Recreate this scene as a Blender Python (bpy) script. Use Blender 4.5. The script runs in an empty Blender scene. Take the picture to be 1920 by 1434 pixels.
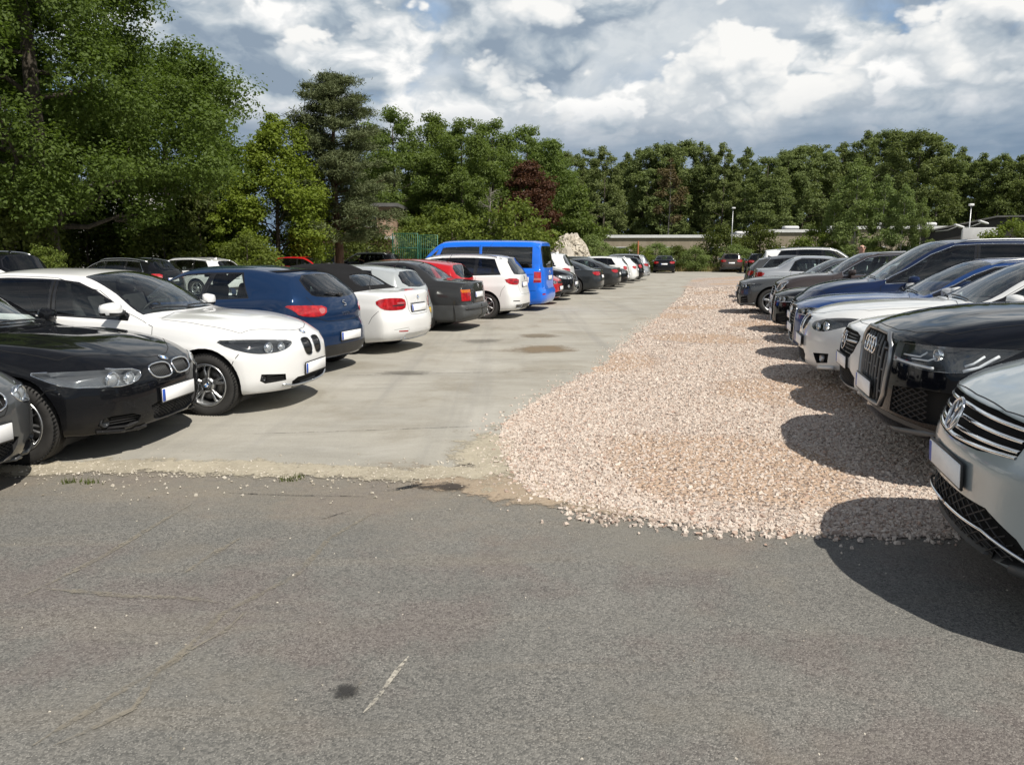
import bpy, bmesh, math, random
import numpy as np
from mathutils import Vector, Matrix
from mathutils.bvhtree import BVHTree
random.seed(5)
RNG = np.random.default_rng(11)
scene = bpy.context.scene
COL = scene.collection
R = math.radians

# ------------------------------------------------------------------ camera
cd = bpy.data.cameras.new('camera')
cam = bpy.data.objects.new('camera', cd)
COL.objects.link(cam)
cam.location = (0, 0, 1.58)
cam.rotation_euler = (R(90 - 9.482), 0, 0)
cd.sensor_fit = 'HORIZONTAL'
cd.sensor_width = 36
cd.lens = 1443 / 1920 * 36
cd.clip_start = 0.05
cd.clip_end = 3000
scene.camera = cam

# ------------------------------------------------------------------ exposure, sun, sky
scene.view_settings.view_transform = 'Standard'
scene.view_settings.look = 'None'
scene.view_settings.exposure = 0.16
scene.view_settings.gamma = 1.0
scene.view_settings.use_curve_mapping = False
SUN_TO = Vector((0.50, -0.557, 1.0)).normalized()
sd = bpy.data.lights.new('sun', 'SUN')
sd.energy = 4.9
sd.angle = R(0.53)
sd.color = (1.0, 0.94, 0.845)
sun = bpy.data.objects.new('sun', sd)
COL.objects.link(sun)
sun.location = (20, -22, 40)
sun.rotation_euler = (-SUN_TO).to_track_quat('-Z', 'Y').to_euler()
SUN_EL = math.asin(SUN_TO.z)
SUN_AZ = math.atan2(SUN_TO.x, SUN_TO.y)


class NT:
    """small helper to write node trees"""
    def __init__(self, tree):
        self.t = tree
        self.n = tree.nodes
        self.l = tree.links

    def node(self, kind, **kw):
        nd = self.n.new(kind)
        for k, v in kw.items():
            if k == 'inp':
                for a, b in v.items():
                    if hasattr(b, 'is_output') or isinstance(b, bpy.types.NodeSocket):
                        self.l.new(b, nd.inputs[a])
                    else:
                        nd.inputs[a].default_value = b
            else:
                setattr(nd, k, v)
        return nd

    def math(self, op, a, b=0.0, c=None, clamp=False):
        nd = self.n.new('ShaderNodeMath')
        nd.operation = op
        nd.use_clamp = clamp
        for i, v in enumerate((a, b, c)):
            if v is None:
                continue
            if isinstance(v, bpy.types.NodeSocket):
                self.l.new(v, nd.inputs[i])
            else:
                nd.inputs[i].default_value = v
        return nd.outputs[0]

    def vmath(self, op, a, b=None):
        nd = self.n.new('ShaderNodeVectorMath')
        nd.operation = op
        for i, v in enumerate((a, b)):
            if v is None:
                continue
            if isinstance(v, bpy.types.NodeSocket):
                self.l.new(v, nd.inputs[i])
            else:
                nd.inputs[i].default_value = v
        return nd.outputs[0]

    def noise(self, vec, scale, detail=4, rough=0.5, dist=0.0, lac=2.0):
        nd = self.n.new('ShaderNodeTexNoise')
        if vec is not None:
            self.l.new(vec, nd.inputs['Vector'])
        nd.inputs['Scale'].default_value = scale
        nd.inputs['Detail'].default_value = detail
        nd.inputs['Roughness'].default_value = rough
        nd.inputs['Lacunarity'].default_value = lac
        nd.inputs['Distortion'].default_value = dist
        return nd.outputs['Fac']

    def mix(self, fac, a, b, blend='MIX'):
        nd = self.n.new('ShaderNodeMix')
        nd.data_type = 'RGBA'
        nd.blend_type = blend
        nd.clamp_factor = True
        for sock, v in ((nd.inputs[0], fac), (nd.inputs[6], a), (nd.inputs[7], b)):
            if isinstance(v, bpy.types.NodeSocket):
                self.l.new(v, sock)
            elif isinstance(v, (tuple, list)):
                sock.default_value = (*v[:3], 1)
            else:
                sock.default_value = v
        return nd.outputs[2]

    def ramp(self, fac, stops, interp='LINEAR'):
        nd = self.n.new('ShaderNodeValToRGB')
        cr = nd.color_ramp
        cr.interpolation = interp
        while len(cr.elements) < len(stops):
            cr.elements.new(0.5)
        for e, (p, c) in zip(cr.elements, stops):
            e.position = p
            e.color = (*c[:3], 1) if isinstance(c, (tuple, list)) else (c, c, c, 1)
        self.l.new(fac, nd.inputs[0])
        return nd.outputs[0]

    def map(self, v, a, b, c=0.0, d=1.0, smooth=False):
        nd = self.n.new('ShaderNodeMapRange')
        if smooth:
            nd.interpolation_type = 'SMOOTHSTEP'
        self.l.new(v, nd.inputs[0])
        for i, x in enumerate((a, b, c, d)):
            nd.inputs[i + 1].default_value = x
        return nd.outputs[0]

    def bump(self, h, strength=0.3, dist=0.02, normal=None):
        nd = self.n.new('ShaderNodeBump')
        nd.inputs['Strength'].default_value = strength
        nd.inputs['Distance'].default_value = dist
        self.l.new(h, nd.inputs['Height'])
        if normal is not None:
            self.l.new(normal, nd.inputs['Normal'])
        return nd.outputs[0]


def build_world():
    w = bpy.data.worlds.new('World')
    scene.world = w
    w.use_nodes = True
    w.cycles.sampling_method = 'MANUAL'
    w.cycles.sample_map_resolution = 512
    w.node_tree.nodes.clear()
    t = NT(w.node_tree)
    sky = t.node('ShaderNodeTexSky', sky_type='NISHITA', sun_disc=False)
    sky.sun_elevation = SUN_EL
    sky.sun_rotation = SUN_AZ
    sky.air_density = 1.0
    sky.dust_density = 0.6
    skyc = t.mix(1.0, sky.outputs[0], (0.062, 0.062, 0.066), 'MULTIPLY')
    d = t.node('ShaderNodeTexCoord').outputs['Generated']
    sep = t.node('ShaderNodeSeparateXYZ', inp={0: d})
    z = sep.outputs[2]
    # cloud space: directions squeezed vertically so that bases lie flat
    cv = t.node('ShaderNodeCombineXYZ', inp={0: sep.outputs[0], 1: sep.outputs[1], 2: t.math('MULTIPLY', z, 1.75)}).outputs[0]
    cv = t.vmath('ADD', cv, (3.1, 1.73, 0.62))
    warp = t.node('ShaderNodeTexNoise', inp={'Vector': cv, 'Scale': 9.0, 'Detail': 4.0}).outputs['Color']
    wv = t.vmath('MULTIPLY', t.vmath('SUBTRACT', warp, (0.5, 0.5, 0.5)), (0.09, 0.09, 0.09))
    cw = t.vmath('ADD', cv, wv)

    def dens(v, fine=True):
        a = t.noise(v, 3.4, 2, 0.45)
        b = t.noise(v, 11.0, 5 if fine else 2, 0.55)
        vo = t.node('ShaderNodeTexVoronoi', feature='F1', inp={'Vector': v, 'Scale': 8.0, 'Detail': 2.0 if fine else 0.0, 'Roughness': 0.5})
        vo.normalize = True
        pf = t.math('SUBTRACT', 1.0, vo.outputs['Distance'])
        return t.math('ADD', t.math('ADD', t.math('MULTIPLY', a, 0.56), t.math('MULTIPLY', b, 0.22)), t.math('MULTIPLY', pf, 0.22))
    d0 = dens(cw)
    d1 = dens(t.vmath('ADD', cw, (0.010, -0.006, 0.024)))
    d2 = dens(t.vmath('ADD', cw, (0.03, -0.02, 0.12)), False)
    lit = t.math('MULTIPLY', t.math('SUBTRACT', d0, d1), 9.0)
    lit2 = t.math('MULTIPLY', t.math('SUBTRACT', d0, d2), 3.0)
    lum = t.math('ADD', t.math('ADD', lit, lit2), 0.53, clamp=True)
    cloud = t.ramp(lum, [(0.0, (0.25, 0.315, 0.395)), (0.28, (0.36, 0.425, 0.49)), (0.52, (0.51, 0.56, 0.60)),
                         (0.72, (0.66, 0.69, 0.71)), (1.0, (0.90, 0.895, 0.88))])
    # a higher veil of cloud fills most gaps
    veil = t.noise(t.vmath('ADD', cv, (5.0, 2.0, 1.0)), 2.6, 5, 0.5)
    blue = t.mix(t.map(z, 0.05, 0.5), (0.26, 0.40, 0.58), (0.13, 0.29, 0.56))
    back = t.mix(t.map(veil, 0.455, 0.62, 0.0, 1.0, True), blue, t.mix(t.map(t.noise(cw, 7.0, 5, 0.6), 0.36, 0.62), (0.40, 0.465, 0.535), (0.60, 0.64, 0.67)))
    cover = t.map(d0, 0.435, 0.49, 0, 1, True)
    col = t.mix(cover, back, cloud)
    # heaped clouds in front: crisp sunlit tops, bases melting into the grey
    sp_ = t.node('ShaderNodeCombineXYZ', inp={0: sep.outputs[0], 1: sep.outputs[1], 2: t.math('MULTIPLY', z, 1.55)}).outputs[0]
    sp_ = t.vmath('ADD', sp_, (7.3, 0.4, 2.2))
    w2 = t.node('ShaderNodeTexNoise', inp={'Vector': sp_, 'Scale': 22.0, 'Detail': 4.0}).outputs['Color']
    sp_ = t.vmath('ADD', sp_, t.vmath('MULTIPLY', t.vmath('SUBTRACT', w2, (0.5, 0.5, 0.5)), (0.035, 0.035, 0.035)))

    def heap(v, det):
        a = t.noise(v, 4.2, 2, 0.5)
        vo = t.node('ShaderNodeTexVoronoi', feature='F1', inp={'Vector': v, 'Scale': 9.5, 'Detail': det, 'Roughness': 0.55, 'Lacunarity': 2.3})
        vo.normalize = True
        pf = t.math('SUBTRACT', 1.0, vo.outputs['Distance'])
        return t.math('ADD', t.math('MULTIPLY', a, 0.60), t.math('MULTIPLY', pf, 0.40))
    h0 = heap(sp_, 3.0)
    h1 = heap(t.vmath('ADD', sp_, (0.006, -0.004, 0.020)), 2.0)
    h2 = heap(t.vmath('ADD', sp_, (0.010, -0.008, 0.060)), 0.0)
    g = t.math('ADD', t.math('MULTIPLY', t.math('SUBTRACT', h0, h1), 4.0), t.math('MULTIPLY', t.math('SUBTRACT', h0, h2), 5.0))
    hl = t.math('ADD', g, 0.50, clamp=True)
    hcol = t.ramp(hl, [(0.0, (0.30, 0.36, 0.43)), (0.35, (0.46, 0.51, 0.555)), (0.62, (0.64, 0.67, 0.69)), (1.0, (0.86, 0.855, 0.835))])
    ha = t.math('MULTIPLY', t.map(h0, 0.575, 0.605, 0, 1, True), t.map(g, -0.45, 0.05, 0.15, 1.0, True))
    col = t.mix(ha, col, hcol)
    # slate-blue far cloud low over the horizon
    band = t.noise(t.vmath('MULTIPLY', d, (2.0, 2.0, 13.0)), 2.2, 6, 0.55)
    bandc = t.ramp(band, [(0.33, (0.130, 0.200, 0.295)), (0.5, (0.20, 0.275, 0.37)), (0.70, (0.33, 0.395, 0.475))])
    wob = t.math('MULTIPLY', t.math('SUBTRACT', d0, 0.5), -0.22)
    low = t.math('MULTIPLY', t.map(t.math('ADD', z, wob), 0.105, 0.188, 1, 0, True), 0.92)
    col = t.mix(low, col, bandc)
    up = t.map(z, 0.36, 0.80, 0, 1, True)
    col = t.mix(up, col, t.mix(1.0, t.mix(0.45, skyc, col), (0.46, 0.48, 0.54), 'MULTIPLY'))
    bg = t.node('ShaderNodeBackground', inp={'Color': col, 'Strength': 1.0})
    out = t.node('ShaderNodeOutputWorld')
    t.l.new(bg.outputs[0], out.inputs[0])


build_world()

# ------------------------------------------------------------------ object helpers


def link(o):
    COL.objects.link(o)
    return o


def tag(o, label=None, cat=None, group=None, kind=None):
    if label:
        o['label'] = label
    if cat:
        o['category'] = cat
    if group:
        o['group'] = group
    if kind:
        o['kind'] = kind
    return o


def empty(name, loc=(0, 0, 0), rz=0.0):
    o = bpy.data.objects.new(name, None)
    o.empty_display_size = 0.3
    o.location = loc
    o.rotation_euler = (0, 0, rz)
    return link(o)


def new_mesh(name, verts, faces, mats=(), midx=None, smooth=True):
    me = bpy.data.meshes.new(name)
    me.from_pydata([tuple(v) for v in verts], [], faces)
    for m in mats:
        me.materials.append(m)
    if midx is not None:
        me.polygons.foreach_set('material_index', np.asarray(midx, dtype=np.int32))
    if smooth is True:
        me.polygons.foreach_set('use_smooth', np.ones(len(me.polygons), dtype=bool))
    elif smooth is not False:
        me.polygons.foreach_set('use_smooth', np.asarray(smooth, dtype=bool))
    me.update()
    return me


def obj(name, me, parent=None, loc=None):
    o = bpy.data.objects.new(name, me)
    if parent is not None:
        o.parent = parent
    if loc is not None:
        o.location = loc
    return link(o)


def quad_mesh(name, V, nper, mats, smooth=False, midx=None):
    """V: (n*nper,3) numpy; consecutive groups of nper verts form one face"""
    n = len(V) // nper
    me = bpy.data.meshes.new(name)
    me.vertices.add(len(V))
    me.vertices.foreach_set('co', np.ascontiguousarray(V, dtype=np.float32).ravel())
    me.loops.add(n * nper)
    me.loops.foreach_set('vertex_index', np.arange(n * nper, dtype=np.int32))
    me.polygons.add(n)
    me.polygons.foreach_set('loop_start', np.arange(0, n * nper, nper, dtype=np.int32))
    if midx is not None:
        me.polygons.foreach_set('material_index', np.asarray(midx, dtype=np.int32))
    for m in mats:
        me.materials.append(m)
    me.update(calc_edges=True)
    me.polygons.foreach_set('use_smooth', np.full(n, bool(smooth)))
    return me


class MB:
    """collects simple shapes into one mesh"""
    def __init__(self):
        self.v = []
        self.f = []
        self.m = []
        self.s = []

    def add(self, verts, faces, mat=0, smooth=True):
        b = len(self.v)
        self.v += [tuple(v) for v in verts]
        for f in faces:
            self.f.append(tuple(b + i for i in f))
            self.m.append(mat)
            self.s.append(smooth)

    def box(self, c, size, mat=0, rot=None, bevel=0.0, seg=2, smooth=True, taper=None):
        bm = bmesh.new()
        bmesh.ops.create_cube(bm, size=1.0)
        for v in bm.verts:
            v.co = Vector((v.co.x * size[0], v.co.y * size[1], v.co.z * size[2]))
            if taper and v.co.z > 0:
                v.co.x *= taper[0]
                v.co.y *= taper[1]
        if bevel > 0:
            bmesh.ops.bevel(bm, geom=bm.edges[:], offset=bevel, segments=seg, profile=0.5, affect='EDGES')
        c = Vector(c)
        vs = []
        for i, v in enumerate(bm.verts):
            v.index = i
            co = v.co.copy()
            if rot is not None:
                co = rot @ co
            vs.append(co + c)
        fs = [[v.index for v in f.verts] for f in bm.faces]
        bm.free()
        self.add(vs, fs, mat, smooth and bevel > 0)

    def tube(self, pts, r, n=8, mat=0, closed=False, caps=True):
        pts = [Vector(p) for p in pts]
        k = len(pts)
        rs = r if isinstance(r, (list, tuple)) else [r] * k
        vs = []
        prev = None
        for i, p in enumerate(pts):
            a = pts[(i - 1) % k] if (closed or i > 0) else p
            b = pts[(i + 1) % k] if (closed or i < k - 1) else p
            tn = (b - a)
            if tn.length < 1e-9:
                tn = Vector((0, 0, 1))
            tn.normalize()
            if prev is None:
                ref = Vector((0, 0, 1)) if abs(tn.z) < 0.9 else Vector((1, 0, 0))
                nx = tn.cross(ref).normalized()
            else:
                nx = (prev - tn * prev.dot(tn))
                if nx.length < 1e-6:
                    nx = tn.orthogonal()
                nx.normalize()
            prev = nx
            ny = tn.cross(nx)
            for j in range(n):
                an = 2 * math.pi * j / n
                vs.append(p + nx * (math.cos(an) * rs[i]) + ny * (math.sin(an) * rs[i]))
        fs = []
        for i in range(k if closed else k - 1):
            i2 = (i + 1) % k
            for j in range(n):
                j2 = (j + 1) % n
                fs.append((i * n + j, i * n + j2, i2 * n + j2, i2 * n + j))
        if caps and not closed:
            fs.append(tuple(range(n))[::-1])
            fs.append(tuple((k - 1) * n + j for j in range(n)))
        self.add(vs, fs, mat)

    def lathe(self, prof, origin=(0, 0, 0), axis=(0, 1, 0), n=32, mat=0, closed=False):
        """prof: list of (radius, offset along axis)"""
        ax = Vector(axis).normalized()
        u = ax.orthogonal().normalized()
        w = ax.cross(u)
        o = Vector(origin)
        vs = []
        for (r, h) in prof:
            for j in range(n):
                an = 2 * math.pi * j / n
                vs.append(o + ax * h + u * (math.cos(an) * r) + w * (math.sin(an) * r))
        k = len(prof)
        fs = []
        for i in range(k if closed else k - 1):
            i2 = (i + 1) % k
            for j in range(n):
                j2 = (j + 1) % n
                fs.append((i * n + j, i2 * n + j, i2 * n + j2, i * n + j2))
        self.add(vs, fs, mat)

    def build(self, name, mats):
        return new_mesh(name, self.v, self.f, mats, self.m, self.s)


def pchip(pts):
    xs = np.array([p[0] for p in pts], float)
    ys = np.array([p[1] for p in pts], float)
    h = np.diff(xs)
    dl = np.diff(ys) / h
    m = np.zeros(len(xs))
    for i in range(1, len(xs) - 1):
        if dl[i - 1] * dl[i] > 0:
            w1 = 2 * h[i] + h[i - 1]
            w2 = h[i] + 2 * h[i - 1]
            m[i] = (w1 + w2) / (w1 / dl[i - 1] + w2 / dl[i])
    m[0] = dl[0]
    m[-1] = dl[-1]

    def f(x):
        x = np.clip(np.asarray(x, float), xs[0], xs[-1])
        i = np.clip(np.searchsorted(xs, x) - 1, 0, len(xs) - 2)
        tt = (x - xs[i]) / h[i]
        return ((1 + 2 * tt) * (1 - tt) ** 2 * ys[i] + tt * (1 - tt) ** 2 * h[i] * m[i]
                + tt * tt * (3 - 2 * tt) * ys[i + 1] + tt * tt * (tt - 1) * h[i] * m[i + 1])
    return f


# ------------------------------------------------------------------ materials
MATS = {}


def mat(name):
    m = bpy.data.materials.new(name)
    m.use_nodes = True
    t = NT(m.node_tree)
    p = m.node_tree.nodes['Principled BSDF']
    return m, t, p


def simple(name, col, rough=0.5, metal=0.0, coat=0.0, spec=0.5, noise=0.0, nscale=8.0, bump=0.0, bscale=60.0):
    if name in MATS:
        return MATS[name]
    m, t, p = mat(name)
    p.inputs['Base Color'].default_value = (*col, 1)
    p.inputs['Roughness'].default_value = rough
    p.inputs['Metallic'].default_value = metal
    p.inputs['Coat Weight'].default_value = coat
    p.inputs['Coat Roughness'].default_value = 0.03
    p.inputs['Specular IOR Level'].default_value = spec
    if noise > 0 or bump > 0:
        oc = t.node('ShaderNodeTexCoord').outputs['Object']
        if noise > 0:
            n = t.noise(oc, nscale, 5, 0.6)
            a = tuple(max(0, c * (1 - noise)) for c in col)
            b = tuple(min(1, c * (1 + noise)) for c in col)
            t.l.new(t.mix(t.map(n, 0.3, 0.7), a, b), p.inputs['Base Color'])
            t.l.new(t.map(n, 0.3, 0.7, max(0.02, rough - 0.08), min(1, rough + 0.08)), p.inputs['Roughness'])
        if bump > 0:
            t.l.new(t.bump(t.noise(oc, bscale, 3, 0.6), bump, 0.005), p.inputs['Normal'])
    MATS[name] = m
    return m


def paint(name, col, metal=0.0, rough=0.32, dirt=0.0):
    """car paint with a clear coat; the inside of the shell is dark trim"""
    if name in MATS:
        return MATS[name]
    m, t, p = mat(name)
    oc = t.node('ShaderNodeTexCoord').outputs['Object']
    n = t.noise(oc, 2.3, 5, 0.6)
    fine = t.noise(oc, 900.0, 1, 0.5)
    c1 = tuple(c * 0.97 for c in col)
    base = t.mix(t.map(n, 0.35, 0.65), c1, col)
    if metal > 0:
        base = t.mix(t.map(fine, 0.3, 0.7, 0, 0.25), base, tuple(min(1, c * 1.5 + 0.01) for c in col))
    # road dust low on the flanks, in the body's own coordinates
    sz = t.node('ShaderNodeSeparateXYZ', inp={0: oc}).outputs[2]
    low = t.math('MULTIPLY', t.map(sz, 0.16, 0.5, 1, 0, True), t.map(t.noise(oc, 6.0, 4, 0.6), 0.35, 0.75, 0.1, 0.55))
    dust = t.math('ADD', t.math('MULTIPLY', low, 0.32), t.map(n, 0.4, 0.8, 0.0, 0.010 + dirt))
    base = t.mix(dust, base, (0.13, 0.118, 0.10))
    geo = t.node('ShaderNodeNewGeometry')
    base = t.mix(geo.outputs['Backfacing'], base, (0.012, 0.012, 0.013))
    t.l.new(base, p.inputs['Base Color'])
    p.inputs['Metallic'].default_value = metal
    p.inputs['Roughness'].default_value = rough
    t.l.new(t.math('SUBTRACT', 1.0, t.math('MAXIMUM', geo.outputs['Backfacing'], t.math('MULTIPLY', dust, 1.2)), clamp=True),
            p.inputs['Coat Weight'])
    t.l.new(t.map(n, 0.3, 0.7, 0.025, 0.06), p.inputs['Coat Roughness'])
    dark = max(col) < 0.1
    p.inputs['Coat IOR'].default_value = 1.36 if dark else 1.48
    p.inputs['Specular IOR Level'].default_value = 0.0 if dark else 0.25
    MATS[name] = m
    return m


def glass(name, tint=(0.50, 0.56, 0.55), absorb=0.0, rough=0.0):
    if name in MATS:
        return MATS[name]
    m, t, p = mat(name)
    t.n.remove(p)
    # the same reflectance from both sides of the pane
    ge = t.node('ShaderNodeNewGeometry')
    dt = t.n.new('ShaderNodeVectorMath')
    dt.operation = 'DOT_PRODUCT'
    t.l.new(ge.outputs['Incoming'], dt.inputs[0])
    t.l.new(ge.outputs['Normal'], dt.inputs[1])
    cs_ = t.math('ABSOLUTE', dt.outputs['Value'])
    fr = t.math('ADD', t.math('MULTIPLY', t.math('POWER', t.math('SUBTRACT', 1.0, cs_, clamp=True), 5.0), 0.93), 0.06, clamp=True)
    tr = t.node('ShaderNodeBsdfTransparent', inp={'Color': (*tint, 1)})
    gl = t.node('ShaderNodeBsdfGlossy', inp={'Color': (0.95, 0.97, 1, 1), 'Roughness': rough})
    mx = t.node('ShaderNodeMixShader', inp={0: fr, 1: tr.outputs[0], 2: gl.outputs[0]})
    # thin dust film
    df = t.node('ShaderNodeBsdfDiffuse', inp={'Color': (0.25, 0.24, 0.22, 1)})
    oc = t.node('ShaderNodeTexCoord').outputs['Object']
    fac = t.map(t.noise(oc, 3.0, 5, 0.6), 0.35, 0.75, 0.002, 0.022 + absorb)
    mx2 = t.node('ShaderNodeMixShader', inp={0: fac, 1: mx.outputs[0], 2: df.outputs[0]})
    t.l.new(mx2.outputs[0], t.n['Material Output'].inputs[0])
    MATS[name] = m
    return m
# ------------------------------------------------------------------ cars: materials
PAINT = simple('paint_slot', (0.5, 0.5, 0.5))
M_TRIM = simple('black_trim', (0.018, 0.018, 0.019), 0.45, noise=0.2, bump=0.08, bscale=500)
M_GAP = simple('gap_dark', (0.004, 0.004, 0.004), 0.9)
M_GLOSS = simple('gloss_black', (0.010, 0.010, 0.011), 0.12, coat=0.6)
M_PLAST = simple('grey_plastic', (0.055, 0.058, 0.06), 0.55, noise=0.15, bump=0.1, bscale=400)
M_CHROME = simple('chrome', (0.80, 0.81, 0.82), 0.10, metal=1.0)
M_ALU = simple('satin_aluminium', (0.62, 0.63, 0.64), 0.28, metal=1.0)
M_TYRE = simple('tyre_rubber', (0.030, 0.029, 0.028), 0.75, noise=0.3, bump=0.15, bscale=120)
M_RIM = simple('alloy', (0.50, 0.51, 0.52), 0.30, metal=0.9, noise=0.08)
M_RIMD = simple('dark_alloy', (0.10, 0.10, 0.105), 0.35, metal=0.8, noise=0.1)
M_DISC = simple('brake_steel', (0.17, 0.165, 0.16), 0.45, metal=0.9, noise=0.2)
M_SEAT = simple('seat_fabric', (0.022, 0.022, 0.024), 0.85, noise=0.2)
M_DASH = simple('dash_plastic', (0.016, 0.016, 0.017), 0.6)
M_BOWL = simple('lamp_bowl', (0.46, 0.47, 0.48), 0.25, metal=0.5)
M_BOWLM = simple('lamp_bowl_grey', (0.17, 0.175, 0.18), 0.22, metal=0.6)
M_BOWLD = simple('lamp_bowl_dark', (0.035, 0.037, 0.04), 0.22, metal=0.3)
M_WHITE = simple('plate_white', (0.93, 0.93, 0.93), 0.4)
M_YELLOW = simple('plate_yellow', (0.75, 0.48, 0.03), 0.4)
M_BLUE = simple('plate_blue', (0.01, 0.07, 0.42), 0.4)
M_CLOTH = simple('soft_top_cloth', (0.012, 0.012, 0.013), 0.95, spec=0.15, noise=0.15, bump=0.3, bscale=600)
M_GLASS = glass('car_glass', (0.84, 0.90, 0.88))
M_GLASSD = glass('tinted_glass', (0.14, 0.155, 0.16))
M_LENS = glass('lamp_lens', (0.92, 0.94, 0.95))
M_DRL = simple('lamp_light_guide', (0.75, 0.77, 0.8), 0.25)
M_AMBER = simple('amber_lens', (0.55, 0.14, 0.01), 0.15, coat=0.8)
M_TCLR = simple('clear_tail_lens', (0.42, 0.13, 0.13), 0.12, coat=1.0)


def red_lens():
    m, t, p = mat('red_tail_lens')
    oc = t.node('ShaderNodeTexCoord').outputs['Object']
    v = t.node('ShaderNodeTexVoronoi', inp={'Vector': oc, 'Scale': 140.0})
    n = t.noise(oc, 14, 2)
    c = t.mix(t.map(v.outputs['Distance'], 0.1, 0.7, 0.0, 0.5), (0.55, 0.012, 0.016), (0.30, 0.006, 0.01))
    c = t.mix(t.map(n, 0.35, 0.65), c, (0.26, 0.005, 0.008))
    t.l.new(c, p.inputs['Base Color'])
    p.inputs['Roughness'].default_value = 0.12
    p.inputs['Coat Weight'].default_value = 1
    return m


M_RED = red_lens()


# ------------------------------------------------------------------ car body lofts
def lz(z, lift):
    q = min(1.0, max(0.0, (z - .30) / .34))
    return z + lift * q * q * (3 - 2 * q)


def carspec(L, W, H, nz, cs, cz, wt, rs, rsz, belt, tail, nose, ds=None, dz=None, tz=None, rp=None, yr=0.60, yc=0.74,
            wheels=(0.8, 3.5, 0.32), bowF=(0.40, 3.2), bowR=(0.28, 3.6), zb=0.19, ed=0.05, yt=None, hoodf=(0.34, 0.66, 0.88),
            crease=0.02, wsd=0.035, rshift=0.07, side=None, boxy=1.0, lift=0.0):
    nz += lift
    nose = [(lz(z, lift), i) for z, i in nose]
    belt = [(s, z + lift * max(0, 1 - s / 1.5)) for s, z in belt]
    rz = H - wsd
    rp = rp or wt + 0.8
    dzh = cz - nz
    zt = [(0, nz), (0.09 * cs, nz + hoodf[0] * dzh), (0.34 * cs, nz + hoodf[1] * dzh), (0.7 * cs, nz + hoodf[2] * dzh), (cs, cz)]
    ze = [(s, z - 0.012 - 0.016 * s / cs) for s, z in zt[:-1]] + [(cs + 0.03, cz - 0.034)]
    mid = (cs + wt) / 2
    zt += [(cs + 0.10, cz + 0.04), (mid, (cz + rz) / 2 + 0.03), (wt, rz), (wt + 0.25, H - 0.010), (rp, H), (rs, rsz)]
    sh = 0.13
    ze += [(cs + 0.10 + sh, cz + 0.005), (mid + sh, (cz + rz) / 2 - 0.005), (wt + sh, rz - ed + 0.005), (wt + 0.25 + sh, H - 0.012 - ed),
           (rp + sh, H - ed), (rs - rshift, rsz - ed + 0.012)]
    yt = yt or yr + 0.06
    ye = [(0, W * 0.68), (cs, yc), (cs + 0.2, yc + 0.02), (mid + 0.1, (yc + yr) / 2 + 0.02), (wt + 0.15, yr + 0.02), (rp, yr), (rs, yr - 0.01)]
    if ds:
        zt += [((rs + ds) / 2, (rsz + dz) / 2 + 0.025), (ds, dz), (ds + 0.12, dz - 0.012), (L, tz)]
        ze += [((rs + ds) / 2 - 0.05, (rsz + dz) / 2 - 0.02), (ds - 0.03, dz - 0.028), (ds + 0.12, dz - 0.034), (L, tz - 0.02)]
        ye += [((rs + ds) / 2, (yr + yt) / 2), (ds + 0.05, yt + 0.04), (L, yt)]
    else:
        zt += [(L, rsz - (0.04 if L - rs > 0.05 else 0))]
        ze += [(L, rsz - 0.05 - ed)]
        ye += [(L, yr - 0.03)]
    return dict(L=L, W=W, H=H, zt=zt, ze=ze, ye=ye, belt=belt, nose=nose, tail=tail, wheels=wheels, bowF=bowF, bowR=bowR, zb=zb,
                cs=cs, cz=cz, wt=wt, rs=rs, rsz=rsz, crease=crease, ds=ds, dz=dz, yr=yr, yc=yc, boxy=boxy, lift=lift)


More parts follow.
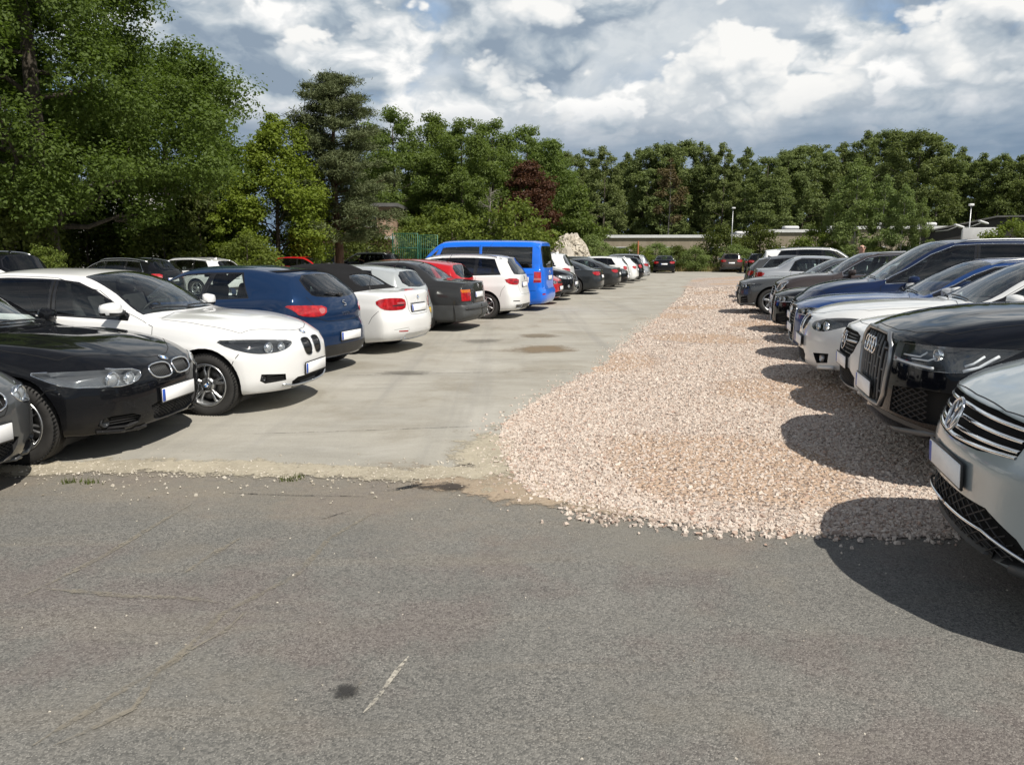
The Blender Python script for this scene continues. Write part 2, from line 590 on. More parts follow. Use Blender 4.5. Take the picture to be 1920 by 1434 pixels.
class Car:
    NT_, K_ = 15, 20

    def __init__(self, sp):
        self.sp = sp
        self.L = sp['L']
        self.fzt, self.fze, self.fye = pchip(sp['zt']), pchip(sp['ze']), pchip(sp['ye'])
        self.fbelt = pchip(sp['belt'])
        self.tags = {'body': 0}
        self.parts = []
        self.todo = []
        self.acc = {}
        self.bodymats = {}
        self.loft()

    # -- surface
    def insF(self, y, z):
        k, p = self.sp['bowF']
        return pchip(self.sp['nose'])(z) + k * np.abs(y / self.sp['W']) ** p

    def insR(self, y, z):
        k, p = self.sp['bowR']
        return pchip(self.sp['tail'])(z) + k * np.abs(y / self.sp['W']) ** p

    def loft(self):
        sp, L, W = self.sp, self.L, self.sp['W']
        nT, K = self.NT_, self.K_
        M = 2 * nT
        tt = np.concatenate([[0, .02, .05, .09, .14, .2, .27, .35], np.linspace(.44, L - .44, 44),
                             L - np.array([.35, .27, .2, .14, .09, .05, .02, 0])])
        e = np.minimum(tt, L - tt)
        wf = pchip([(0, .955), (.03, .972), (.1, .985), (.3, .994), (.9, 1), (3, 1)])(e)
        belt, zt, ze, ye = self.fbelt(tt), self.fzt(tt), self.fze(tt), self.fye(tt)
        vv = np.linspace(0, 1, K + 1)
        vv = vv + 0.05 * np.sin(2 * math.pi * vv) * -0.6
        cz = sp['crease']
        sidein = pchip([(0, .085), (.05, .045), (.12, .028), (.3, .012), (.45, .004), (.60, 0.0), (.715, .0015), (.765, .003 + cz * .55),
                        (.9, .026 + cz * 0.5), (1, .060)])
        rows = []
        R_ = 2 * (K + 1) + 2 * (M - 1)
        P = np.zeros((len(tt), R_, 3))
        wfr, wrr, wr = sp['wheels']
        for i, t in enumerate(tt):
            Wt = W * wf[i]
            zb = sp['zb'] + (0.03 if e[i] < .4 else 0.0) * (1 - e[i] / .4 if e[i] < .4 else 0)
            zbl = min(belt[i], zt[i] - 0.012)
            z = zb + (zbl - zb) * vv
            flare = 0.016 * max(math.exp(-((t - wfr) / .36) ** 2), math.exp(-((t - wrr) / .36) ** 2)) * np.exp(-((z - wr * 1.9) / .24) ** 2)
            y = Wt - sidein(vv) * sp['boxy'] + flare
            # top half
            yb, zbb = y[-1], zbl
            yee = min(ye[i], yb - 0.035)
            zee = max(ze[i], zbl + 0.006)
            zee = min(zee, zt[i] - 0.004)
            P0 = np.array([yb, zbb])
            P0b = np.array([yb - 0.025, zbb + 0.014])
            E = np.array([yee, zee])
            if zee - zbb < 0.03:
                P0b = np.array([yb - 0.02, zbb + 0.45 * (zee - zbb)])
            dE = E - P0b
            le = np.linalg.norm(dE)
            nrm = np.array([dE[1], -dE[0]]) / max(le, 1e-6)
            bul = 0.028 * min(1, max(0, (zee - zbb) / 0.35))
            gl = [P0b + dE * q + nrm * bul * 4 * q * (1 - q) for q in (0.25, .5, .75, .9)]

            def crown(q):
                yy = yee * (1 - q)
                rz_ = zee + (zt[i] - zee) * (1 - (yy / yee) ** 2.2)
                return np.array([yy, rz_ + hd * min(1, max(0, (.60 - yy / yee) / .13))])
            hd = sp.get('hood', .011) * min(1, max(0, (t - .1) / .35)) * min(1, max(0, (sp['cs'] - .02 - t) / .25))
            Ea = P0b + dE * .955 + nrm * bul * .17
            Eb = crown(.10)
            Em = 0.25 * Ea + 0.5 * E + 0.25 * Eb
            cr = [crown(q) for q in (.20, .33, .395, .46, .53, .66, .83, 1.0)]
            half = [P0, P0b] + gl + [Em, Eb] + cr
            half = np.array(half)
            half = half[:nT + 1] if len(half) >= nT + 1 else half
            assert len(half) == nT + 1, len(half)
            ring = [(a, b) for a, b in zip(y, z)]
            ring += [tuple(p) for p in half[1:]]
            ring += [(-p[0], p[1]) for p in half[:-1][::-1]][:-1]
            ring += [(-a, b) for a, b in zip(y[::-1], z[::-1])]
            yb0 = y[0]
            ring += [(-yb0 + 2 * yb0 * j / M, zb) for j in range(1, M)]
            P[i, :, 1:] = np.array(ring)
            P[i, :, 0] = t
        wF = np.clip(1 - tt / 1.25, 0, 1) ** 2
        wR = np.clip(1 - (L - tt) / 1.5, 0, 1) ** 2
        ny, nz_ = P[..., 1], P[..., 2]
        P[..., 0] += self.insF(ny, nz_) * wF[:, None] - self.insR(ny, nz_) * wR[:, None]
        verts = P.reshape(-1, 3)
        faces = []
        n = len(tt)
        for i in range(n - 1):
            for r in range(R_):
                r2 = (r + 1) % R_
                faces.append((i * R_ + r, i * R_ + r2, (i + 1) * R_ + r2, (i + 1) * R_ + r))
        extra = []
        base = len(verts)

        def cap(i, front):
            ring = P[i]
            idx = np.zeros((K + 1, M + 1), int)
            for k in range(K + 1):
                idx[k, 0] = k
                idx[k, M] = K + M + (K - k)
            for j in range(M + 1):
                idx[K, j] = K + j
                if 0 < j < M:
                    idx[0, j] = K + M + K + (M - j)
            gid = np.zeros((K + 1, M + 1), int)
            for k in range(K + 1):
                for j in range(M + 1):
                    if k in (0, K) or j in (0, M):
                        gid[k, j] = i * R_ + idx[k, j]
                    else:
                        u, v = j / M, k / K
                        Lp, Rp, T, B = ring[idx[k, 0]], ring[idx[k, M]], ring[idx[K, j]], ring[idx[0, j]]
                        c = (1 - v) * B + v * T + (1 - u) * Lp + u * Rp - ((1 - u) * (1 - v) * ring[idx[0, 0]] + u * (1 - v) * ring[idx[0, M]]
                                                                       + (1 - u) * v * ring[idx[K, 0]] + u * v * ring[idx[K, M]])
                        s = float(self.insF(c[1], c[2])) if front else L - float(self.insR(c[1], c[2]))
                        gid[k, j] = base + len(extra)
                        extra.append((s, c[1], c[2]))
            for k in range(K):
                for j in range(M):
                    f = (gid[k, j], gid[k, j + 1], gid[k + 1, j + 1], gid[k + 1, j])
                    faces.append(f if front else f[::-1])
        cap(0, True)
        cap(n - 1, False)
        allv = np.vstack([verts, np.array(extra)])
        allv[:, 0] = L / 2 - allv[:, 0]
        bm = bmesh.new()
        bv = [bm.verts.new(v) for v in allv]
        for f in faces:
            try:
                bm.faces.new([bv[a] for a in f])
            except ValueError:
                pass
        bmesh.ops.recalc_face_normals(bm, faces=bm.faces[:])
        bm.normal_update()
        self.bm = bm
        self.lay = bm.faces.layers.int.new('tag')
        self.bvh = BVHTree.FromBMesh(bm)

    # -- points on the surface
    def pt(self, p, side=1):
        v, a, b = p[0], p[1], p[2]
        L = self.L
        lf = self.sp['lift']
        if lf and v == 'F':
            b = lz(b, lf)
        elif lf and v == 'S' and a < 1.2:
            b += (lz(b, lf) - b) * (1 - a / 1.5)
        if v == 'S':
            o, d = Vector((L / 2 - a, side * 5, b)), Vector((0, -side, 0))
        elif v == 'F':
            o, d = Vector((10, side * a, b)), Vector((-1, 0, 0))
        elif v == 'R':
            o, d = Vector((-10, side * a, b)), Vector((1, 0, 0))
        else:
            o, d = Vector((L / 2 - a, side * b, 5)), Vector((0, 0, -1))
        co, no, i, ds = self.bvh.ray_cast(o, d)
        if co is None:
            q = o + d * (5 if v in 'ST' else 10)
            if v == 'S':
                q.y = side * self.sp['W']
            co, no, i, ds = self.bvh.find_nearest(q)
        return co, no

    AX = {'S': (0, -1, 0), 'F': (-1, 0, 0), 'R': (1, 0, 0), 'T': (0, 0, -1), 'FC': (-.75, -.66, 0), 'RC': (.75, -.66, 0),
          'FT': (-.6, 0, -.8), 'FS': (-.45, -.9, 0), 'RS': (.45, -.9, 0), 'FTC': (-.6, -.5, -.6)}

    def tagid(self, name):
        return self.tags.setdefault(name, len(self.tags))

    def cut(self, name, pts, axis, side=1, smooth=0, only=('body',), nmin=0.08, both=False, inside=None):
        bm, lay = self.bm, self.lay
        ax = self.AX[axis]
        d = Vector((ax[0], ax[1] * side, ax[2])).normalized()
        ref = Vector((0, 0, 1)) if abs(d.z) < 0.9 else Vector((0, 1, 0))
        u = d.cross(ref).normalized()
        w = u.cross(d).normalized()
        poly = []
        for p in pts:
            co = p if isinstance(p, Vector) else self.pt(p, side)[0]
            poly.append((co.dot(u), co.dot(w)))
        for _ in range(smooth):
            q = []
            for i in range(len(poly)):
                a, b = poly[i], poly[(i + 1) % len(poly)]
                q.append((a[0] * .75 + b[0] * .25, a[1] * .75 + b[1] * .25))
                q.append((a[0] * .25 + b[0] * .75, a[1] * .25 + b[1] * .75))
            poly = q
        tid = self.tagid(name)
        ok = {self.tagid(o) for o in only}
        nm = -2 if both else nmin
        x0, x1 = min(p[0] for p in poly), max(p[0] for p in poly)
        y0, y1 = min(p[1] for p in poly), max(p[1] for p in poly)

        def bb(f):
            cs = [(v.co.dot(u), v.co.dot(w)) for v in f.verts]
            return (min(c[0] for c in cs), max(c[0] for c in cs), min(c[1] for c in cs), max(c[1] for c in cs))
        cand = {}
        for f in bm.faces:
            if f[lay] in ok and -f.normal.dot(d) > nm:
                if inside and not inside(f.calc_center_median()):
                    continue
                b = bb(f)
                if b[0] <= x1 and b[1] >= x0 and b[2] <= y1 and b[3] >= y0:
                    cand[f] = b
        for i in range(len(poly)):
            a, b = poly[i], poly[(i + 1) % len(poly)]
            dx, dy = b[0] - a[0], b[1] - a[1]
            if dx * dx + dy * dy < 1e-10:
                continue
            ex0, ex1, ey0, ey1 = min(a[0], b[0]), max(a[0], b[0]), min(a[1], b[1]), max(a[1], b[1])
            sel = [f for f, q in cand.items() if q[0] <= ex1 and q[1] >= ex0 and q[2] <= ey1 and q[3] >= ey0]
            if not sel:
                continue
            no = (u * dy - w * dx).normalized()
            co = u * a[0] + w * a[1] + d * 0.0
            vs, es = set(), set()
            for f in sel:
                vs.update(f.verts)
                es.update(f.edges)
            res = bmesh.ops.bisect_plane(bm, geom=list(vs) + list(es) + sel, dist=1e-5, plane_co=co, plane_no=no)
            for g in res['geom_cut']:
                if isinstance(g, bmesh.types.BMEdge):
                    for f in g.link_faces:
                        if f not in cand or True:
                            cand[f] = None
            dead = [f for f in cand if not f.is_valid]
            for f in dead:
                del cand[f]
            for f in list(cand):
                if cand[f] is None or f in sel:
                    f.normal_update()
                    if f[lay] in ok and -f.normal.dot(d) > nm:
                        cand[f] = bb(f)
                    else:
                        del cand[f]
        poly_np = poly

        def inp(x, y):
            c = False
            j = len(poly_np) - 1
            for i in range(len(poly_np)):
                xi, yi = poly_np[i]
                xj, yj = poly_np[j]
                if (yi > y) != (yj > y) and x < (xj - xi) * (y - yi) / (yj - yi) + xi:
                    c = not c
                j = i
            return c
        cnt = 0
        for f in cand:
            c = f.calc_center_median()
            if inp(c.dot(u), c.dot(w)):
                f[lay] = tid
                cnt += 1
        return cnt

    # -- reading faces out
    def prep(self):
        bm = self.bm
        bm.normal_update()
        bm.verts.index_update()
        bm.faces.index_update()
        self.V = [v.co.copy() for v in bm.verts]
        self.N = [v.normal.copy() for v in bm.verts]
        self.byt = {}
        for f in bm.faces:
            self.byt.setdefault(f[self.lay], []).append([v.index for v in f.verts])

    def faces_of(self, names):
        r = []
        for n in names:
            r += self.byt.get(self.tagid(n), [])
        return r

    def sheet(self, names, mats, offset=0.0, skirt=False, skmat=0, mesh='part', vec=None, fmat=None):
        fs = self.faces_of(names)
        if not fs:
            return None
        mp, vs, ns, mi, out = {}, [], [], [], []

        def gv(i):
            if i not in mp:
                mp[i] = len(vs)
                o = self.V[i] - self.N[i] * offset if vec is None else self.V[i] + vec
                vs.append(o)
                ns.append(self.N[i])
            return mp[i]
        ec = {}
        for k, f in enumerate(fs):
            out.append(tuple(gv(i) for i in f))
            mi.append(fmat[k] if fmat else 0)
            for a, b in zip(f, f[1:] + f[:1]):
                e = (min(a, b), max(a, b))
                ec.setdefault(e, []).append((a, b))
        if skirt:
            for e, l in ec.items():
                if len(l) == 1:
                    a, b = l[0]
                    q = len(vs)
                    dirn = (self.V[b] - self.V[a])
                    nn = dirn.cross(self.N[a]).normalized() * -1
                    vs += [self.V[a].copy(), self.V[b].copy(), vs[mp[b]].copy(), vs[mp[a]].copy()]
                    ns += [nn] * 4
                    out.append((q, q + 1, q + 2, q + 3))
                    mi.append(skmat)
        me = new_mesh(mesh, vs, out, mats, mi, True)
        me.normals_split_custom_set_from_vertices([tuple(x) for x in ns])
        return me

    def part(self, name, me, parent=None):
        if me is None:
            return None
        self.parts.append((name, me, parent))
        return len(self.parts) - 1

    def mb(self, name, mats, parent=None, key=None):
        key = key or name
        if key not in self.acc:
            self.acc[key] = (MB(), mats, parent, name)
        return self.acc[key][0]

    # -- things lying on the surface
    def trace(self, pts, side=1, off=0.0, closed=False, step=0.05, smooth=0):
        if smooth:
            for _ in range(smooth):
                q = [] if closed else [pts[0]]
                m = len(pts)
                for i in range(m if closed else m - 1):
                    a, b = pts[i], pts[(i + 1) % m]
                    q.append((a[0], a[1] * .75 + b[1] * .25, a[2] * .75 + b[2] * .25))
                    q.append((b[0], a[1] * .25 + b[1] * .75, a[2] * .25 + b[2] * .75))
                if not closed:
                    q.append(pts[-1])
                pts = q
        P3, N3 = [], []
        m = len(pts)
        for i in range(m if closed else m - 1):
            a, b = pts[i], pts[(i + 1) % m]
            if a[0] == b[0]:
                n = max(1, int(math.hypot(a[1] - b[1], a[2] - b[2]) / step))
                for k in range(n):
                    q = k / n
                    co, no = self.pt((a[0], a[1] + (b[1] - a[1]) * q, a[2] + (b[2] - a[2]) * q), side)
                    P3.append(co + no * off)
                    N3.append(no)
            else:
                co, no = self.pt(a, side)
                P3.append(co + no * off)
                N3.append(no)
        if not closed:
            co, no = self.pt(pts[-1], side)
            P3.append(co + no * off)
            N3.append(no)
        return P3, N3

    def gap(self, pts, side=1, w=0.007, closed=False, smooth=0, off=0.0012):
        P3, N3 = self.trace(pts, side, off, closed, 0.04, smooth)
        vs, fs = [], []
        n = len(P3)
        for i, (p, no) in enumerate(zip(P3, N3)):
            a = P3[i - 1] if (i or closed) else p
            b = P3[(i + 1) % n] if (i < n - 1 or closed) else p
            t = (b - a).normalized()
            x = no.cross(t).normalized() * (w / 2)
            vs += [p + x, p - x]
        for i in range(n if closed else n - 1):
            j = (i + 1) % n
            fs.append((2 * i, 2 * i + 1, 2 * j + 1, 2 * j))
        self.mb('panel_gap', [M_GAP]).add(vs, fs)

    def trim(self, name, pts, r, mats, side=1, closed=False, off=0.002, smooth=0, n=6, parent=None, step=0.05):
        P3, _ = self.trace(pts, side, off, closed, step, smooth)
        self.mb(name, mats, parent, '%s~%d' % (name, side) if closed else None).tube(P3, r, n, 0, closed)

    # -- standard features
    def windows(self, tip, pillars, rear, drop=0.052, rise=0.028, tint=None, chrome=False, surround=True, only=('body',), backtint=None, shape=None):
        """pillars: list of (s_bottom, s_top, half width); rear: (s_bottom, s_top)"""
        top = lambda s: float(max(self.fze(s) - drop, self.fbelt(s) + rise + 0.022))
        bot = lambda s: float(self.fbelt(s) + rise)
        tint = tint or M_GLASS

        def poly(sb0, st0, sb1, st1, g=0.0):
            p = [('S', s, bot(s) - g) for s in np.linspace(sb0 - g, sb1 + g, 6)]
            p += [('S', s, top(s) + g) for s in np.linspace(st1 + g, st0 - g, 10)]
            return p
        seq = [(tip, tip, 0)] + list(pillars) + [(rear[0], rear[1], 0)]
        for sd in (1, -1):
            if surround:
                self.cut('surround%d' % sd, poly(tip, tip, rear[0], rear[1], 0.016), 'S', sd, only=only)
            for i in range(len(seq) - 1):
                a, b = seq[i], seq[i + 1]
                nm = 'sidewin%d_%d' % (i, sd)
                self.cut(nm, poly(a[0] + a[2], a[1] + a[2], b[0] - b[2], b[1] - b[2], -0.004), 'S', sd, only=('surround%d' % sd,) + tuple(only))
                tm = backtint if (backtint and i >= 1) else tint
                self.todo.append(lambda nm=nm, tm=tm: self.part('side_window', self.sheet([nm], [tm, M_GAP], 0.004, True, 1, 'side_window')))
            self.todo.append(lambda sd=sd: self.part('window_surround', self.sheet(['surround%d' % sd], [M_GLOSS], 0.001, True, 0, 'window_surround')))
            if chrome:
                p = poly(tip, tip, rear[0], rear[1], 0.022)
                self.trim('window_trim', p, 0.009, [M_CHROME], sd, True, 0.0, step=0.12)
        self.bpil = pillars[0][0] if pillars else rear[0]

    def windscreen(self, base=None, bow=0.10, pw=0.055, topgap=0.04):
        sp = self.sp
        s0 = base if base is not None else sp['cs'] + 0.03
        yc = float(self.fye(s0 + bow)) - pw * 0.6
        h = [('T', s0 + bow * (q ** 2), yc * q) for q in (0, .25, .5, .75, .9, 1)]
        st = sp['wt'] + topgap
        for s in np.linspace(s0 + bow + 0.1, st + 0.02, 6):
            h.append(('T', s, float(self.fye(s)) - pw))
        yt = float(self.fye(st)) - pw - 0.03
        h += [('T', st + 0.035, yt), ('T', st + 0.012, yt * .6), ('T', st, yt * .3), ('T', st - 0.002, 0)]
        p = h + [('T', a[1], -a[2]) for a in h[::-1][1:-1]]
        self.cut('frit', p, 'T', 1)
        cs = sum(a[1] for a in p) / len(p)
        p2 = [('T', cs + (a[1] - cs) * .945 - 0.004, a[2] * .955) for a in p]
        self.cut('windscreen', p2, 'T', 1, only=('frit',))
        self.todo.append(lambda: self.part('windscreen', self.sheet(['windscreen'], [M_GLASS], 0.002, False, 0, 'windscreen')))
        self.todo.append(lambda: self.part('windscreen_border', self.sheet(['frit'], [M_GLOSS], 0.002, False, 0, 'windscreen_border')))
        mb = self.mb('wiper', [M_TRIM])
        for y0, y1 in ((0.55, -0.02), (0.02, -0.55)):
            sb = s0 + bow * (abs(y0) / yc) ** 2
            P3, N3 = self.trace([('T', sb - 0.02 + 0.03, y0), ('T', s0 + bow * (y1 / yc) ** 2 + 0.06, y1)], 1, 0.016)
            mb.tube(P3, 0.008, 5)

    def rear_glass(self, pts, axis='R', name='rear_window', tint=None, only=('body',), smooth=1):
        v = pts[0][0]
        p = list(pts) + [(a[0], -a[1], a[2]) if v == 'R' else (a[0], a[1], -a[2]) for a in pts[::-1]]
        self.cut('rfrit', p, axis, 1, smooth=smooth, only=only)
        ca = sum(a[1] for a in p) / len(p)
        cb = sum(a[2] for a in p) / len(p)
        p2 = [(a[0], ca + (a[1] - ca) * .95, cb + (a[2] - cb) * .93) for a in p]
        self.cut('rglass', p2, axis, 1, smooth=smooth, only=('rfrit',))
        self.todo.append(lambda: self.part(name, self.sheet(['rglass'], [tint or M_GLASS], 0.003, False, 0, name)))
        self.todo.append(lambda: self.part('rear_window_border', self.sheet(['rfrit'], [M_GLOSS], 0.002, True, 0, 'rear_window_border')))

    def headlight(self, pts, axis='FC', cups=(), depth=0.045, dark=True, smooth=1, guides=(), frame=None, bowl=None):
        for sd in (1, -1):
            nm = 'head%d' % sd
            self.cut(nm, pts, axis, sd, smooth=smooth)

            def do(nm=nm, sd=sd):
                i = self.part('headlight', self.sheet([nm], [bowl or (M_BOWLD if dark else M_BOWL), M_BOWL], depth, True, 1, 'headlight'))
                if i is None:
                    return
                self.part('lens', self.sheet([nm], [M_LENS], -0.001, False, 0, 'lens'), i)
                for c in cups:
                    mb = MB()
                    co, no = self.pt(c[0], sd)
                    fw = Vector((1, 0, 0)) * 0.75 + Vector((no.x, no.y * 0.8, 0)) * 0.5
                    fw.normalize()
                    r = c[1]
                    o = co - no * (depth * 0.95)
                    mb.lathe([(r * 1.05, 0.0), (r * 1.08, 0.018), (r * 0.98, 0.030), (r * 0.9, 0.026), (r * .80, 0.012)], o, fw, 24, 0)
                    mb.lathe([(r * .80, 0.012), (r * .74, 0.020), (r * .5, 0.032), (r * .25, 0.038), (0.001, 0.040)], o, fw, 24, 1)
                    self.part('projector', mb.build('projector', [M_CHROME, M_BOWL if c[2] else M_GLASSBALL]), i)
                for g in guides:
                    P3, _ = self.trace(g[0], sd, -0.012, False, 0.04)
                    mb = MB()
                    mb.tube(P3, g[1], 6)
                    self.part('light_guide', mb.build('light_guide', [M_DRL]), i)
                if frame:
                    P3, _ = self.trace(pts, sd, 0.001, True, 0.04, smooth)
                    mb = MB()
                    mb.tube(P3, frame, 6, closed=True)
                    self.part('lamp_ring', mb.build('lamp_ring', [M_CHROME]), i)
            self.todo.append(do)

    def taillight(self, pts, axis='RC', smooth=1, clear=None, dark=None, amber=None):
        for sd in (1, -1):
            nm = 'tail%d' % sd
            self.cut(nm, pts, axis, sd, smooth=smooth)
            subs = []
            for key, q, m_ in (('tclear', clear, M_TCLR), ('tdark', dark, M_BOWLD), ('tamber', amber, M_AMBER)):
                if q:
                    self.cut('%s%d' % (key, sd), q, axis, sd, smooth=smooth if key != 'tamber' else 0, only=(nm,))
                    subs.append(('%s%d' % (key, sd), m_))

            def do(nm=nm, subs=subs):
                i = self.part('taillight', self.sheet([nm], [M_RED, M_GAP], -0.004, True, 0, 'taillight'))
                for n2, m_ in subs:
                    self.part('lens_section', self.sheet([n2], [m_, M_GAP], -0.0035, True, 0, 'lens_section'), i)
            self.todo.append(do)

    def opening(self, part, pts, axis='F', depth=0.05, smooth=0, both=True, m=None, sk=None, only=('body',), mirror=False, tag=None):
        """a recessed dark opening (grille, intake); mirror=True closes a half outline over the centre line"""
        if mirror:
            pts = list(pts) + [(a[0], -a[1], a[2]) for a in pts[::-1]]
            sides = (1,)
        else:
            sides = (1, -1) if both else (1,)
        for sd in sides:
            nm = '%s_%s%d' % (part, tag or '', sd)
            self.cut(nm, pts, axis, sd, smooth=smooth, only=only)
            self.todo.append(lambda nm=nm: self.part(part, self.sheet([nm], [m or M_GAP, sk or M_TRIM], depth, True, 1, part)))

    def inlay(self, part, pts, axis, m, sides=(1, -1), offset=-0.003, smooth=0, only=('body',), mirror=False, tag='', both=False):
        if mirror:
            pts = list(pts) + [(a[0], -a[1], a[2]) if pts[0][0] in 'FR' else (a[0], a[1], -a[2]) for a in pts[::-1]]
            sides = (1,)
        for sd in sides:
            nm = 'in_%s%s%d' % (part, tag, sd)
            self.cut(nm, pts, axis, sd, smooth=smooth, only=only, both=both)
            self.todo.append(lambda nm=nm: self.part(part, self.sheet([nm], [m, m], offset, True, 0, part)))

    def bars(self, name, lines, r, m, depth=0.03, parent=None, sides=(1, -1), n=5, step=0.06):
        for sd in sides:
            for l in lines:
                P3, N3 = self.trace(l, sd, -depth, False, step)
                self.mb(name, [m], parent, '%s~%d' % (name, sd) if min(abs(q[1]) for q in l) > .02 else None).tube(P3, r, n)

    def mesh_bars(self, name, poly, pitch, r, m, depth=0.03, sides=(1, -1), diag=True, horiz=False):
        """lattice lines clipped to a polygon given in one view (a,b)"""
        v = poly[0][0]
        pa = [(p[1], p[2]) for p in poly]
        dirs = [(1, 0.55), (1, -0.55)] if diag else ([(1, 0)] if horiz else [(0, 1)])
        ca = sum(p[0] for p in pa) / len(pa)
        cb = sum(p[1] for p in pa) / len(pa)
        R_ = max(math.hypot(p[0] - ca, p[1] - cb) for p in pa)
        for (dx, dy) in dirs:
            l = math.hypot(dx, dy)
            dx, dy = dx / l, dy / l
            nx, ny = -dy, dx
            k = int(R_ / pitch)
            for i in range(-k, k + 1):
                ox, oy = ca + nx * i * pitch, cb + ny * i * pitch
                ts = []
                m_ = len(pa)
                for j in range(m_):
                    a, b = pa[j], pa[(j + 1) % m_]
                    ex, ey = b[0] - a[0], b[1] - a[1]
                    det = ex * -dy - (-dx) * ey
                    det = dx * ey - dy * ex
                    if abs(det) < 1e-9:
                        continue
                    tq = ((a[0] - ox) * ey - (a[1] - oy) * ex) / det
                    uq = ((a[0] - ox) * dy - (a[1] - oy) * dx) / det
                    if 0 <= uq < 1:
                        ts.append(tq)
                ts.sort()
                for a, b in zip(ts[::2], ts[1::2]):
                    if b - a < 0.012:
                        continue
                    for sd in sides:
                        P3, _ = self.trace([(v, ox + dx * a, oy + dy * a), (v, ox + dx * b, oy + dy * b)], sd, -depth, False, 0.08)
                        self.mb(name, [m], None, '%s~%d' % (name, sd) if min(abs(q[0]) for q in pa) > .02 else None).tube(P3, r, 4, caps=False)

    def plate(self, view, z, y=0.0, color=None, tilt=True, w=0.52, h=0.11, off=0.012):
        co, no = self.pt((view, y, z))
        c2, n2 = self.pt((view, 0.2, z))
        no = (no + Vector((0, 0, 0))).normalized()
        nx = Vector((no.x, 0, no.z)).normalized()
        if abs(nx.z) > 0.45:
            nx = Vector((math.copysign(.9, nx.x), 0, .43))
        sgn = 1 if view == 'F' else -1
        yv = Vector((0, sgn, 0))
        up = nx.cross(yv)
        rot = Matrix((nx, yv, up)).transposed()
        o = Vector((co.x, y, co.z)) + nx * off
        mb = MB()
        mb.box(o - nx * 0.004, (0.012, w + .016, h + .022), 1, rot, 0.003, 1)
        mb.box(o + nx * 0.001, (0.012, w, h), 0, rot, 0.003, 1)
        i = self.part('number_plate', mb.build('number_plate', [color or M_WHITE, M_TRIM]))
        mb = MB()
        mb.box(o + nx * 0.002 - yv * (w / 2 - .022), (0.012, 0.042, h - .006), 0, rot, 0.002, 1)
        self.part('blue_band', mb.build('blue_band', [M_BLUE]), i)
        return i

    def mirror(self, s, z, cap=None, w=0.225, h=0.155, out=0.12):
        for sd in (1, -1):
            co, no = self.pt(('S', s, z - 0.02), sd)
            mb = MB()
            bm = bmesh.new()
            bmesh.ops.create_cube(bm, size=1.0)
            bmesh.ops.subdivide_edges(bm, edges=bm.edges[:], cuts=3, use_grid_fill=True)
            for v in bm.verts:
                p = v.co * 2
                q = Vector((p.x * math.sqrt(max(0, 1 - p.y ** 2 / 2 - p.z ** 2 / 2 + p.y ** 2 * p.z ** 2 / 3)),
                            p.y * math.sqrt(max(0, 1 - p.x ** 2 / 2 - p.z ** 2 / 2 + p.x ** 2 * p.z ** 2 / 3)),
                            p.z * math.sqrt(max(0, 1 - p.y ** 2 / 2 - p.x ** 2 / 2 + p.y ** 2 * p.x ** 2 / 3))))
                q = q * .55 + p * .45 * .82
                taper = 1.0 - 0.16 * q.y * sd
                back = 1 if q.x < 0 else 0.82 + 0.0
                x = max(q.x, -0.35) * 0.088
                v.co = Vector((x - 0.035 * max(0, q.y * sd), q.y * w / 2 + 0.0, q.z * h / 2 * taper * (1 if q.x < 0.2 else 0.93)))
            c = Vector((co.x - 0.02, co.y + sd * (out + 0.03), z + 0.02))
            for i, v in enumerate(bm.verts):
                v.index = i
            vs = [v.co + c for v in bm.verts]
            fs, ms = [], []
            for f in bm.faces:
                fs.append([v.index for v in f.verts])
            cen = [sum((vs[i] - c for i in f), Vector()) / len(f) for f in fs]
            top = [f for f, q in zip(fs, cen) if q.z > -h * 0.22]
            low = [f for f, q in zip(fs, cen) if q.z <= -h * 0.22]
            bm.free()
            mb.add(vs, top, 0)
            mb.add(vs, low, 1)
            i = self.part('door_mirror', mb.build('door_mirror', [cap or PAINT, M_TRIM]))
            mb = MB()
            mb.tube([co - Vector((0.0, sd * 0.03, 0)), co + Vector((0, sd * 0.03, 0.0)), c + Vector((0.01, -sd * w * .38, -h * .36))], [0.03, 0.028, 0.022], 8)
            self.part('mirror_arm', mb.build('mirror_arm', [M_TRIM]), i)
            mb = MB()
            mb.box(c + Vector((-0.0345, 0, 0)), (0.004, w * .8, h * .68), 0, None, 0.0)
            self.part('mirror_glass', mb.build('mirror_glass', [M_CHROME]), i)

    def handles(self, spots, m=None):
        for s, z in spots:
            for sd in (1, -1):
                a, na = self.pt(('S', s - .09, z), sd)
                b, nb = self.pt(('S', s + .09, z + .004), sd)
                mb = MB()
                mb.tube([a - na * .005, a + na * .022 + (b - a) * .1, (a + b) / 2 + na * .034, b + nb * .022 - (b - a) * .1, b - nb * .005],
                        [.010, .014, .014, .014, .010], 8)
                self.part('door_handle', mb.build('door_handle', [m or PAINT]))

    def door(self, name, pts, sides=(1, -1)):
        for sd in sides:
            nm = '%s_%d' % (name, sd)
            self.cut(nm, pts, 'S', sd)
            self.gap([p for p in pts], sd, 0.006, True)
            self.todo.append(lambda nm=nm: self.part('door', self.sheet([nm], [PAINT], 0, False, 0, 'door')))

    def panel(self, name, pts, axis, mirror=True, gapw=0.006, gapit=True):
        p = list(pts) + ([(a[0], a[1], -a[2]) if a[0] in 'T' else (a[0], -a[1], a[2]) for a in pts[::-1]] if mirror else [])
        self.cut(name, p, axis, 1)
        if gapit:
            self.gap(pts, 1, gapw)
            if mirror:
                self.gap(pts, -1, gapw)
        self.todo.append(lambda: self.part(name, self.sheet([name], [PAINT], 0, False, 0, name)))

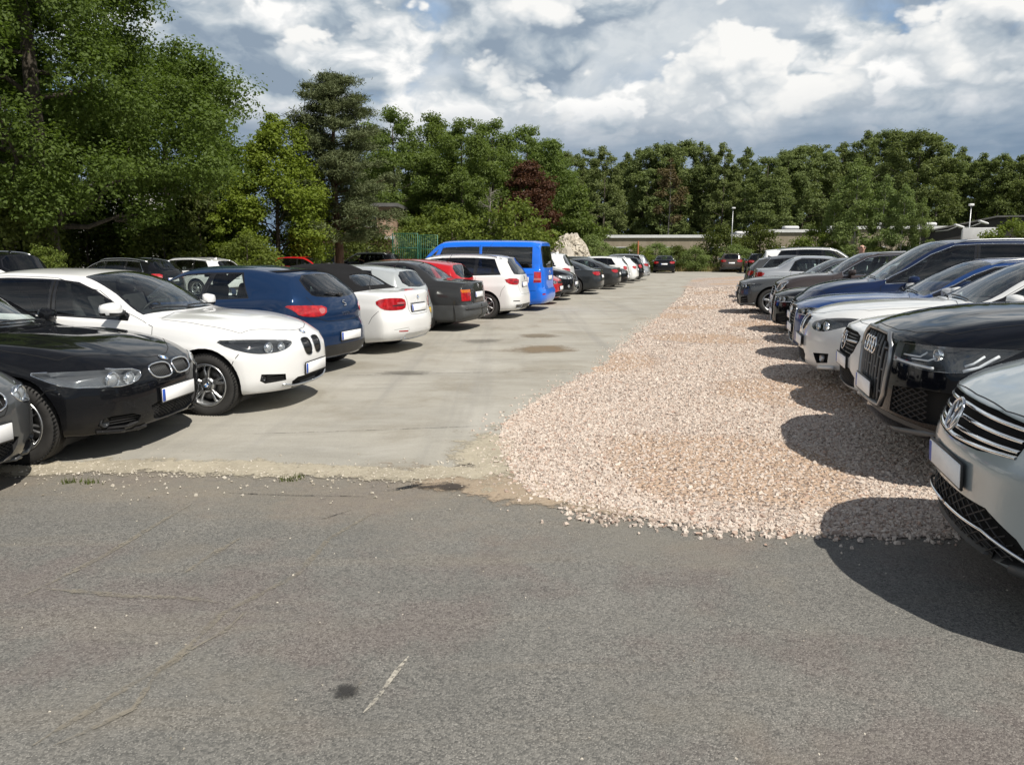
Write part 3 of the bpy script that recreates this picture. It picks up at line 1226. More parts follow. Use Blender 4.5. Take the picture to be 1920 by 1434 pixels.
    def roundel(self, view, a, b, r, side=1, kind='quarters', off=0.006):
        co, no = self.pt((view, a, b), side)
        up = Vector((0, 0, 1))
        x = up.cross(no)
        if x.length < 0.2:
            x = Vector((0, 1, 0))
        x.normalize()
        up = no.cross(x)
        c = co + no * off
        mb = MB()
        self.part('emblem', self._emblem(c, x, up, no, r, kind))

    def _emblem(self, c, x, up, no, r, kind):
        mb = MB()

        def P(u, v, w=0.0):
            return c + x * u + up * v + no * w
        circ = lambda rr, w=0.0, n=28: [P(rr * math.cos(2 * math.pi * i / n), rr * math.sin(2 * math.pi * i / n), w) for i in range(n)]
        if kind == 'quarters':
            mb.tube(circ(r * .95), r * .07, 6, 0, True)
            mb.tube(circ(r * .62, 0.001), r * .04, 6, 0, True)
            a, b = circ(r * .92, .0005), circ(r * .62, .0005)
            n = len(a)
            mb.add(a + b, [(i, (i + 1) % n, n + (i + 1) % n, n + i) for i in range(n)], 1, False)
            for q in range(4):
                pts = [P(0, 0, .001)] + [P(r * .62 * math.cos(math.pi / 2 * q + math.pi / 2 * k / 7), r * .62 * math.sin(math.pi / 2 * q + math.pi / 2 * k / 7), .001) for k in range(8)]
                mb.add(pts, [tuple(range(9))], 2 if q % 2 else 3, False)
            return mb.build('emblem', [M_CHROME, M_GLOSS, M_BLUE2, M_WHITE])
        if kind == 'ring_letters':
            mb.tube(circ(r * .94), r * .085, 8, 0, True)
            mb.add([P(0, 0, -.002)] + circ(r * .9, -.002), [(0, i + 1, (i + 1) % 28 + 1) for i in range(28)], 1, False)
            k = r * .80
            for pl in ([(-.42, .85), (-.13, .12), (.0, .12), (.13, .12), (.42, .85)][:5],):
                mb.tube([P(-.42 * k, .88 * k), P(-.04 * k, .14 * k)], r * .075, 6, 0)
                mb.tube([P(.42 * k, .88 * k), P(.04 * k, .14 * k)], r * .075, 6, 0)
            mb.tube([P(-.95 * k, .42 * k), P(-.42 * k, -.86 * k), P(0, .02 * k)], r * .075, 6, 0)
            mb.tube([P(.95 * k, .42 * k), P(.42 * k, -.86 * k), P(0, .02 * k)], r * .075, 6, 0)
            return mb.build('emblem', [M_CHROME, M_GLOSS])
        if kind == 'four_rings':
            for i in range(4):
                o = (i - 1.5) * r * 1.5
                mb.tube([P(o + r * math.cos(2 * math.pi * j / 28), r * math.sin(2 * math.pi * j / 28), .002 * (i % 2)) for j in range(28)], r * .12, 6, 0, True)
            return mb.build('emblem', [M_CHROME])
        if kind == 'star':
            mb.tube(circ(r), r * .06, 6, 0, True)
            for q in range(3):
                an = math.pi / 2 + q * 2 * math.pi / 3
                mb.tube([P(0, 0), P(r * math.cos(an), r * math.sin(an))], [r * .14, r * .02], 6, 0)
            return mb.build('emblem', [M_CHROME])
        if kind == 'letter':
            mb.tube([P(.7 * r, .75 * r), P(-.5 * r, .8 * r), P(-.75 * r, .35 * r), P(.0, .05 * r), P(.75 * r, -.3 * r), P(.5 * r, -.8 * r), P(-.75 * r, -.78 * r)], r * .16, 6, 0)
            return mb.build('emblem', [M_CHROME])

    def letters(self, txt, view, a, b, size, side=1, m=None, off=0.004, gap=1.0):
        cu = bpy.data.curves.new('letters', 'FONT')
        cu.body = txt
        cu.size = size
        cu.extrude = 0.0015
        cu.align_x = 'CENTER'
        cu.space_character = gap
        o = bpy.data.objects.new('letters_tmp', cu)
        COL.objects.link(o)
        dg = bpy.context.evaluated_depsgraph_get()
        me = bpy.data.meshes.new_from_object(o.evaluated_get(dg))
        bpy.data.objects.remove(o)
        co, no = self.pt((view, a, b), side)
        up = Vector((0, 0, 1))
        x = up.cross(no).normalized()
        up = no.cross(x)
        c = co + no * off
        for v in me.vertices:
            v.co = c + x * v.co.x + up * v.co.y + no * v.co.z
        me.materials.clear()
        me.materials.append(m or M_CHROME)
        self.part('lettering', me)

    def wheel_arches(self, r=None, clad=None):
        sf, sr, wr = self.sp['wheels']
        for s in (sf, sr):
            ra = (r or wr + 0.045)
            pts = [('S', s + ra * math.cos(q), wr + 0.0 + ra * math.sin(q)) for q in np.linspace(-0.75, math.pi + 0.75, 26)]
            pts = [Vector((self.L / 2 - p[1], 0, p[2])) for p in pts]
            for sd in (1, -1):
                if clad:
                    rc = ra + clad
                    pc = [Vector((self.L / 2 - s - rc * math.cos(q), 0, wr + rc * math.sin(q))) for q in np.linspace(-0.75, math.pi + 0.75, 26)]
                    self.cut('clad%d' % sd, pc, 'S', sd, nmin=-0.3, inside=lambda c, sd=sd: c.y * sd > self.sp['W'] * .72 and c.z < self.fbelt(s) - .01)
                self.cut('void', pts, 'S', sd, nmin=-0.3, only=('body', 'clad%d' % sd) + tuple(t for t in self.tags if t.startswith('door')),
                         inside=lambda c, sd=sd: c.y * sd > self.sp['W'] * .72 and c.z < wr + ra + 0.05)
                mb = MB()
                W = self.sp['W']
                out = []
                for q in np.linspace(-0.5, math.pi + 0.5, 22):
                    x, z = self.L / 2 - s - (ra + .001) * math.cos(q), wr + (ra + .001) * math.sin(q)
                    hit, no_, i_, d_ = self.bvh.ray_cast(Vector((x, sd * 5, z)), Vector((0, -sd, 0)))
                    yo = abs(hit.y) if hit is not None and z > self.sp['zb'] + .01 else W - .08
                    out.append((x, sd * yo, z))
                vs = []
                for p in out:
                    vs += [p, (p[0], p[1] - sd * 0.045, p[2]), (p[0], p[1] - sd * .34, p[2])]
                fs, n = [], len(out)
                for i in range(n - 1):
                    for k in range(2):
                        fs.append((i * 3 + k, i * 3 + k + 1, i * 3 + 4 + k, i * 3 + 3 + k))
                fs.append(tuple(i * 3 + 2 for i in range(n)))
                mb.add(vs, fs, 0, False)
                self.part('wheel_arch', mb.build('wheel_arch', [M_TRIM]))
        if clad:
            for sd in (1, -1):
                self.todo.append(lambda sd=sd: self.part('arch_cladding', self.sheet(['clad%d' % sd], [M_PLAST], -0.004, True, 0, 'arch_cladding')))

    def wheels(self, style='ten', width=0.215, inset=0.022, dark=False, emb=None):
        sf, sr, wr = self.sp['wheels']
        tyre, rim, hub = wheel_meshes(wr, width, style, dark, emb)
        for s in (sf, sr):
            for sd in (1, -1):
                y = sd * (self.sp['W'] - inset - width / 2)
                M = Matrix.Translation((self.L / 2 - s, y, wr - 0.006)) @ Matrix.Rotation(0 if sd > 0 else math.pi, 4, 'Z')
                i = self.part('wheel', (tyre, M))
                self.part('rim', (rim, Matrix.Identity(4)), i)
                self.part('hub_cap', (hub, Matrix.Identity(4)), i)

    def interior(self, rows=2, wheel_side=1):
        sp = self.sp
        L, W = self.L, sp['W']
        b = self.bpil
        zs = self.fbelt(b) - 0.40
        top = float(self.fze(b)) - 0.16
        for r in range(rows):
            for sd in (1, -1):
                mb = MB()
                s = b - 0.18 + r * 0.86
                if s + .35 > self.sp['rs'] + 0.4:
                    continue
                y = sd * 0.36
                mb.box((L / 2 - s + 0.28, y, zs), (0.52, 0.50, 0.16), 0, Matrix.Rotation(-.12, 3, 'Y'), .05)
                mb.box((L / 2 - s - 0.04, y, (zs + top) / 2 + .02), (0.14, 0.50 - .06 * (r > 0), top - zs - .1), 0, Matrix.Rotation(-.24, 3, 'Y'), .05, taper=(.8, .82))
                i = self.part('seat', mb.build('seat', [M_SEAT]))
                mb = MB()
                mb.box((L / 2 - s - 0.15, y, top + 0.03), (0.10, 0.27, 0.17), 0, Matrix.Rotation(-.2, 3, 'Y'), .045, taper=(.8, .85))
                self.part('headrest', mb.build('headrest', [M_SEAT]), i)
        mb = MB()
        zc = sp['cz']
        mb.box((L / 2 - sp['cs'] - 0.42, 0, zc - 0.12), (0.62, W * 1.55, 0.22), 0, None, .07)
        mb.box((L / 2 - sp['cs'] - 0.55, wheel_side * 0.36, zc - 0.02), (0.22, 0.36, 0.08), 0, None, .035)
        self.part('dashboard', mb.build('dashboard', [M_DASH]))
        mb = MB()
        c = Vector((L / 2 - sp['cs'] - 0.80, wheel_side * 0.36, zc - 0.10))
        ax = Vector((0.86, 0, -0.5)).normalized()
        u = Vector((0, 1, 0))
        w = ax.cross(u)
        mb.tube([c + u * .185 * math.cos(q) + w * .185 * math.sin(q) for q in np.linspace(0, 2 * math.pi, 25)[:-1]], .014, 6, 0, True)
        for q in (0.1, math.pi - .1, math.pi * 1.5):
            mb.tube([c, c + u * .18 * math.cos(q) + w * .18 * math.sin(q)], .016, 6)
        self.part('steering_wheel', mb.build('steering_wheel', [M_DASH]))
        mb = MB()
        co = Vector((L / 2 - sp['wt'] - .0, 0, sp['H'] - .14))
        mb.box(co, (.03, .22, .06), 0, None, .012)
        self.part('rearview_mirror', mb.build('rearview_mirror', [M_DASH]))

    def roof_rails(self, s0, s1, m=None, y=0.03, h=0.035):
        for sd in (1, -1):
            P3 = []
            for q in np.linspace(0, 1, 12):
                s = s0 + (s1 - s0) * q
                co, no = self.pt(('T', s, float(self.fye(s)) - y), sd)
                up = h * min(1, q * 9, (1 - q) * 9)
                P3.append(co + Vector((0, 0, up)))
            mb = MB()
            mb.tube(P3, .016, 8)
            self.part('roof_rail', mb.build('roof_rail', [m or M_ALU]))

    def antenna(self, s, y=0.0, fin=True, base=None):
        co, no = self.pt(('T', s, y))
        mb = MB()
        if fin:
            x = co.x
            mb.add([(x + .09, 0, co.z - .005), (x - .07, .028, co.z - .008), (x - .07, -.028, co.z - .008), (x - .075, 0, co.z + .062), (x - .02, 0.004, co.z + .045)],
                   [(0, 1, 4), (4, 1, 3), (0, 4, 2), (4, 3, 2), (1, 2, 3)], 0)
            self.part('antenna', mb.build('antenna', [PAINT]))
        else:
            mb.tube([co, co + Vector((-.12, 0, .16)), co + Vector((-.25, 0, .34))], [.008, .003, .002], 6)
            self.part('antenna', mb.build('antenna', [M_TRIM]))

    def exhaust(self, y, z, r=.035, n=1, side=1, sides=(1,)):
        for sd in sides:
            for k in range(n):
                yy = sd * (y + k * r * 2.3)
                hit, no, _, _ = self.bvh.ray_cast(Vector((-10, yy, z + .06)), Vector((1, 0, 0)))
                x = (hit.x if hit is not None else -self.L / 2 + .1)
                mb = MB()
                mb.lathe([(r * .85, -.2), (r, -.2), (r, .0), (r * .85, .0), (r * .8, -.12), (.002, -.12)], (x + .03, yy, z), (-1, 0, 0), 16)
                self.part('exhaust_pipe', mb.build('exhaust_pipe', [M_ALU]))

    def finish(self, extra_black=()):
        self.prep()
        n0 = len(self.parts)
        for f in self.todo:
            f()
        names = ['body'] + [k for k in self.bodymats]
        fm, mats = [], [PAINT]
        for nme in names:
            fs = self.byt.get(self.tagid(nme), [])
            if nme == 'body':
                fm += [0] * len(fs)
            else:
                if self.bodymats[nme] not in mats:
                    mats.append(self.bodymats[nme])
                fm += [mats.index(self.bodymats[nme])] * len(fs)
        self.part('body', self.sheet(names, mats, 0, False, 0, 'body', fmat=fm))
        for key, (mb, ms, par, nme) in self.acc.items():
            if par is None and nme.split('_')[0] in ('grille', 'intake'):
                own = [i for i, p in enumerate(self.parts) if p[0] == ('grille' if nme[0] == 'g' else 'air_intake')]
                if own:
                    par = own[-1] if key.endswith('~-1') else (own[-2] if key.endswith('~1') and len(own) > 1 else own[0])
            self.part(nme, mb.build(nme, ms), par)
        self.bm.free()
        return self


M_GLASSBALL = simple('projector_glass', (0.25, 0.28, 0.32), 0.05, metal=0.6, coat=1.0)
M_BLUE2 = simple('emblem_blue', (0.02, 0.20, 0.62), 0.3)
_WH = {}


def wheel_meshes(r, w, style, dark, emb):
    key = (round(r, 3), w, style, dark, emb)
    if key in _WH:
        return _WH[key]
    mb = MB()
    rr = r * (0.66 if style != 'big' else 0.73)
    if style == 'star5':
        rr = r * .70
    h = w / 2
    prof = [(rr, -h * .86), (rr + .012, -h * .95), (rr + (r - rr) * .5, -h * 1.0), (r - .022, -h * .92), (r - .006, -h * .80)]
    for y in (-.52, -.02, .48):
        prof += [(r, h * (y - .12)), (r, h * (y - .03)), (r - .008, h * (y - .02)), (r - .008, h * (y + .03)), (r, h * (y + .04)), (r, h * (y + .12))]
    prof += [(r - .006, h * .80), (r - .022, h * .92), (rr + (r - rr) * .5, h), (rr + .012, h * .95), (rr, h * .86), (rr - .02, h * .5), (rr - .02, -h * .8)]
    mb.lathe(prof, n=48)
    # short cuts across the shoulder of the tread
    for i in range(64):
        a = 2 * math.pi * i / 64
        mb.box((math.cos(a) * (r - .010), h * .80, math.sin(a) * (r - .010)), (.012, .05, .006), 1, Matrix.Rotation(-a, 3, 'Y'))
    tyre = mb.build('wheel', [M_TYRE, M_GAP])
    mr = M_RIMD if dark else M_RIM
    mb = MB()
    mb.lathe([(rr - .03, h * .25), (rr - .012, h * .75), (rr + .004, h * .90), (rr + .004, h * .97), (rr - .006, h * .99), (rr - .016, h * .92), (rr - .030, h * .55), (rr - .035, -h * .8)], n=48)
    ns, dbl, wid, twist = {'ten': (5, True, .026, 0), 'multi': (7, True, .016, 0), 'star5': (5, True, .032, 0.0), 'five': (5, False, .060, 0), 'seven': (7, False, .034, .12),
                           'big': (5, True, .026, .0), 'steel': (10, False, .036, 0)}[style]
    yo = h * .80
    for i in range(ns):
        for k in ((-1, 1) if dbl else (0,)):
            a0 = 2 * math.pi * i / ns + math.pi / 2
            spread_in, spread_out = (.10, .17) if style != 'multi' else (.14, .15)
            if style in ('star5', 'big'):
                spread_in, spread_out = .16, .17
            st = []
            for q, yy, ww in ((.045, yo - .012, 1.0), (.35, yo - .002, 1.0), (.7, yo - .004, .9), (1.0, yo - .016, 1.15)):
                rad = .05 + (rr - .062) * q
                a = a0 + k * (spread_in + (spread_out - spread_in) * q) * (1 if q > .1 else .6) + twist * q
                c = Vector((math.cos(a) * rad, yy, math.sin(a) * rad))
                tq = Vector((-math.sin(a), 0, math.cos(a)))
                st.append([c + tq * wid * .5 * ww + Vector((0, -.03, 0)), c + tq * wid * .5 * ww + Vector((0, -.006, 0)), c + tq * wid * .3 * ww,
                           c - tq * wid * .3 * ww, c - tq * wid * .5 * ww + Vector((0, -.006, 0)), c - tq * wid * .5 * ww + Vector((0, -.03, 0))])
            vs = [p for s_ in st for p in s_]
            fs = []
            for a in range(3):
                for b in range(6):
                    b2 = (b + 1) % 6
                    fs.append((a * 6 + b, a * 6 + b2, a * 6 + 6 + b2, a * 6 + 6 + b))
            mb.add(vs, fs, 0, False)
    mb.lathe([(.075, yo - .05), (.072, yo - .012), (.05, yo - .004), (.0, yo - .004)], n=24)
    for i in range(5):
        a = 2 * math.pi * i / 5 + .3
        mb.lathe([(.011, 0), (.011, .006), (.001, .006)], (math.cos(a) * .053, yo - .010, math.sin(a) * .053), (0, 1, 0), 8, 1)
    # brake disc and dark drum behind
    mb.lathe([(.001, h * .05), (rr * .72, h * .05), (rr * .72, h * .12), (.08, h * .12)], n=32, mat=2)
    mb.lathe([(.001, -h * .3), (rr - .03, -h * .3)], n=32, mat=1)
    rim = mb.build('rim', [mr, M_GAP, M_DISC])
    mb = MB()
    if emb:
        me = Car._emblem(None, Vector((0, yo + .002, 0)), Vector((1, 0, 0)), Vector((0, 0, 1)), Vector((0, 1, 0)), .034, emb)
        me.name = 'hub_cap'
        hub = me
    else:
        mb.lathe([(.034, -.01), (.033, .003), (.025, .006), (.001, .007)], (0, yo, 0), (0, 1, 0), 24)
        hub = mb.build('hub_cap', [mr])
    _WH[key] = (tyre, rim, hub)
    return _WH[key]


def put_car(model, name, at, heading, paintm, label, cat, group=None, end='nose', extra=None, trims=None, z=0.0):
    """place a car with its nose (or tail) over the ground point `at`, pointing along `heading` degrees"""
    h = R(heading)
    d = Vector((math.cos(h), math.sin(h), 0))
    c = Vector((at[0], at[1], z)) + d * (-model.L / 2 if end == 'nose' else model.L / 2)
    root = empty(name, c, h)
    tag(root, label, cat, group)
    obs = []
    for nm, me, par in model.parts:
        Mx = None
        if isinstance(me, tuple):
            me, Mx = me
        o = bpy.data.objects.new(nm, me)
        o.parent = root if par is None else obs[par]
        if Mx is not None:
            o.matrix_local = Mx
        COL.objects.link(o)
        for sl in o.material_slots:
            if sl.material == PAINT:
                sl.link = 'OBJECT'
                sl.material = paintm
            elif trims and sl.material in trims:
                r_ = trims[sl.material]
                sl.link = 'OBJECT'
                sl.material = r_
        obs.append(o)
    return root
# ------------------------------------------------------------------ cars: the models
NOSE = [(.17, .12), (.24, .05), (.34, .005), (.46, 0), (.58, .012), (.66, .045), (.74, .11), (.85, .22)]
TAIL_SALOON = [(.18, .14), (.26, .06), (.36, .01), (.52, 0), (.62, .012), (.70, .035), (.95, .075), (1.1, .14)]
TAIL_HATCH = [(.18, .14), (.27, .05), (.38, .005), (.55, 0), (.64, .02), (.72, .05), (.92, .09), (1.03, .14), (1.2, .27), (1.36, .42)]


def sc(prof, z0, k):
    """lift a nose or tail profile"""
    return [(z0 + z * k, i) for z, i in prof]


def door_set(c, sA, sB, sC=None, zl=0.30, rear_arch=None):
    """front and rear door outlines from the pillars"""
    bt = c.fbelt
    tp = lambda s: float(max(c.fze(s) - .022, bt(s) + .02))
    front = [('S', sA, zl + .04), ('S', sA - .03, .6), ('S', sA - .02, float(bt(sA)) - .02), ('S', sA + .30, tp(sA + .30)), ('S', sA + .62, tp(sA + .62)), ('S', sB[1], tp(sB[1])), ('S', sB[0], float(bt(sB[0]))), ('S', sB[0], zl)]
    c.door('door_front', front)
    if sC:
        rear = [('S', sB[0] + .01, zl), ('S', sB[0] + .01, float(bt(sB[0]))), ('S', sB[1] + .01, tp(sB[1]))]
        rear += [('S', s, tp(s)) for s in np.linspace(sB[1] + .2, sC[1], 4)]
        rear += [('S', sC[0], float(bt(sC[0])) - .02), ('S', sC[0] + .02, .80), ('S', sC[2], .55), ('S', sC[2] - .06, zl)]
        c.door('door_rear', rear)


def bonnet(c, s0=.16, y0=.45, cs=None, yw=None, s1=None):
    sp = c.sp
    cs = cs or sp['cs']
    yw = yw or sp['W'] - .115
    s1 = s1 or s0 + .33
    c.panel('bonnet', [('T', s0, 0), ('T', s0 + .015, y0 * .5), ('T', s0 + .08, y0), ('T', s1, yw - .06), ('T', s1 + .35, yw - .02), ('T', cs - .05, yw - .03), ('T', cs + .02, yw * .5), ('T', cs - .03, 0)], 'T')


def m_e90():
    c = Car(carspec(4.52, .908, 1.42, .70, 1.44, .955, 2.32, 3.36, 1.385, [(0, .655), (.3, .715), (.8, .80), (1.5, .885), (2.5, .94), (3.5, .98), (4.1, .985), (4.52, .95)],
                    TAIL_SALOON, NOSE, ds=4.02, dz=1.085, tz=1.03, lift=0.0, wheels=(.80, 3.56, .322), bowF=(.40, 3.0)))
    c.windows(1.66, [(2.62, 2.70, .03)], (3.62, 3.42), chrome=False)
    c.windscreen()
    c.rear_glass([('T', 3.42, 0), ('T', 3.44, .50), ('T', 3.95, .60), ('T', 3.98, 0)], 'T')
    kid = [('F', .024, .680), ('F', .12, .698), ('F', .275, .690), ('F', .312, .655), ('F', .285, .600), ('F', .20, .578), ('F', .05, .580), ('F', .024, .62)]
    c.opening('grille', kid, 'F', .035, 1)
    c.bars('grille_bars', [[('F', y, .590 + .015 * (y > .24)), ('F', y, .690 - .01 * (y > .24))] for y in np.arange(.05, .285, .024)], .0026, M_PLASTL, .012)
    for sd in (1, -1):
        c.trim('grille_frame', kid, .0075, [M_CHROME], sd, True, .001, 1)
    c.headlight([('F', .39, .680), ('F', .42, .612), ('F', .55, .572), ('F', .70, .575), ('S', .38, .60), ('S', .52, .645), ('S', .68, .705), ('S', .52, .712), ('F', .62, .705)], 'FC',
                cups=((('F', .62, .640), .060, 1), (('F', .49, .638), .048, 1)), depth=.05, frame=.005, bowl=M_BOWLM)
    c.opening('air_intake', [('F', 0, .405), ('F', .26, .40), ('F', .36, .375), ('F', .31, .27), ('F', .25, .235), ('F', 0, .23)], 'F', .06, 0, mirror=True)
    c.mesh_bars('intake_mesh', [('F', .01, .39), ('F', .34, .37), ('F', .29, .25), ('F', .01, .24)], .022, .0028, M_TRIM, .02)
    c.opening('air_intake', [('F', .45, .345), ('F', .73, .355), ('F', .745, .26), ('F', .45, .235)], 'FC', .05, 1, tag='s')
    c.mesh_bars('intake_slats', [('F', .47, .335), ('F', .67, .34), ('F', .68, .265), ('F', .47, .25)], .022, .004, M_TRIM, .02, horiz=True, diag=False)
    for sd in (1, -1):
        co, no = c.pt(('F', .70, .305), sd)
        mb = MB()
        mb.lathe([(.040, -.04), (.040, -.012), (.034, -.010), (.030, -.02), (.0, -.03)], co, (1, .25 * sd, 0), 20, 0)
        c.part('fog_light', mb.build('fog_light', [M_BOWLD]))
        P3, N3 = c.trace([('F', .74, .245), ('F', .5, .215), ('F', .38, .225), ('F', .30, .205)], sd, .012)
        c.mb('bumper_lip', [PAINT]).tube(P3, .017, 6)
    P3, N3 = c.trace([('F', .30, .205), ('F', 0, .20), ('F', -.30, .205)], 1, .014)
    c.mb('bumper_lip', [PAINT]).tube(P3, .017, 6)
    bonnet(c, .14, .30, s1=.52)
    c.gap([('F', 0, .535), ('F', .24, .545), ('F', .30, .60)], 1)
    c.gap([('F', 0, .535), ('F', .24, .545), ('F', .30, .60)], -1)
    for sd in (1, -1):
        c.gap([('S', .40, .60), ('S', .52, .58), ('S', .60, .50)], sd)
    c.plate('F', .44)
    c.roundel('T', .105, 0, .041)
    door_set(c, 1.42, (2.62, 2.70), (3.62, 3.40, 3.25))
    c.mirror(1.78, .965)
    c.handles([(2.48, .80), (3.48, .83)])
    c.wheel_arches()
    c.wheels('multi', .225, emb='quarters')
    c.interior()
    c.taillight([('R', .45, .90), ('R', .45, .78), ('R', .70, .74), ('S', 4.30, .78), ('S', 4.25, .92)], 'RC', clear=[('R', .47, .83), ('R', .47, .79), ('R', .68, .77), ('R', .68, .81)])
    c.plate('R', .70)
    return c.finish()


def m_f20():
    c = Car(carspec(4.32, .883, 1.425, .70, 1.32, .985, 2.12, 3.75, 1.355, [(0, .655), (.25, .725), (.6, .80), (1.0, .855), (1.45, .905), (2.2, .945), (3.2, .985), (3.9, 1.01), (4.32, 1.0)],
                    TAIL_HATCH, NOSE, lift=0.03, wheels=(.775, 3.465, .316), bowF=(.42, 3.0), yr=.585, yc=.72, hoodf=(.40, .70, .90)))
    c.windows(1.60, [(2.42, 2.46, .035), (3.30, 3.24, .03)], (3.66, 3.40))
    c.windscreen(bow=.13)
    c.rear_glass([('R', 0, 1.30), ('R', .46, 1.28), ('R', .56, 1.06), ('R', 0, 1.03)])
    kid = [('F', .026, .672), ('F', .11, .690), ('F', .212, .680), ('F', .232, .63), ('F', .21, .535), ('F', .135, .508), ('F', .05, .515), ('F', .027, .57)]
    c.opening('grille', kid, 'F', .035, 1)
    c.bars('grille_bars', [[('F', y, .525), ('F', y, .675)] for y in np.arange(.048, .22, .0185)], .0045, M_GLOSS, .010)
    for sd in (1, -1):
        c.trim('grille_frame', kid, .0045, [M_CHROME], sd, True, .001, 1)
    c.headlight([('F', .36, .685), ('F', .40, .635), ('F', .54, .590), ('F', .70, .578), ('S', .33, .60), ('S', .52, .655), ('S', .68, .735), ('S', .45, .735), ('F', .60, .712)], 'FC',
                cups=((('F', .64, .648), .052, 1), (('F', .51, .645), .042, 1)), depth=.05)
    c.opening('air_intake', [('F', 0, .335), ('F', .37, .335), ('F', .44, .30), ('F', .40, .225), ('F', 0, .215)], 'F', .05, 0, mirror=True)
    c.opening('air_intake', [('F', .53, .385), ('F', .74, .405), ('F', .75, .345), ('F', .71, .315), ('F', .52, .325)], 'FC', .04, 0, tag='s')
    c.mesh_bars('intake_slats', [('F', .54, .38), ('F', .70, .39), ('F', .70, .325), ('F', .54, .33)], .02, .004, M_TRIM, .012, horiz=True, diag=False)
    for sd in (1, -1):
        P3, N3 = c.trace([('F', 0, .245), ('F', .40, .255), ('F', .55, .285)], sd, .006)
        c.mb('bumper_strip', [M_ALU]).tube(P3, .014, 6)
        co, no = c.pt(('F', .715, .36), sd)
        mb = MB()
        mb.lathe([(.030, -.035), (.030, -.012), (.025, -.010), (.022, -.02), (.0, -.028)], co, (1, .25 * sd, 0), 20, 0)
        c.part('fog_light', mb.build('fog_light', [M_BOWLD]))
    bonnet(c, .17, .36, s1=.46)
    for sd in (1, -1):
        c.gap([('S', .42, .60), ('S', .47, .53), ('S', .50, .46)], sd)
    c.plate('F', .40)
    c.roundel('T', .13, 0, .038)
    door_set(c, 1.33, (2.42, 2.46), (3.28, 3.22, 3.05))
    c.mirror(1.66, 1.02)
    c.handles([(2.28, .82), (3.18, .84)])
    c.wheel_arches()
    c.wheels('ten', .205, emb='quarters')
    c.interior()
    c.antenna(3.6)
    c.taillight([('R', .42, .92), ('R', .44, .78), ('R', .66, .74), ('S', 4.06, .80), ('S', 4.02, .93)], 'RC')
    return c.finish()


def m_leon():
    tail = [(.18, .14), (.27, .05), (.38, .005), (.55, 0), (.63, .03), (.70, .06), (.80, .055), (.93, .09), (1.03, .15), (1.2, .36), (1.36, .58)]
    c = Car(carspec(4.23, .905, 1.425, .70, 1.25, .96, 2.02, 3.70, 1.37, [(0, .65), (.3, .73), (1.0, .85), (1.5, .905), (2.4, .955), (3.2, 1.0), (3.8, 1.025), (4.23, 1.0)],
                    tail, NOSE, lift=0.08, wheels=(.86, 3.46, .325), yr=.58, bowR=(.36, 3.0)))
    c.windows(1.50, [(2.50, 2.58, .04)], (3.22, 3.02))
    c.windscreen()
    c.rear_glass([('R', 0, 1.315), ('R', .44, 1.30), ('R', .57, 1.06), ('R', .45, 1.02), ('R', 0, 1.005)])
    c.taillight([('R', .40, .915), ('R', .44, .80), ('R', .60, .775), ('R', .78, .80), ('S', 3.90, .86), ('S', 3.74, .935), ('R', .72, .93)], 'RC', smooth=1,
                clear=[('R', .44, .89), ('R', .46, .825), ('R', .52, .81), ('R', .55, .885)])
    c.gap([('R', 0, .70), ('R', .42, .71), ('R', .62, .77)], 1)
    c.gap([('R', 0, .70), ('R', .42, .71), ('R', .62, .77)], -1)
    for sd in (1, -1):
        c.gap([('R', .58, .915), ('R', .63, 1.03)], sd)
        c.gap([('S', 3.95, .80), ('S', 3.84, .66), ('S', 3.80, .5)], sd)
    c.inlay('rear_diffuser', [('R', 0, .40), ('R', .50, .40), ('R', .72, .33), ('R', .72, .25), ('R', 0, .25)], 'R', M_TRIM, mirror=True)
    c.plate('R', .50)
    c.roundel('R', 0, .925, .045, kind='letter', off=.01)
    c.letters('LEON', 'R', 0, .775, .055, gap=1.5)
    mb = MB()
    P3, N3 = c.trace([('R', -.50, 1.345), ('R', 0, 1.365), ('R', .50, 1.345)], 1, 0, step=.08)
    V = []
    for p in P3:
        V += [p + Vector((.16, 0, .018)), p + Vector((-.07, 0, .0)), p + Vector((-.07, 0, -.018)), p + Vector((.0, 0, -.018))]
    F_ = []
    for i in range(len(P3) - 1):
        for k in range(4):
            F_.append((i * 4 + k, i * 4 + (k + 1) % 4, i * 4 + 4 + (k + 1) % 4, i * 4 + 4 + k))
    F_ += [(0, 1, 2, 3), tuple(len(V) - 4 + k for k in range(4))]
    mb.add(V, F_, 0, False)
    c.part('roof_spoiler', mb.build('roof_spoiler', [PAINT]))
    mb = MB()
    P3, N3 = c.trace([('R', 0.0, 1.03), ('R', .3, 1.06)], 1, .015)
    mb.tube(P3, .009, 6)
    mb.box(P3[0], (.05, .09, .05), 0, None, .015)
    c.part('rear_wiper', mb.build('rear_wiper', [M_TRIM]))
    door_set(c, 1.25, (2.52, 2.56))
    c.mirror(1.58, .965)
    c.handles([(2.38, .84)])
    c.wheel_arches()
    c.wheels('ten', .225)
    c.interior()
    c.exhaust(.50, .30, .03, 1, sides=(-1,))
    return c.finish()


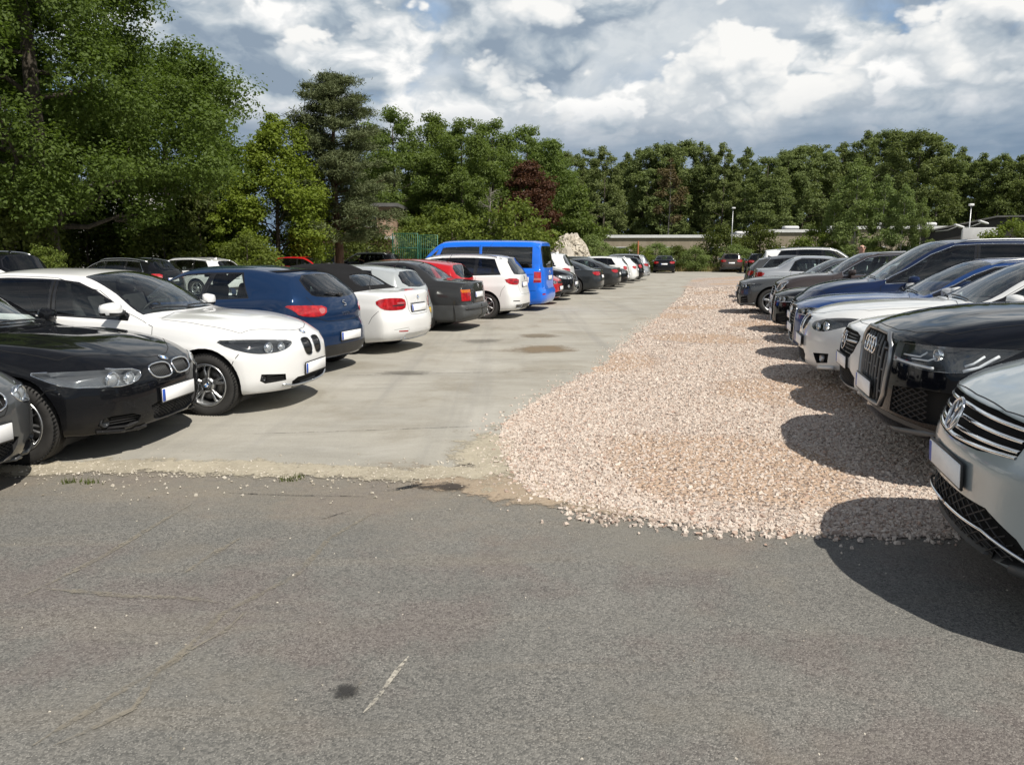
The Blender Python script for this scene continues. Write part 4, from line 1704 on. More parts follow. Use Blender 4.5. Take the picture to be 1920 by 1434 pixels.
def m_conv():
    tail = [(.18, .15), (.26, .06), (.36, .01), (.52, 0), (.60, .02), (.68, .045), (.80, .055), (.95, .07), (1.02, .12)]
    c = Car(carspec(4.43, .887, 1.415, .70, 1.40, .965, 2.15, 2.95, 1.385, [(0, .655), (.3, .725), (.8, .81), (1.5, .895), (2.5, .93), (3.3, .955), (3.9, .965), (4.43, .94)],
                    tail, NOSE, ds=3.76, dz=1.025, tz=.995, lift=0.08, wheels=(.79, 3.48, .318), yr=.58, yt=.62, bowR=(.30, 3.2)))
    c.windscreen()
    top = [('S', 2.22, .90), ('S', 2.22, 1.6), ('S', 3.98, 1.6), ('S', 3.80, 1.018), ('S', 3.6, float(c.fbelt(3.6)) + .012), ('S', 2.22, float(c.fbelt(2.2)) + .012)]
    top = [Vector((c.L / 2 - p[1], 0, p[2])) for p in top]
    c.cut('soft_top', top, 'S', 1, both=True)
    c.todo.append(lambda: c.part('soft_top', c.sheet(['soft_top'], [M_CLOTH], -.006, True, 0, 'soft_top')))
    c.windows(1.62, [(2.52, 2.50, .01)], (3.12, 2.86), only=('body', 'soft_top'))
    c.rear_glass([('T', 3.28, 0), ('T', 3.30, .42), ('T', 3.58, .50), ('T', 3.61, .25), ('T', 3.62, 0)], 'T', only=('soft_top', 'body'))
    c.taillight([('R', .44, .88), ('R', .40, .80), ('R', .44, .71), ('R', .68, .70), ('S', 4.14, .72), ('S', 4.02, .83), ('S', 4.12, .89), ('R', .66, .90)], 'RC',
                dark=[('R', .44, .795), ('R', .46, .765), ('R', .68, .765), ('R', .68, .785)], clear=[('R', .43, .825), ('R', .44, .80), ('R', .60, .80), ('R', .60, .825)])
    c.panel('boot_lid', [('R', 0, .615), ('R', .30, .62), ('R', .345, .70), ('R', .375, .86), ('R', .44, .965)], 'R')
    c.opening('plate_recess', [('R', .28, .80), ('R', .285, .645), ('R', -.285, .645), ('R', -.28, .80)], 'R', .012, 0, both=False, m=PAINT, sk=PAINT, only=('boot_lid',))
    c.plate('R', .72, off=.008)
    c.roundel('R', 0, .885, .036)
    for sd in (1, -1):
        c.inlay('reflector', [('R', .42, .375), ('R', .43, .355), ('R', .62, .365), ('R', .62, .382)], 'RC', M_RED, sides=(sd,), tag='r')
        c.gap([('R', .38, .33), ('R', .42, .42), ('R', .70, .40)], sd, .004)
        c.gap([('S', 4.10, .70), ('S', 3.99, .60), ('S', 3.93, .5)], sd)
    c.inlay('rear_diffuser', [('R', 0, .325), ('R', .46, .325), ('R', .50, .22), ('R', 0, .22)], 'R', PAINT, mirror=True, offset=.008)
    c.exhaust(.46, .27, .034, 2, sides=(1,))
    mb = MB()
    P3, N3 = c.trace([('T', 4.22, -.16), ('T', 4.22, .16)], 1, .004, step=.06)
    mb.tube(P3, .011, 6)
    c.part('brake_light', mb.build('brake_light', [M_RED]))
    co, no = c.pt(('T', 3.74, .46))
    mb = MB()
    mb.lathe([(.022, 0), (.016, .03), (.004, .06)], co, (0, 0, 1), 12)
    mb.tube([co + Vector((0, 0, .05)), co + Vector((-.05, 0, .33))], [.004, .002], 6)
    c.part('antenna', mb.build('antenna', [M_TRIM]))
    door_set(c, 1.40, (2.72, 2.72))
    c.mirror(1.68, .965)
    c.handles([(2.58, .82)])
    c.wheel_arches()
    c.wheels('ten', .225, emb='quarters')
    c.interior(2)
    return c.finish()


def m_classic():
    nose = [(.2, .10), (.28, .02), (.35, 0), (.52, 0), (.54, .05), (.62, .06), (.80, .10), (.9, .16)]
    tail = [(.20, .12), (.30, .03), (.34, 0), (.545, 0), (.56, .045), (.62, .05), (.90, .075), (1.0, .10), (1.1, .14)]
    c = Car(carspec(4.74, .87, 1.445, .83, 1.50, .965, 2.25, 3.42, 1.40, [(0, .79), (.3, .81), (1.0, .85), (1.6, .90), (2.5, .92), (3.5, .935), (4.3, .935), (4.74, .90)],
                    tail, nose, ds=4.06, dz=1.065, tz=1.01, wheels=(.88, 3.68, .318), bowF=(.16, 3.5), bowR=(.16, 3.4), yr=.59, yc=.70, yt=.66, crease=.01))
    c.windows(1.72, [(2.55, 2.60, .035), (3.34, 3.32, .02)], (3.66, 3.46), surround=True, chrome=False)
    c.windscreen()
    c.rear_glass([('T', 3.47, 0), ('T', 3.48, .52), ('T', 3.97, .60), ('T', 4.0, 0)], 'T', smooth=1)
    c.taillight([('R', .50, .86), ('R', .50, .63), ('S', 4.56, .63), ('S', 4.53, .86)], 'RC', smooth=0,
                amber=[('R', .50, .86), ('R', .50, .80), ('S', 4.56, .80), ('S', 4.53, .86)], clear=None)
    c.panel('boot_lid', [('R', 0, .575), ('R', .46, .58), ('R', .485, .63), ('R', .485, .88), ('R', .60, .965)], 'R')
    clad = [('S', .35, .545), ('S', 4.40, .545), ('S', 4.40, .2), ('S', .35, .2)]
    c.inlay('side_cladding', clad, 'S', M_PLAST, offset=-.006)
    c.inlay('rear_bumper', [('R', 0, .545), ('R', .84, .545), ('S', 4.41, .545), ('S', 4.41, .22), ('R', .84, .22), ('R', 0, .22)], 'RC', M_PLAST, sides=(1, -1), offset=-.008)
    for sd in (1, -1):
        P3, _ = c.trace([('R', 0, .47), ('R', .78, .47)], sd, .014)
        c.mb('bumper_strip', [M_TRIM]).tube(P3, .016, 6)
    c.plate('R', .74)
    c.roundel('R', 0, .925, .045, kind='star', off=.012)
    c.letters('260 E', 'R', .36, .905, .05, off=.006)
    c.letters('260 E', 'R', -.36, .905, .05, off=.006)
    door_set(c, 1.50, (2.56, 2.60), (3.50, 3.40, 3.30), zl=.32)
    c.mirror(1.78, .965, h=.12, w=.18)
    c.handles([(2.42, .80), (3.28, .81)], M_TRIM)
    c.wheel_arches()
    c.wheels('steel', .205)
    c.interior()
    c.exhaust(.45, .27, .025, 1, sides=(-1,))
    return c.finish()


def m_hatch():
    """plain five door hatchback"""
    c = Car(carspec(4.26, .895, 1.46, .70, 1.10, 1.0, 1.95, 3.75, 1.40, [(0, .66), (.3, .75), (1.0, .88), (1.5, .925), (2.4, .955), (3.2, .99), (3.8, 1.02), (4.26, 1.0)],
                    TAIL_HATCH, NOSE, lift=0.085, wheels=(.86, 3.49, .316), yr=.60))
    c.windows(1.42, [(2.30, 2.36, .035), (3.20, 3.16, .03)], (3.60, 3.36), backtint=M_GLASSD)
    c.windscreen()
    c.rear_glass([('R', 0, 1.34), ('R', .50, 1.32), ('R', .60, 1.05), ('R', 0, 1.02)])
    c.taillight([('R', .44, .96), ('R', .46, .80), ('R', .66, .77), ('S', 4.02, .82), ('S', 3.97, .98)], 'RC', clear=[('R', .46, .87), ('R', .47, .82), ('R', .62, .82), ('R', .62, .87)])
    c.headlight([('F', .40, .66), ('F', .44, .58), ('F', .68, .57), ('S', .36, .60), ('S', .60, .70), ('S', .42, .72), ('F', .62, .70)], 'FC', cups=((('F', .64, .63), .05, 1), (('F', .52, .63), .04, 1)))
    c.opening('grille', [('F', 0, .64), ('F', .38, .65), ('F', .38, .59), ('F', 0, .575)], 'F', .03, 0, mirror=True)
    c.bars('grille_bars', [[('F', 0, .61), ('F', .37, .62)]], .006, M_CHROME, .004)
    c.opening('air_intake', [('F', 0, .40), ('F', .40, .40), ('F', .66, .36), ('F', .66, .28), ('F', .4, .24), ('F', 0, .24)], 'F', .04, 0, mirror=True)
    c.mesh_bars('intake_mesh', [('F', .01, .39), ('F', .60, .35), ('F', .60, .29), ('F', .01, .25)], .026, .003, M_TRIM, .015, horiz=True, diag=False)
    c.inlay('rear_diffuser', [('R', 0, .36), ('R', .52, .36), ('R', .66, .24), ('R', 0, .24)], 'R', M_TRIM, mirror=True)
    c.gap([('R', 0, .66), ('R', .44, .67), ('R', .60, .74)], 1)
    c.gap([('R', 0, .66), ('R', .44, .67), ('R', .60, .74)], -1)
    bonnet(c, .20, .38, s1=.50)
    c.plate('F', .47)
    c.plate('R', .55)
    c.mirror(1.50, .985)
    door_set(c, 1.14, (2.30, 2.36), (3.18, 3.14, 3.08))
    c.handles([(2.16, .84), (3.06, .86)])
    c.wheel_arches()
    c.wheels('five', .205)
    c.interior()
    c.antenna(3.6, fin=False)
    return c.finish()


def m_mpv():
    tail = [(.18, .14), (.27, .05), (.38, .0), (.56, 0), (.66, .03), (.78, .055), (.98, .075), (1.06, .10), (1.3, .25), (1.52, .42)]
    c = Car(carspec(4.40, .91, 1.575, .80, 1.02, 1.09, 2.0, 3.85, 1.53, [(0, .72), (.3, .82), (1.0, .95), (1.5, 1.0), (2.4, 1.02), (3.4, 1.045), (4.0, 1.06), (4.40, 1.05)],
                    tail, sc(NOSE, .03, 1.08), lift=0.05, wheels=(.87, 3.56, .33), yr=.62, yc=.76))
    c.windows(1.32, [(1.62, 1.88, .02), (2.42, 2.46, .04), (3.28, 3.30, .04)], (3.92, 3.72), backtint=M_GLASSD, chrome=False)
    c.windscreen()
    c.rear_glass([('R', 0, 1.485), ('R', .55, 1.47), ('R', .66, 1.10), ('R', .52, 1.075), ('R', 0, 1.07)], tint=M_GLASSD)
    c.taillight([('R', .46, .985), ('R', .50, .845), ('R', .66, .83), ('S', 4.10, .87), ('S', 4.02, 1.0)], 'RC', dark=[('R', .52, .905), ('R', .53, .885), ('R', .72, .89), ('R', .72, .91)])
    c.headlight([('F', .38, .76), ('F', .42, .68), ('F', .68, .66), ('S', .38, .70), ('S', .62, .80), ('S', .42, .81), ('F', .62, .79)], 'FC', cups=((('F', .62, .73), .05, 1),))
    c.opening('grille', [('F', 0, .74), ('F', .36, .745), ('F', .36, .69), ('F', 0, .68)], 'F', .03, 0, mirror=True)
    c.opening('air_intake', [('F', 0, .45), ('F', .40, .45), ('F', .66, .40), ('F', .62, .30), ('F', 0, .28)], 'F', .04, 0, mirror=True)
    c.panel('tailgate', [('R', 0, .60), ('R', .46, .61), ('R', .50, .70), ('R', .53, .82)], 'R')
    c.opening('plate_recess', [('R', .31, .90), ('R', .33, .76), ('R', -.33, .76), ('R', -.31, .90)], 'R', .012, 0, both=False, m=PAINT, sk=PAINT, only=('tailgate',))
    c.plate('R', .83, off=.006)
    c.roundel('R', 0, 1.0, .05, kind='ring_letters', off=.008)
    for sd in (1, -1):
        c.inlay('reflector', [('R', .56, .45), ('R', .56, .43), ('R', .78, .44), ('R', .78, .46)], 'RC', M_TRIM, sides=(sd,), tag='r')
        c.gap([('S', 4.06, .82), ('S', 3.97, .7), ('S', 3.93, .55)], sd)
        c.trim('bumper_trim', [('R', .42, .36), ('R', .70, .36), ('R', .67, .27), ('R', .42, .27)], .012, [M_CHROME], sd, True, .004)
        c.inlay('exhaust_trim', [('R', .43, .355), ('R', .69, .355), ('R', .66, .275), ('R', .43, .275)], 'RC', M_GLOSS, sides=(sd,), offset=.004)
    c.inlay('rear_diffuser', [('R', 0, .36), ('R', .40, .36), ('R', .40, .24), ('R', 0, .24)], 'R', M_TRIM, mirror=True)
    c.roof_rails(2.1, 3.9, M_ALU)
    door_set(c, 1.16, (2.42, 2.46), (3.30, 3.32, 3.16), zl=.32)
    c.mirror(1.55, 1.07)
    c.handles([(2.26, .90), (3.14, .92)])
    c.wheel_arches()
    c.wheels('seven', .225)
    c.interior()
    c.antenna(3.3, fin=False)
    return c.finish()


def m_minivan():
    """long low-nosed people carrier with a steep bonnet line"""
    tail = [(.18, .14), (.27, .05), (.38, .0), (.56, 0), (.66, .03), (.78, .055), (.98, .075), (1.06, .10), (1.3, .20), (1.68, .36)]
    c = Car(carspec(4.86, .95, 1.74, .76, 1.12, 1.10, 2.15, 4.45, 1.68, [(0, .70), (.3, .80), (1.0, .97), (1.5, 1.05), (2.4, 1.08), (3.4, 1.10), (4.86, 1.12)],
                    tail, [(.19, .10), (.26, .03), (.36, .0), (.52, .0), (.64, .02), (.74, .07), (.84, .15)], wheels=(.90, 3.82, .345), yr=.66, yc=.79, bowF=(.38, 2.8)))
    c.windows(1.34, [(1.70, 1.98, .02), (2.56, 2.62, .04), (3.58, 3.58, .04)], (4.42, 4.22), backtint=M_GLASSD, chrome=True)
    c.windscreen(bow=.13)
    c.rear_glass([('R', 0, 1.62), ('R', .58, 1.60), ('R', .70, 1.16), ('R', 0, 1.14)], tint=M_GLASSD)
    c.headlight([('F', .42, .715), ('F', .44, .645), ('F', .66, .635), ('S', .38, .68), ('S', .86, .86), ('S', .60, .835), ('F', .66, .765)], 'FC', cups=((('F', .64, .70), .042, 0),), smooth=0,
                guides=(([('S', .40, .70), ('S', .45, .71), ('S', .47, .745)], .011), ([('S', .52, .735), ('S', .58, .75), ('S', .60, .79)], .011)))
    g = [('F', 0, .735), ('F', .38, .73), ('F', .42, .66), ('F', .36, .56), ('F', 0, .55)]
    c.opening('grille', g, 'F', .04, 0, mirror=True)
    c.bars('grille_bars', [[('F', 0, z), ('F', .36, z)] for z in (.585, .625, .665, .70)], .007, M_ALU, .008)
    c.opening('air_intake', [('F', 0, .42), ('F', .50, .42), ('F', .74, .37), ('F', .66, .27), ('F', 0, .25)], 'F', .04, 0, mirror=True)
    c.taillight([('R', .52, 1.08), ('R', .54, .90), ('S', 4.55, .90), ('S', 4.48, 1.10)], 'RC')
    c.plate('F', .47)
    c.plate('R', .82)
    c.roof_rails(2.3, 4.3)
    bonnet(c, .18, .40, s1=.46)
    door_set(c, 1.26, (2.56, 2.62), (3.60, 3.62, 3.44), zl=.34)
    c.mirror(1.66, 1.08)
    c.handles([(2.40, .94), (3.42, .96)])
    c.wheel_arches()
    c.wheels('five', .225)
    c.interior()
    return c.finish()


def m_van():
    tail = [(.20, .10), (.30, .03), (.40, 0), (.56, .0), (.60, .05), (.75, .06), (1.15, .075), (1.5, .12), (1.92, .19)]
    c = Car(carspec(4.89, .952, 1.97, .98, .88, 1.17, 1.78, 4.60, 1.945, [(0, .88), (.3, .98), (1.0, 1.10), (1.5, 1.125), (4.89, 1.14)],
                    tail, [(.2, .12), (.3, .03), (.45, 0), (.7, .02), (1.0, .10), (1.1, .16)], wheels=(.92, 3.92, .335), yr=.76, yc=.80, bowF=(.30, 3.2), bowR=(.16, 5.0), rp=2.6, ed=.07, crease=.012))
    c.sp['ye'][-1] = (4.89, .74)
    c.windows(1.12, [(1.56, 1.86, .06), (3.02, 3.02, .035), ], (4.50, 4.50), drop=.12, rise=.05, surround=False, backtint=M_GLASSD)
    c.windscreen(bow=.16, pw=.075)
    c.rear_glass([('R', 0, 1.80), ('R', .62, 1.79), ('R', .70, 1.72), ('R', .73, 1.24), ('R', .66, 1.20), ('R', 0, 1.19)], tint=M_GLASSD, smooth=0)
    c.taillight([('R', .83, 1.09), ('R', .83, .80), ('S', 4.55, .80), ('S', 4.56, 1.09)], 'RC', smooth=0, clear=[('R', .83, .92), ('R', .83, .86), ('S', 4.55, .86), ('S', 4.55, .92)])
    c.panel('tailgate', [('R', 0, .62), ('R', .74, .62), ('R', .785, .70), ('R', .785, 1.12), ('R', .76, 1.80), ('R', .70, 1.86), ('R', 0, 1.88)], 'R')
    c.plate('R', .92)
    c.roundel('R', 0, 1.08, .06, kind='ring_letters', off=.008)
    for sd in (1, -1):
        c.gap([('S', 1.72, .42), ('S', 1.72, 1.13), ('S', 1.92, 1.80), ], sd)
        c.gap([('S', 3.00, .42), ('S', 3.00, 1.82)], sd)
        c.gap([('S', 3.05, 1.02), ('S', 4.55, 1.02)], sd, .012)
        c.gap([('S', 4.62, .58), ('S', 4.30, .57), ('S', 4.25, .5)], sd)
        c.inlay('reflector', [('R', .72, .50), ('R', .72, .46), ('R', .86, .46), ('R', .86, .50)], 'RC', M_RED, sides=(sd,), tag='r')
    c.inlay('white_sticker', [('S', 4.26, .95), ('S', 4.42, .95), ('S', 4.42, .80), ('S', 4.26, .80)], 'S', M_WHITE, sides=(1,), offset=-.002)  # plain white sticker on the van's side ahead of the tail light
    c.headlight([('F', .48, .90), ('F', .50, .76), ('F', .78, .76), ('S', .35, .80), ('S', .42, .96), ('F', .7, .95)], 'FC', cups=((('F', .65, .84), .06, 1),))
    c.opening('grille', [('F', 0, .84), ('F', .44, .85), ('F', .44, .72), ('F', 0, .70)], 'F', .03, 0, mirror=True)
    c.mirror(1.30, 1.16, h=.24, w=.22)
    c.handles([(1.86, .98), (2.9, .98)], M_TRIM)
    c.wheel_arches()
    c.wheels('five', .215)
    c.interior(3)
    return c.finish()


def suv_tail(z):
    return [(.22, .14), (.32, .04), (.45, 0), (.65, .01), (.78, .05), (.95, .075), (1.08, .10), (1.3, .22), (z, .42)]


NOSE_SUV = [(.22, .14), (.30, .05), (.40, .01), (.55, 0), (.72, .015), (.84, .05), (.93, .11), (1.05, .22)]


def m_suv():
    """plain mid-size SUV"""
    c = Car(carspec(4.60, .94, 1.66, .86, 1.20, 1.12, 2.05, 4.0, 1.61, [(0, .82), (.3, .92), (1.0, 1.02), (1.6, 1.07), (2.5, 1.085), (3.5, 1.11), (4.6, 1.12)],
                    suv_tail(1.62), NOSE_SUV, wheels=(.90, 3.70, .36), yr=.62, yc=.78, zb=.24))
    c.windows(1.52, [(2.42, 2.48, .035), (3.34, 3.30, .035)], (4.02, 3.74), backtint=M_GLASSD, chrome=True)
    c.windscreen()
    c.rear_glass([('R', 0, 1.55), ('R', .54, 1.53), ('R', .68, 1.15), ('R', 0, 1.12)], tint=M_GLASSD)
    c.taillight([('R', .44, 1.06), ('R', .46, .90), ('R', .70, .87), ('S', 4.30, .92), ('S', 4.25, 1.08)], 'RC', clear=[('R', .47, .97), ('R', .48, .92), ('R', .66, .92), ('R', .66, .97)])
    c.headlight([('F', .42, .84), ('F', .45, .74), ('F', .70, .73), ('S', .38, .77), ('S', .60, .86), ('S', .40, .88), ('F', .66, .87)], 'FC', cups=((('F', .66, .80), .05, 0), (('F', .54, .80), .042, 1)), dark=False)
    g = [('F', 0, .87), ('F', .34, .87), ('F', .40, .78), ('F', .33, .45), ('F', 0, .43)]
    c.opening('grille', g, 'F', .04, 0, mirror=True)
    c.bars('grille_bars', [[('F', 0, z), ('F', .35, z)] for z in (.48, .53, .58, .63, .68, .73, .78, .83)], .006, M_ALU, .012)
    for sd in (1, -1):
        c.trim('grille_frame', g, .010, [M_CHROME], sd, False, .002)
        co, no = c.pt(('F', .66, .50), sd)
        mb = MB()
        mb.lathe([(.055, -.03), (.055, .004), (.045, .008), (.04, -.01), (.0, -.02)], co, (1, .25 * sd, 0), 20, 0)
        c.part('fog_light', mb.build('fog_light', [M_CHROME]))
    c.opening('air_intake', [('F', .48, .56), ('F', .76, .57), ('F', .76, .44), ('F', .50, .42)], 'FC', .03, 1, tag='s')
    c.inlay('lower_bumper', [('F', 0, .36), ('F', .80, .38), ('S', .42, .36), ('S', .42, .2), ('F', 0, .2)], 'FC', M_PLAST)
    c.inlay('rear_diffuser', [('R', 0, .46), ('R', .60, .46), ('R', .82, .40), ('R', .82, .2), ('R', 0, .2)], 'R', M_PLAST, mirror=True)
    bonnet(c, .20, .40, s1=.50)
    c.plate('F', .58)
    c.plate('R', .80)
    c.gap([('R', 0, .62), ('R', .50, .63), ('R', .60, .84)], 1)
    c.gap([('R', 0, .62), ('R', .50, .63), ('R', .60, .84)], -1)
    door_set(c, 1.26, (2.42, 2.48), (3.36, 3.32, 3.22), zl=.40)
    c.mirror(1.62, 1.12)
    c.handles([(2.28, .96), (3.20, .98)])
    c.roof_rails(2.1, 4.0)
    c.wheel_arches()
    c.wheels('five', .235)
    c.interior()
    c.antenna(3.9)
    return c.finish()


def m_tiguan():
    c = Car(carspec(4.49, .92, 1.66, .895, 1.16, 1.13, 2.0, 3.95, 1.61, [(0, .83), (.3, .92), (1.0, 1.03), (1.6, 1.075), (2.5, 1.09), (3.5, 1.12), (4.49, 1.12)],
                    suv_tail(1.62), [(.19, .10), (.27, .03), (.36, .0), (.50, .005), (.64, .0), (.74, .03), (.84, .065), (.92, .10), (1.0, .2)], wheels=(.88, 3.56, .36), yr=.62, yc=.78, zb=.22,
                    bowF=(.36, 2.6), hoodf=(.30, .62, .86)))
    c.windows(1.48, [(2.38, 2.44, .035), (3.28, 3.24, .035)], (3.95, 3.66), backtint=M_GLASSD, chrome=True)
    c.windscreen()
    c.rear_glass([('R', 0, 1.55), ('R', .54, 1.53), ('R', .66, 1.15), ('R', 0, 1.12)], tint=M_GLASSD)
    g = [('F', 0, .885), ('F', .30, .885), ('F', .56, .862), ('F', .53, .735), ('F', .30, .700), ('F', 0, .690)]
    c.opening('grille', g, 'F', .05, 0, mirror=True)
    for z0, z1 in ((.855, .842), (.800, .795), (.745, .752), (.705, .728)):
        for sd in (1, -1):
            P3, N3 = c.trace([('F', 0, z0), ('F', .3, (z0 + z1) / 2), ('F', .53, z1)], sd, -.004, step=.04)
            mb = c.mb('grille_bars', [M_CHROME])
            V, F_ = [], []
            for p in P3:
                V += [p + Vector((0, 0, .010)), p + Vector((.012, 0, .004)), p + Vector((.012, 0, -.004)), p + Vector((-.01, 0, -.012))]
            for i in range(len(P3) - 1):
                for k in range(3):
                    F_.append((i * 4 + k, i * 4 + k + 1, i * 4 + 5 + k, i * 4 + 4 + k))
            mb.add(V, F_, 0, True)
    c.roundel('F', 0, .795, .085, kind='ring_letters', off=.035)
    c.headlight([('F', .575, .865), ('F', .55, .745), ('F', .70, .73), ('S', .40, .76), ('S', .66, .87), ('S', .45, .90), ('F', .70, .885)], 'FC', cups=((('F', .70, .81), .05, 0),), guides=(([('F', .60, .76), ('F', .74, .765)], .008),))
    c.panel('bonnet', [('T', .10, 0), ('T', .115, .35), ('T', .19, .60), ('T', .34, .74), ('T', .75, .80), ('T', 1.1, .79), ('T', 1.18, .4), ('T', 1.13, 0)], 'T')
    low = [('F', 0, .475), ('F', .42, .475), ('F', .60, .405), ('F', .72, .300), ('F', .40, .245), ('F', 0, .24)]
    c.opening('air_intake', low, 'F', .05, 0, mirror=True)
    c.mesh_bars('intake_mesh', [('F', .01, .46), ('F', .41, .46), ('F', .64, .33), ('F', .68, .31), ('F', .40, .255), ('F', .01, .25)], .042, .005, M_TRIM, .02)
    for sd in (1, -1):
        P3, N3 = c.trace([('F', 0, .372), ('F', .42, .372), ('F', .70, .315)], sd, .0, step=.05)
        c.mb('intake_strip', [M_CHROME]).tube(P3, .009, 6)
        P3, N3 = c.trace([('F', 0, .225), ('F', .45, .235), ('F', .80, .30), ('S', .44, .32)], sd, -.004, step=.05)
        c.mb('bumper_lip', [M_PLAST]).tube(P3, [.024] * (len(P3) - 2) + [.018, .006], 8)
    c.opening('air_intake', [('F', .74, .56), ('F', .86, .55), ('F', .84, .42), ('F', .70, .50)], 'FC', .03, 0, tag='s')
    c.plate('F', .565)
    door_set(c, 1.24, (2.38, 2.44), (3.30, 3.26, 3.14), zl=.38)
    c.mirror(1.58, 1.13)
    c.roof_rails(2.0, 3.9)
    c.wheel_arches()
    c.wheels('five', .235, emb='ring_letters')
    c.interior()
    return c.finish()


def m_q7():
    c = Car(carspec(5.06, .985, 1.74, .95, 1.38, 1.16, 2.25, 4.40, 1.68, [(0, .89), (.3, .97), (1.0, 1.06), (1.7, 1.11), (2.5, 1.125), (3.8, 1.15), (5.06, 1.15)],
                    suv_tail(1.70), [(.22, .13), (.30, .05), (.38, .01), (.55, 0), (.78, .01), (.90, .035), (.98, .09), (1.06, .2)], wheels=(.92, 3.92, .385), yr=.66, yc=.82, zb=.25,
                    bowF=(.34, 3.0), hoodf=(.34, .66, .88)))
    c.windows(1.70, [(2.68, 2.74, .035), (3.62, 3.58, .035)], (4.42, 4.14), chrome=True, backtint=M_GLASSD)
    c.windscreen()
    c.rear_glass([('R', 0, 1.62), ('R', .58, 1.60), ('R', .70, 1.18), ('R', 0, 1.16)], tint=M_GLASSD)
    g = [('F', 0, .945), ('F', .32, .94), ('F', .45, .865), ('F', .475, .76), ('F', .44, .52), ('F', .37, .425), ('F', 0, .42)]
    c.opening('grille', g, 'F', .05, 0, mirror=True)
    for sd in (1, -1):
        P3, N3 = c.trace(g, sd, .004, step=.06)
        c.mb('grille_frame', [M_DULL]).tube(P3, .019, 8)
        for y in (.05, .13, .21, .29, .37):
            P3, N3 = c.trace([('F', y, .44 + .02 * (y > .3)), ('F', y * 1.06, .92 - .10 * max(0, y - .24) / .13)], sd, -.008, step=.06)
            c.mb('grille_bars', [M_PLASTL]).tube(P3, .0115, 6)
        for z in (.52, .68, .84):
            for k, (y0, y1) in enumerate(((0, .05), (.13, .21), (.29, .37))):
                P3, N3 = c.trace([('F', y0, z), ('F', y1 * 1.03, z)], sd, -.012)
                c.mb('grille_bars', [M_PLASTL]).tube(P3, .009, 6)
            for k, (y0, y1) in enumerate(((.05, .13), (.21, .29), (.37, .44))):
                P3, N3 = c.trace([('F', y0, z - .08), ('F', y1 * 1.03, z - .08)], sd, -.012)
                c.mb('grille_bars', [M_PLASTL]).tube(P3, .009, 6)
    c.roundel('F', 0, .83, .058, kind='four_rings', off=.012)
    c.headlight([('F', .50, .905), ('F', .505, .775), ('F', .68, .757), ('F', .82, .745), ('S', .38, .755), ('S', .58, .845), ('S', .70, .912), ('S', .45, .915)], 'FC',
                cups=((('F', .84, .86), .040, 0),), depth=.05, smooth=0,
                guides=(([('F', .54, .787), ('F', .72, .770), ('F', .84, .765)], .010), ([('S', .37, .770), ('S', .46, .80), ('S', .57, .872)], .010), ([('S', .38, .80), ('S', .43, .82), ('S', .49, .868)], .008),
                        ([('F', .60, .83), ('F', .74, .83), ('F', .78, .865)], .006), ([('F', .68, .81), ('F', .80, .81), ('F', .84, .835)], .006)))
    hon = [('F', .55, .60), ('F', .80, .62), ('S', .34, .62), ('S', .34, .40), ('F', .80, .395), ('F', .52, .42)]
    c.opening('air_intake', hon, 'FC', .045, 0, tag='s')
    c.mesh_bars('intake_mesh', [('F', .555, .60), ('F', .83, .615), ('F', .83, .40), ('F', .53, .42)], .034, .0045, M_TRIM, .012)
    for sd in (1, -1):
        c.inlay('intake_blade', [('S', .335, .63), ('S', .42, .65), ('S', .44, .38), ('S', .335, .36)], 'FC', M_PLAST, sides=(sd,), tag='b')
        P3, N3 = c.trace([('F', 0, .27), ('F', .5, .28), ('F', .86, .33), ('S', .50, .33)], sd, -.004, step=.05)
        c.mb('bumper_lip', [M_PLASTL]).tube(P3, [.024] * (len(P3) - 2) + [.018, .006], 8)
        c.gap([('S', .42, .74), ('S', .50, .66), ('S', .53, .5)], sd)
    c.inlay('lower_bumper', [('F', 0, .40), ('F', .50, .40), ('F', .86, .36), ('S', .47, .34), ('S', .47, .2), ('F', 0, .2)], 'FC', M_PLAST, tag='l')
    c.panel('bonnet', [('T', .105, 0), ('T', .115, .30), ('T', .18, .55), ('T', .34, .78), ('T', .9, .86), ('T', 1.30, .85), ('T', 1.40, .4), ('T', 1.36, 0)], 'T')
    c.plate('F', .52, off=.03)
    door_set(c, 1.46, (2.68, 2.74), (3.66, 3.62, 3.46), zl=.42)
    c.mirror(1.80, 1.15)
    c.handles([(2.52, 1.0), (3.50, 1.02)])
    c.roof_rails(2.3, 4.3)
    c.wheel_arches()
    c.wheels('star5', .265)
    c.interior()
    return c.finish()


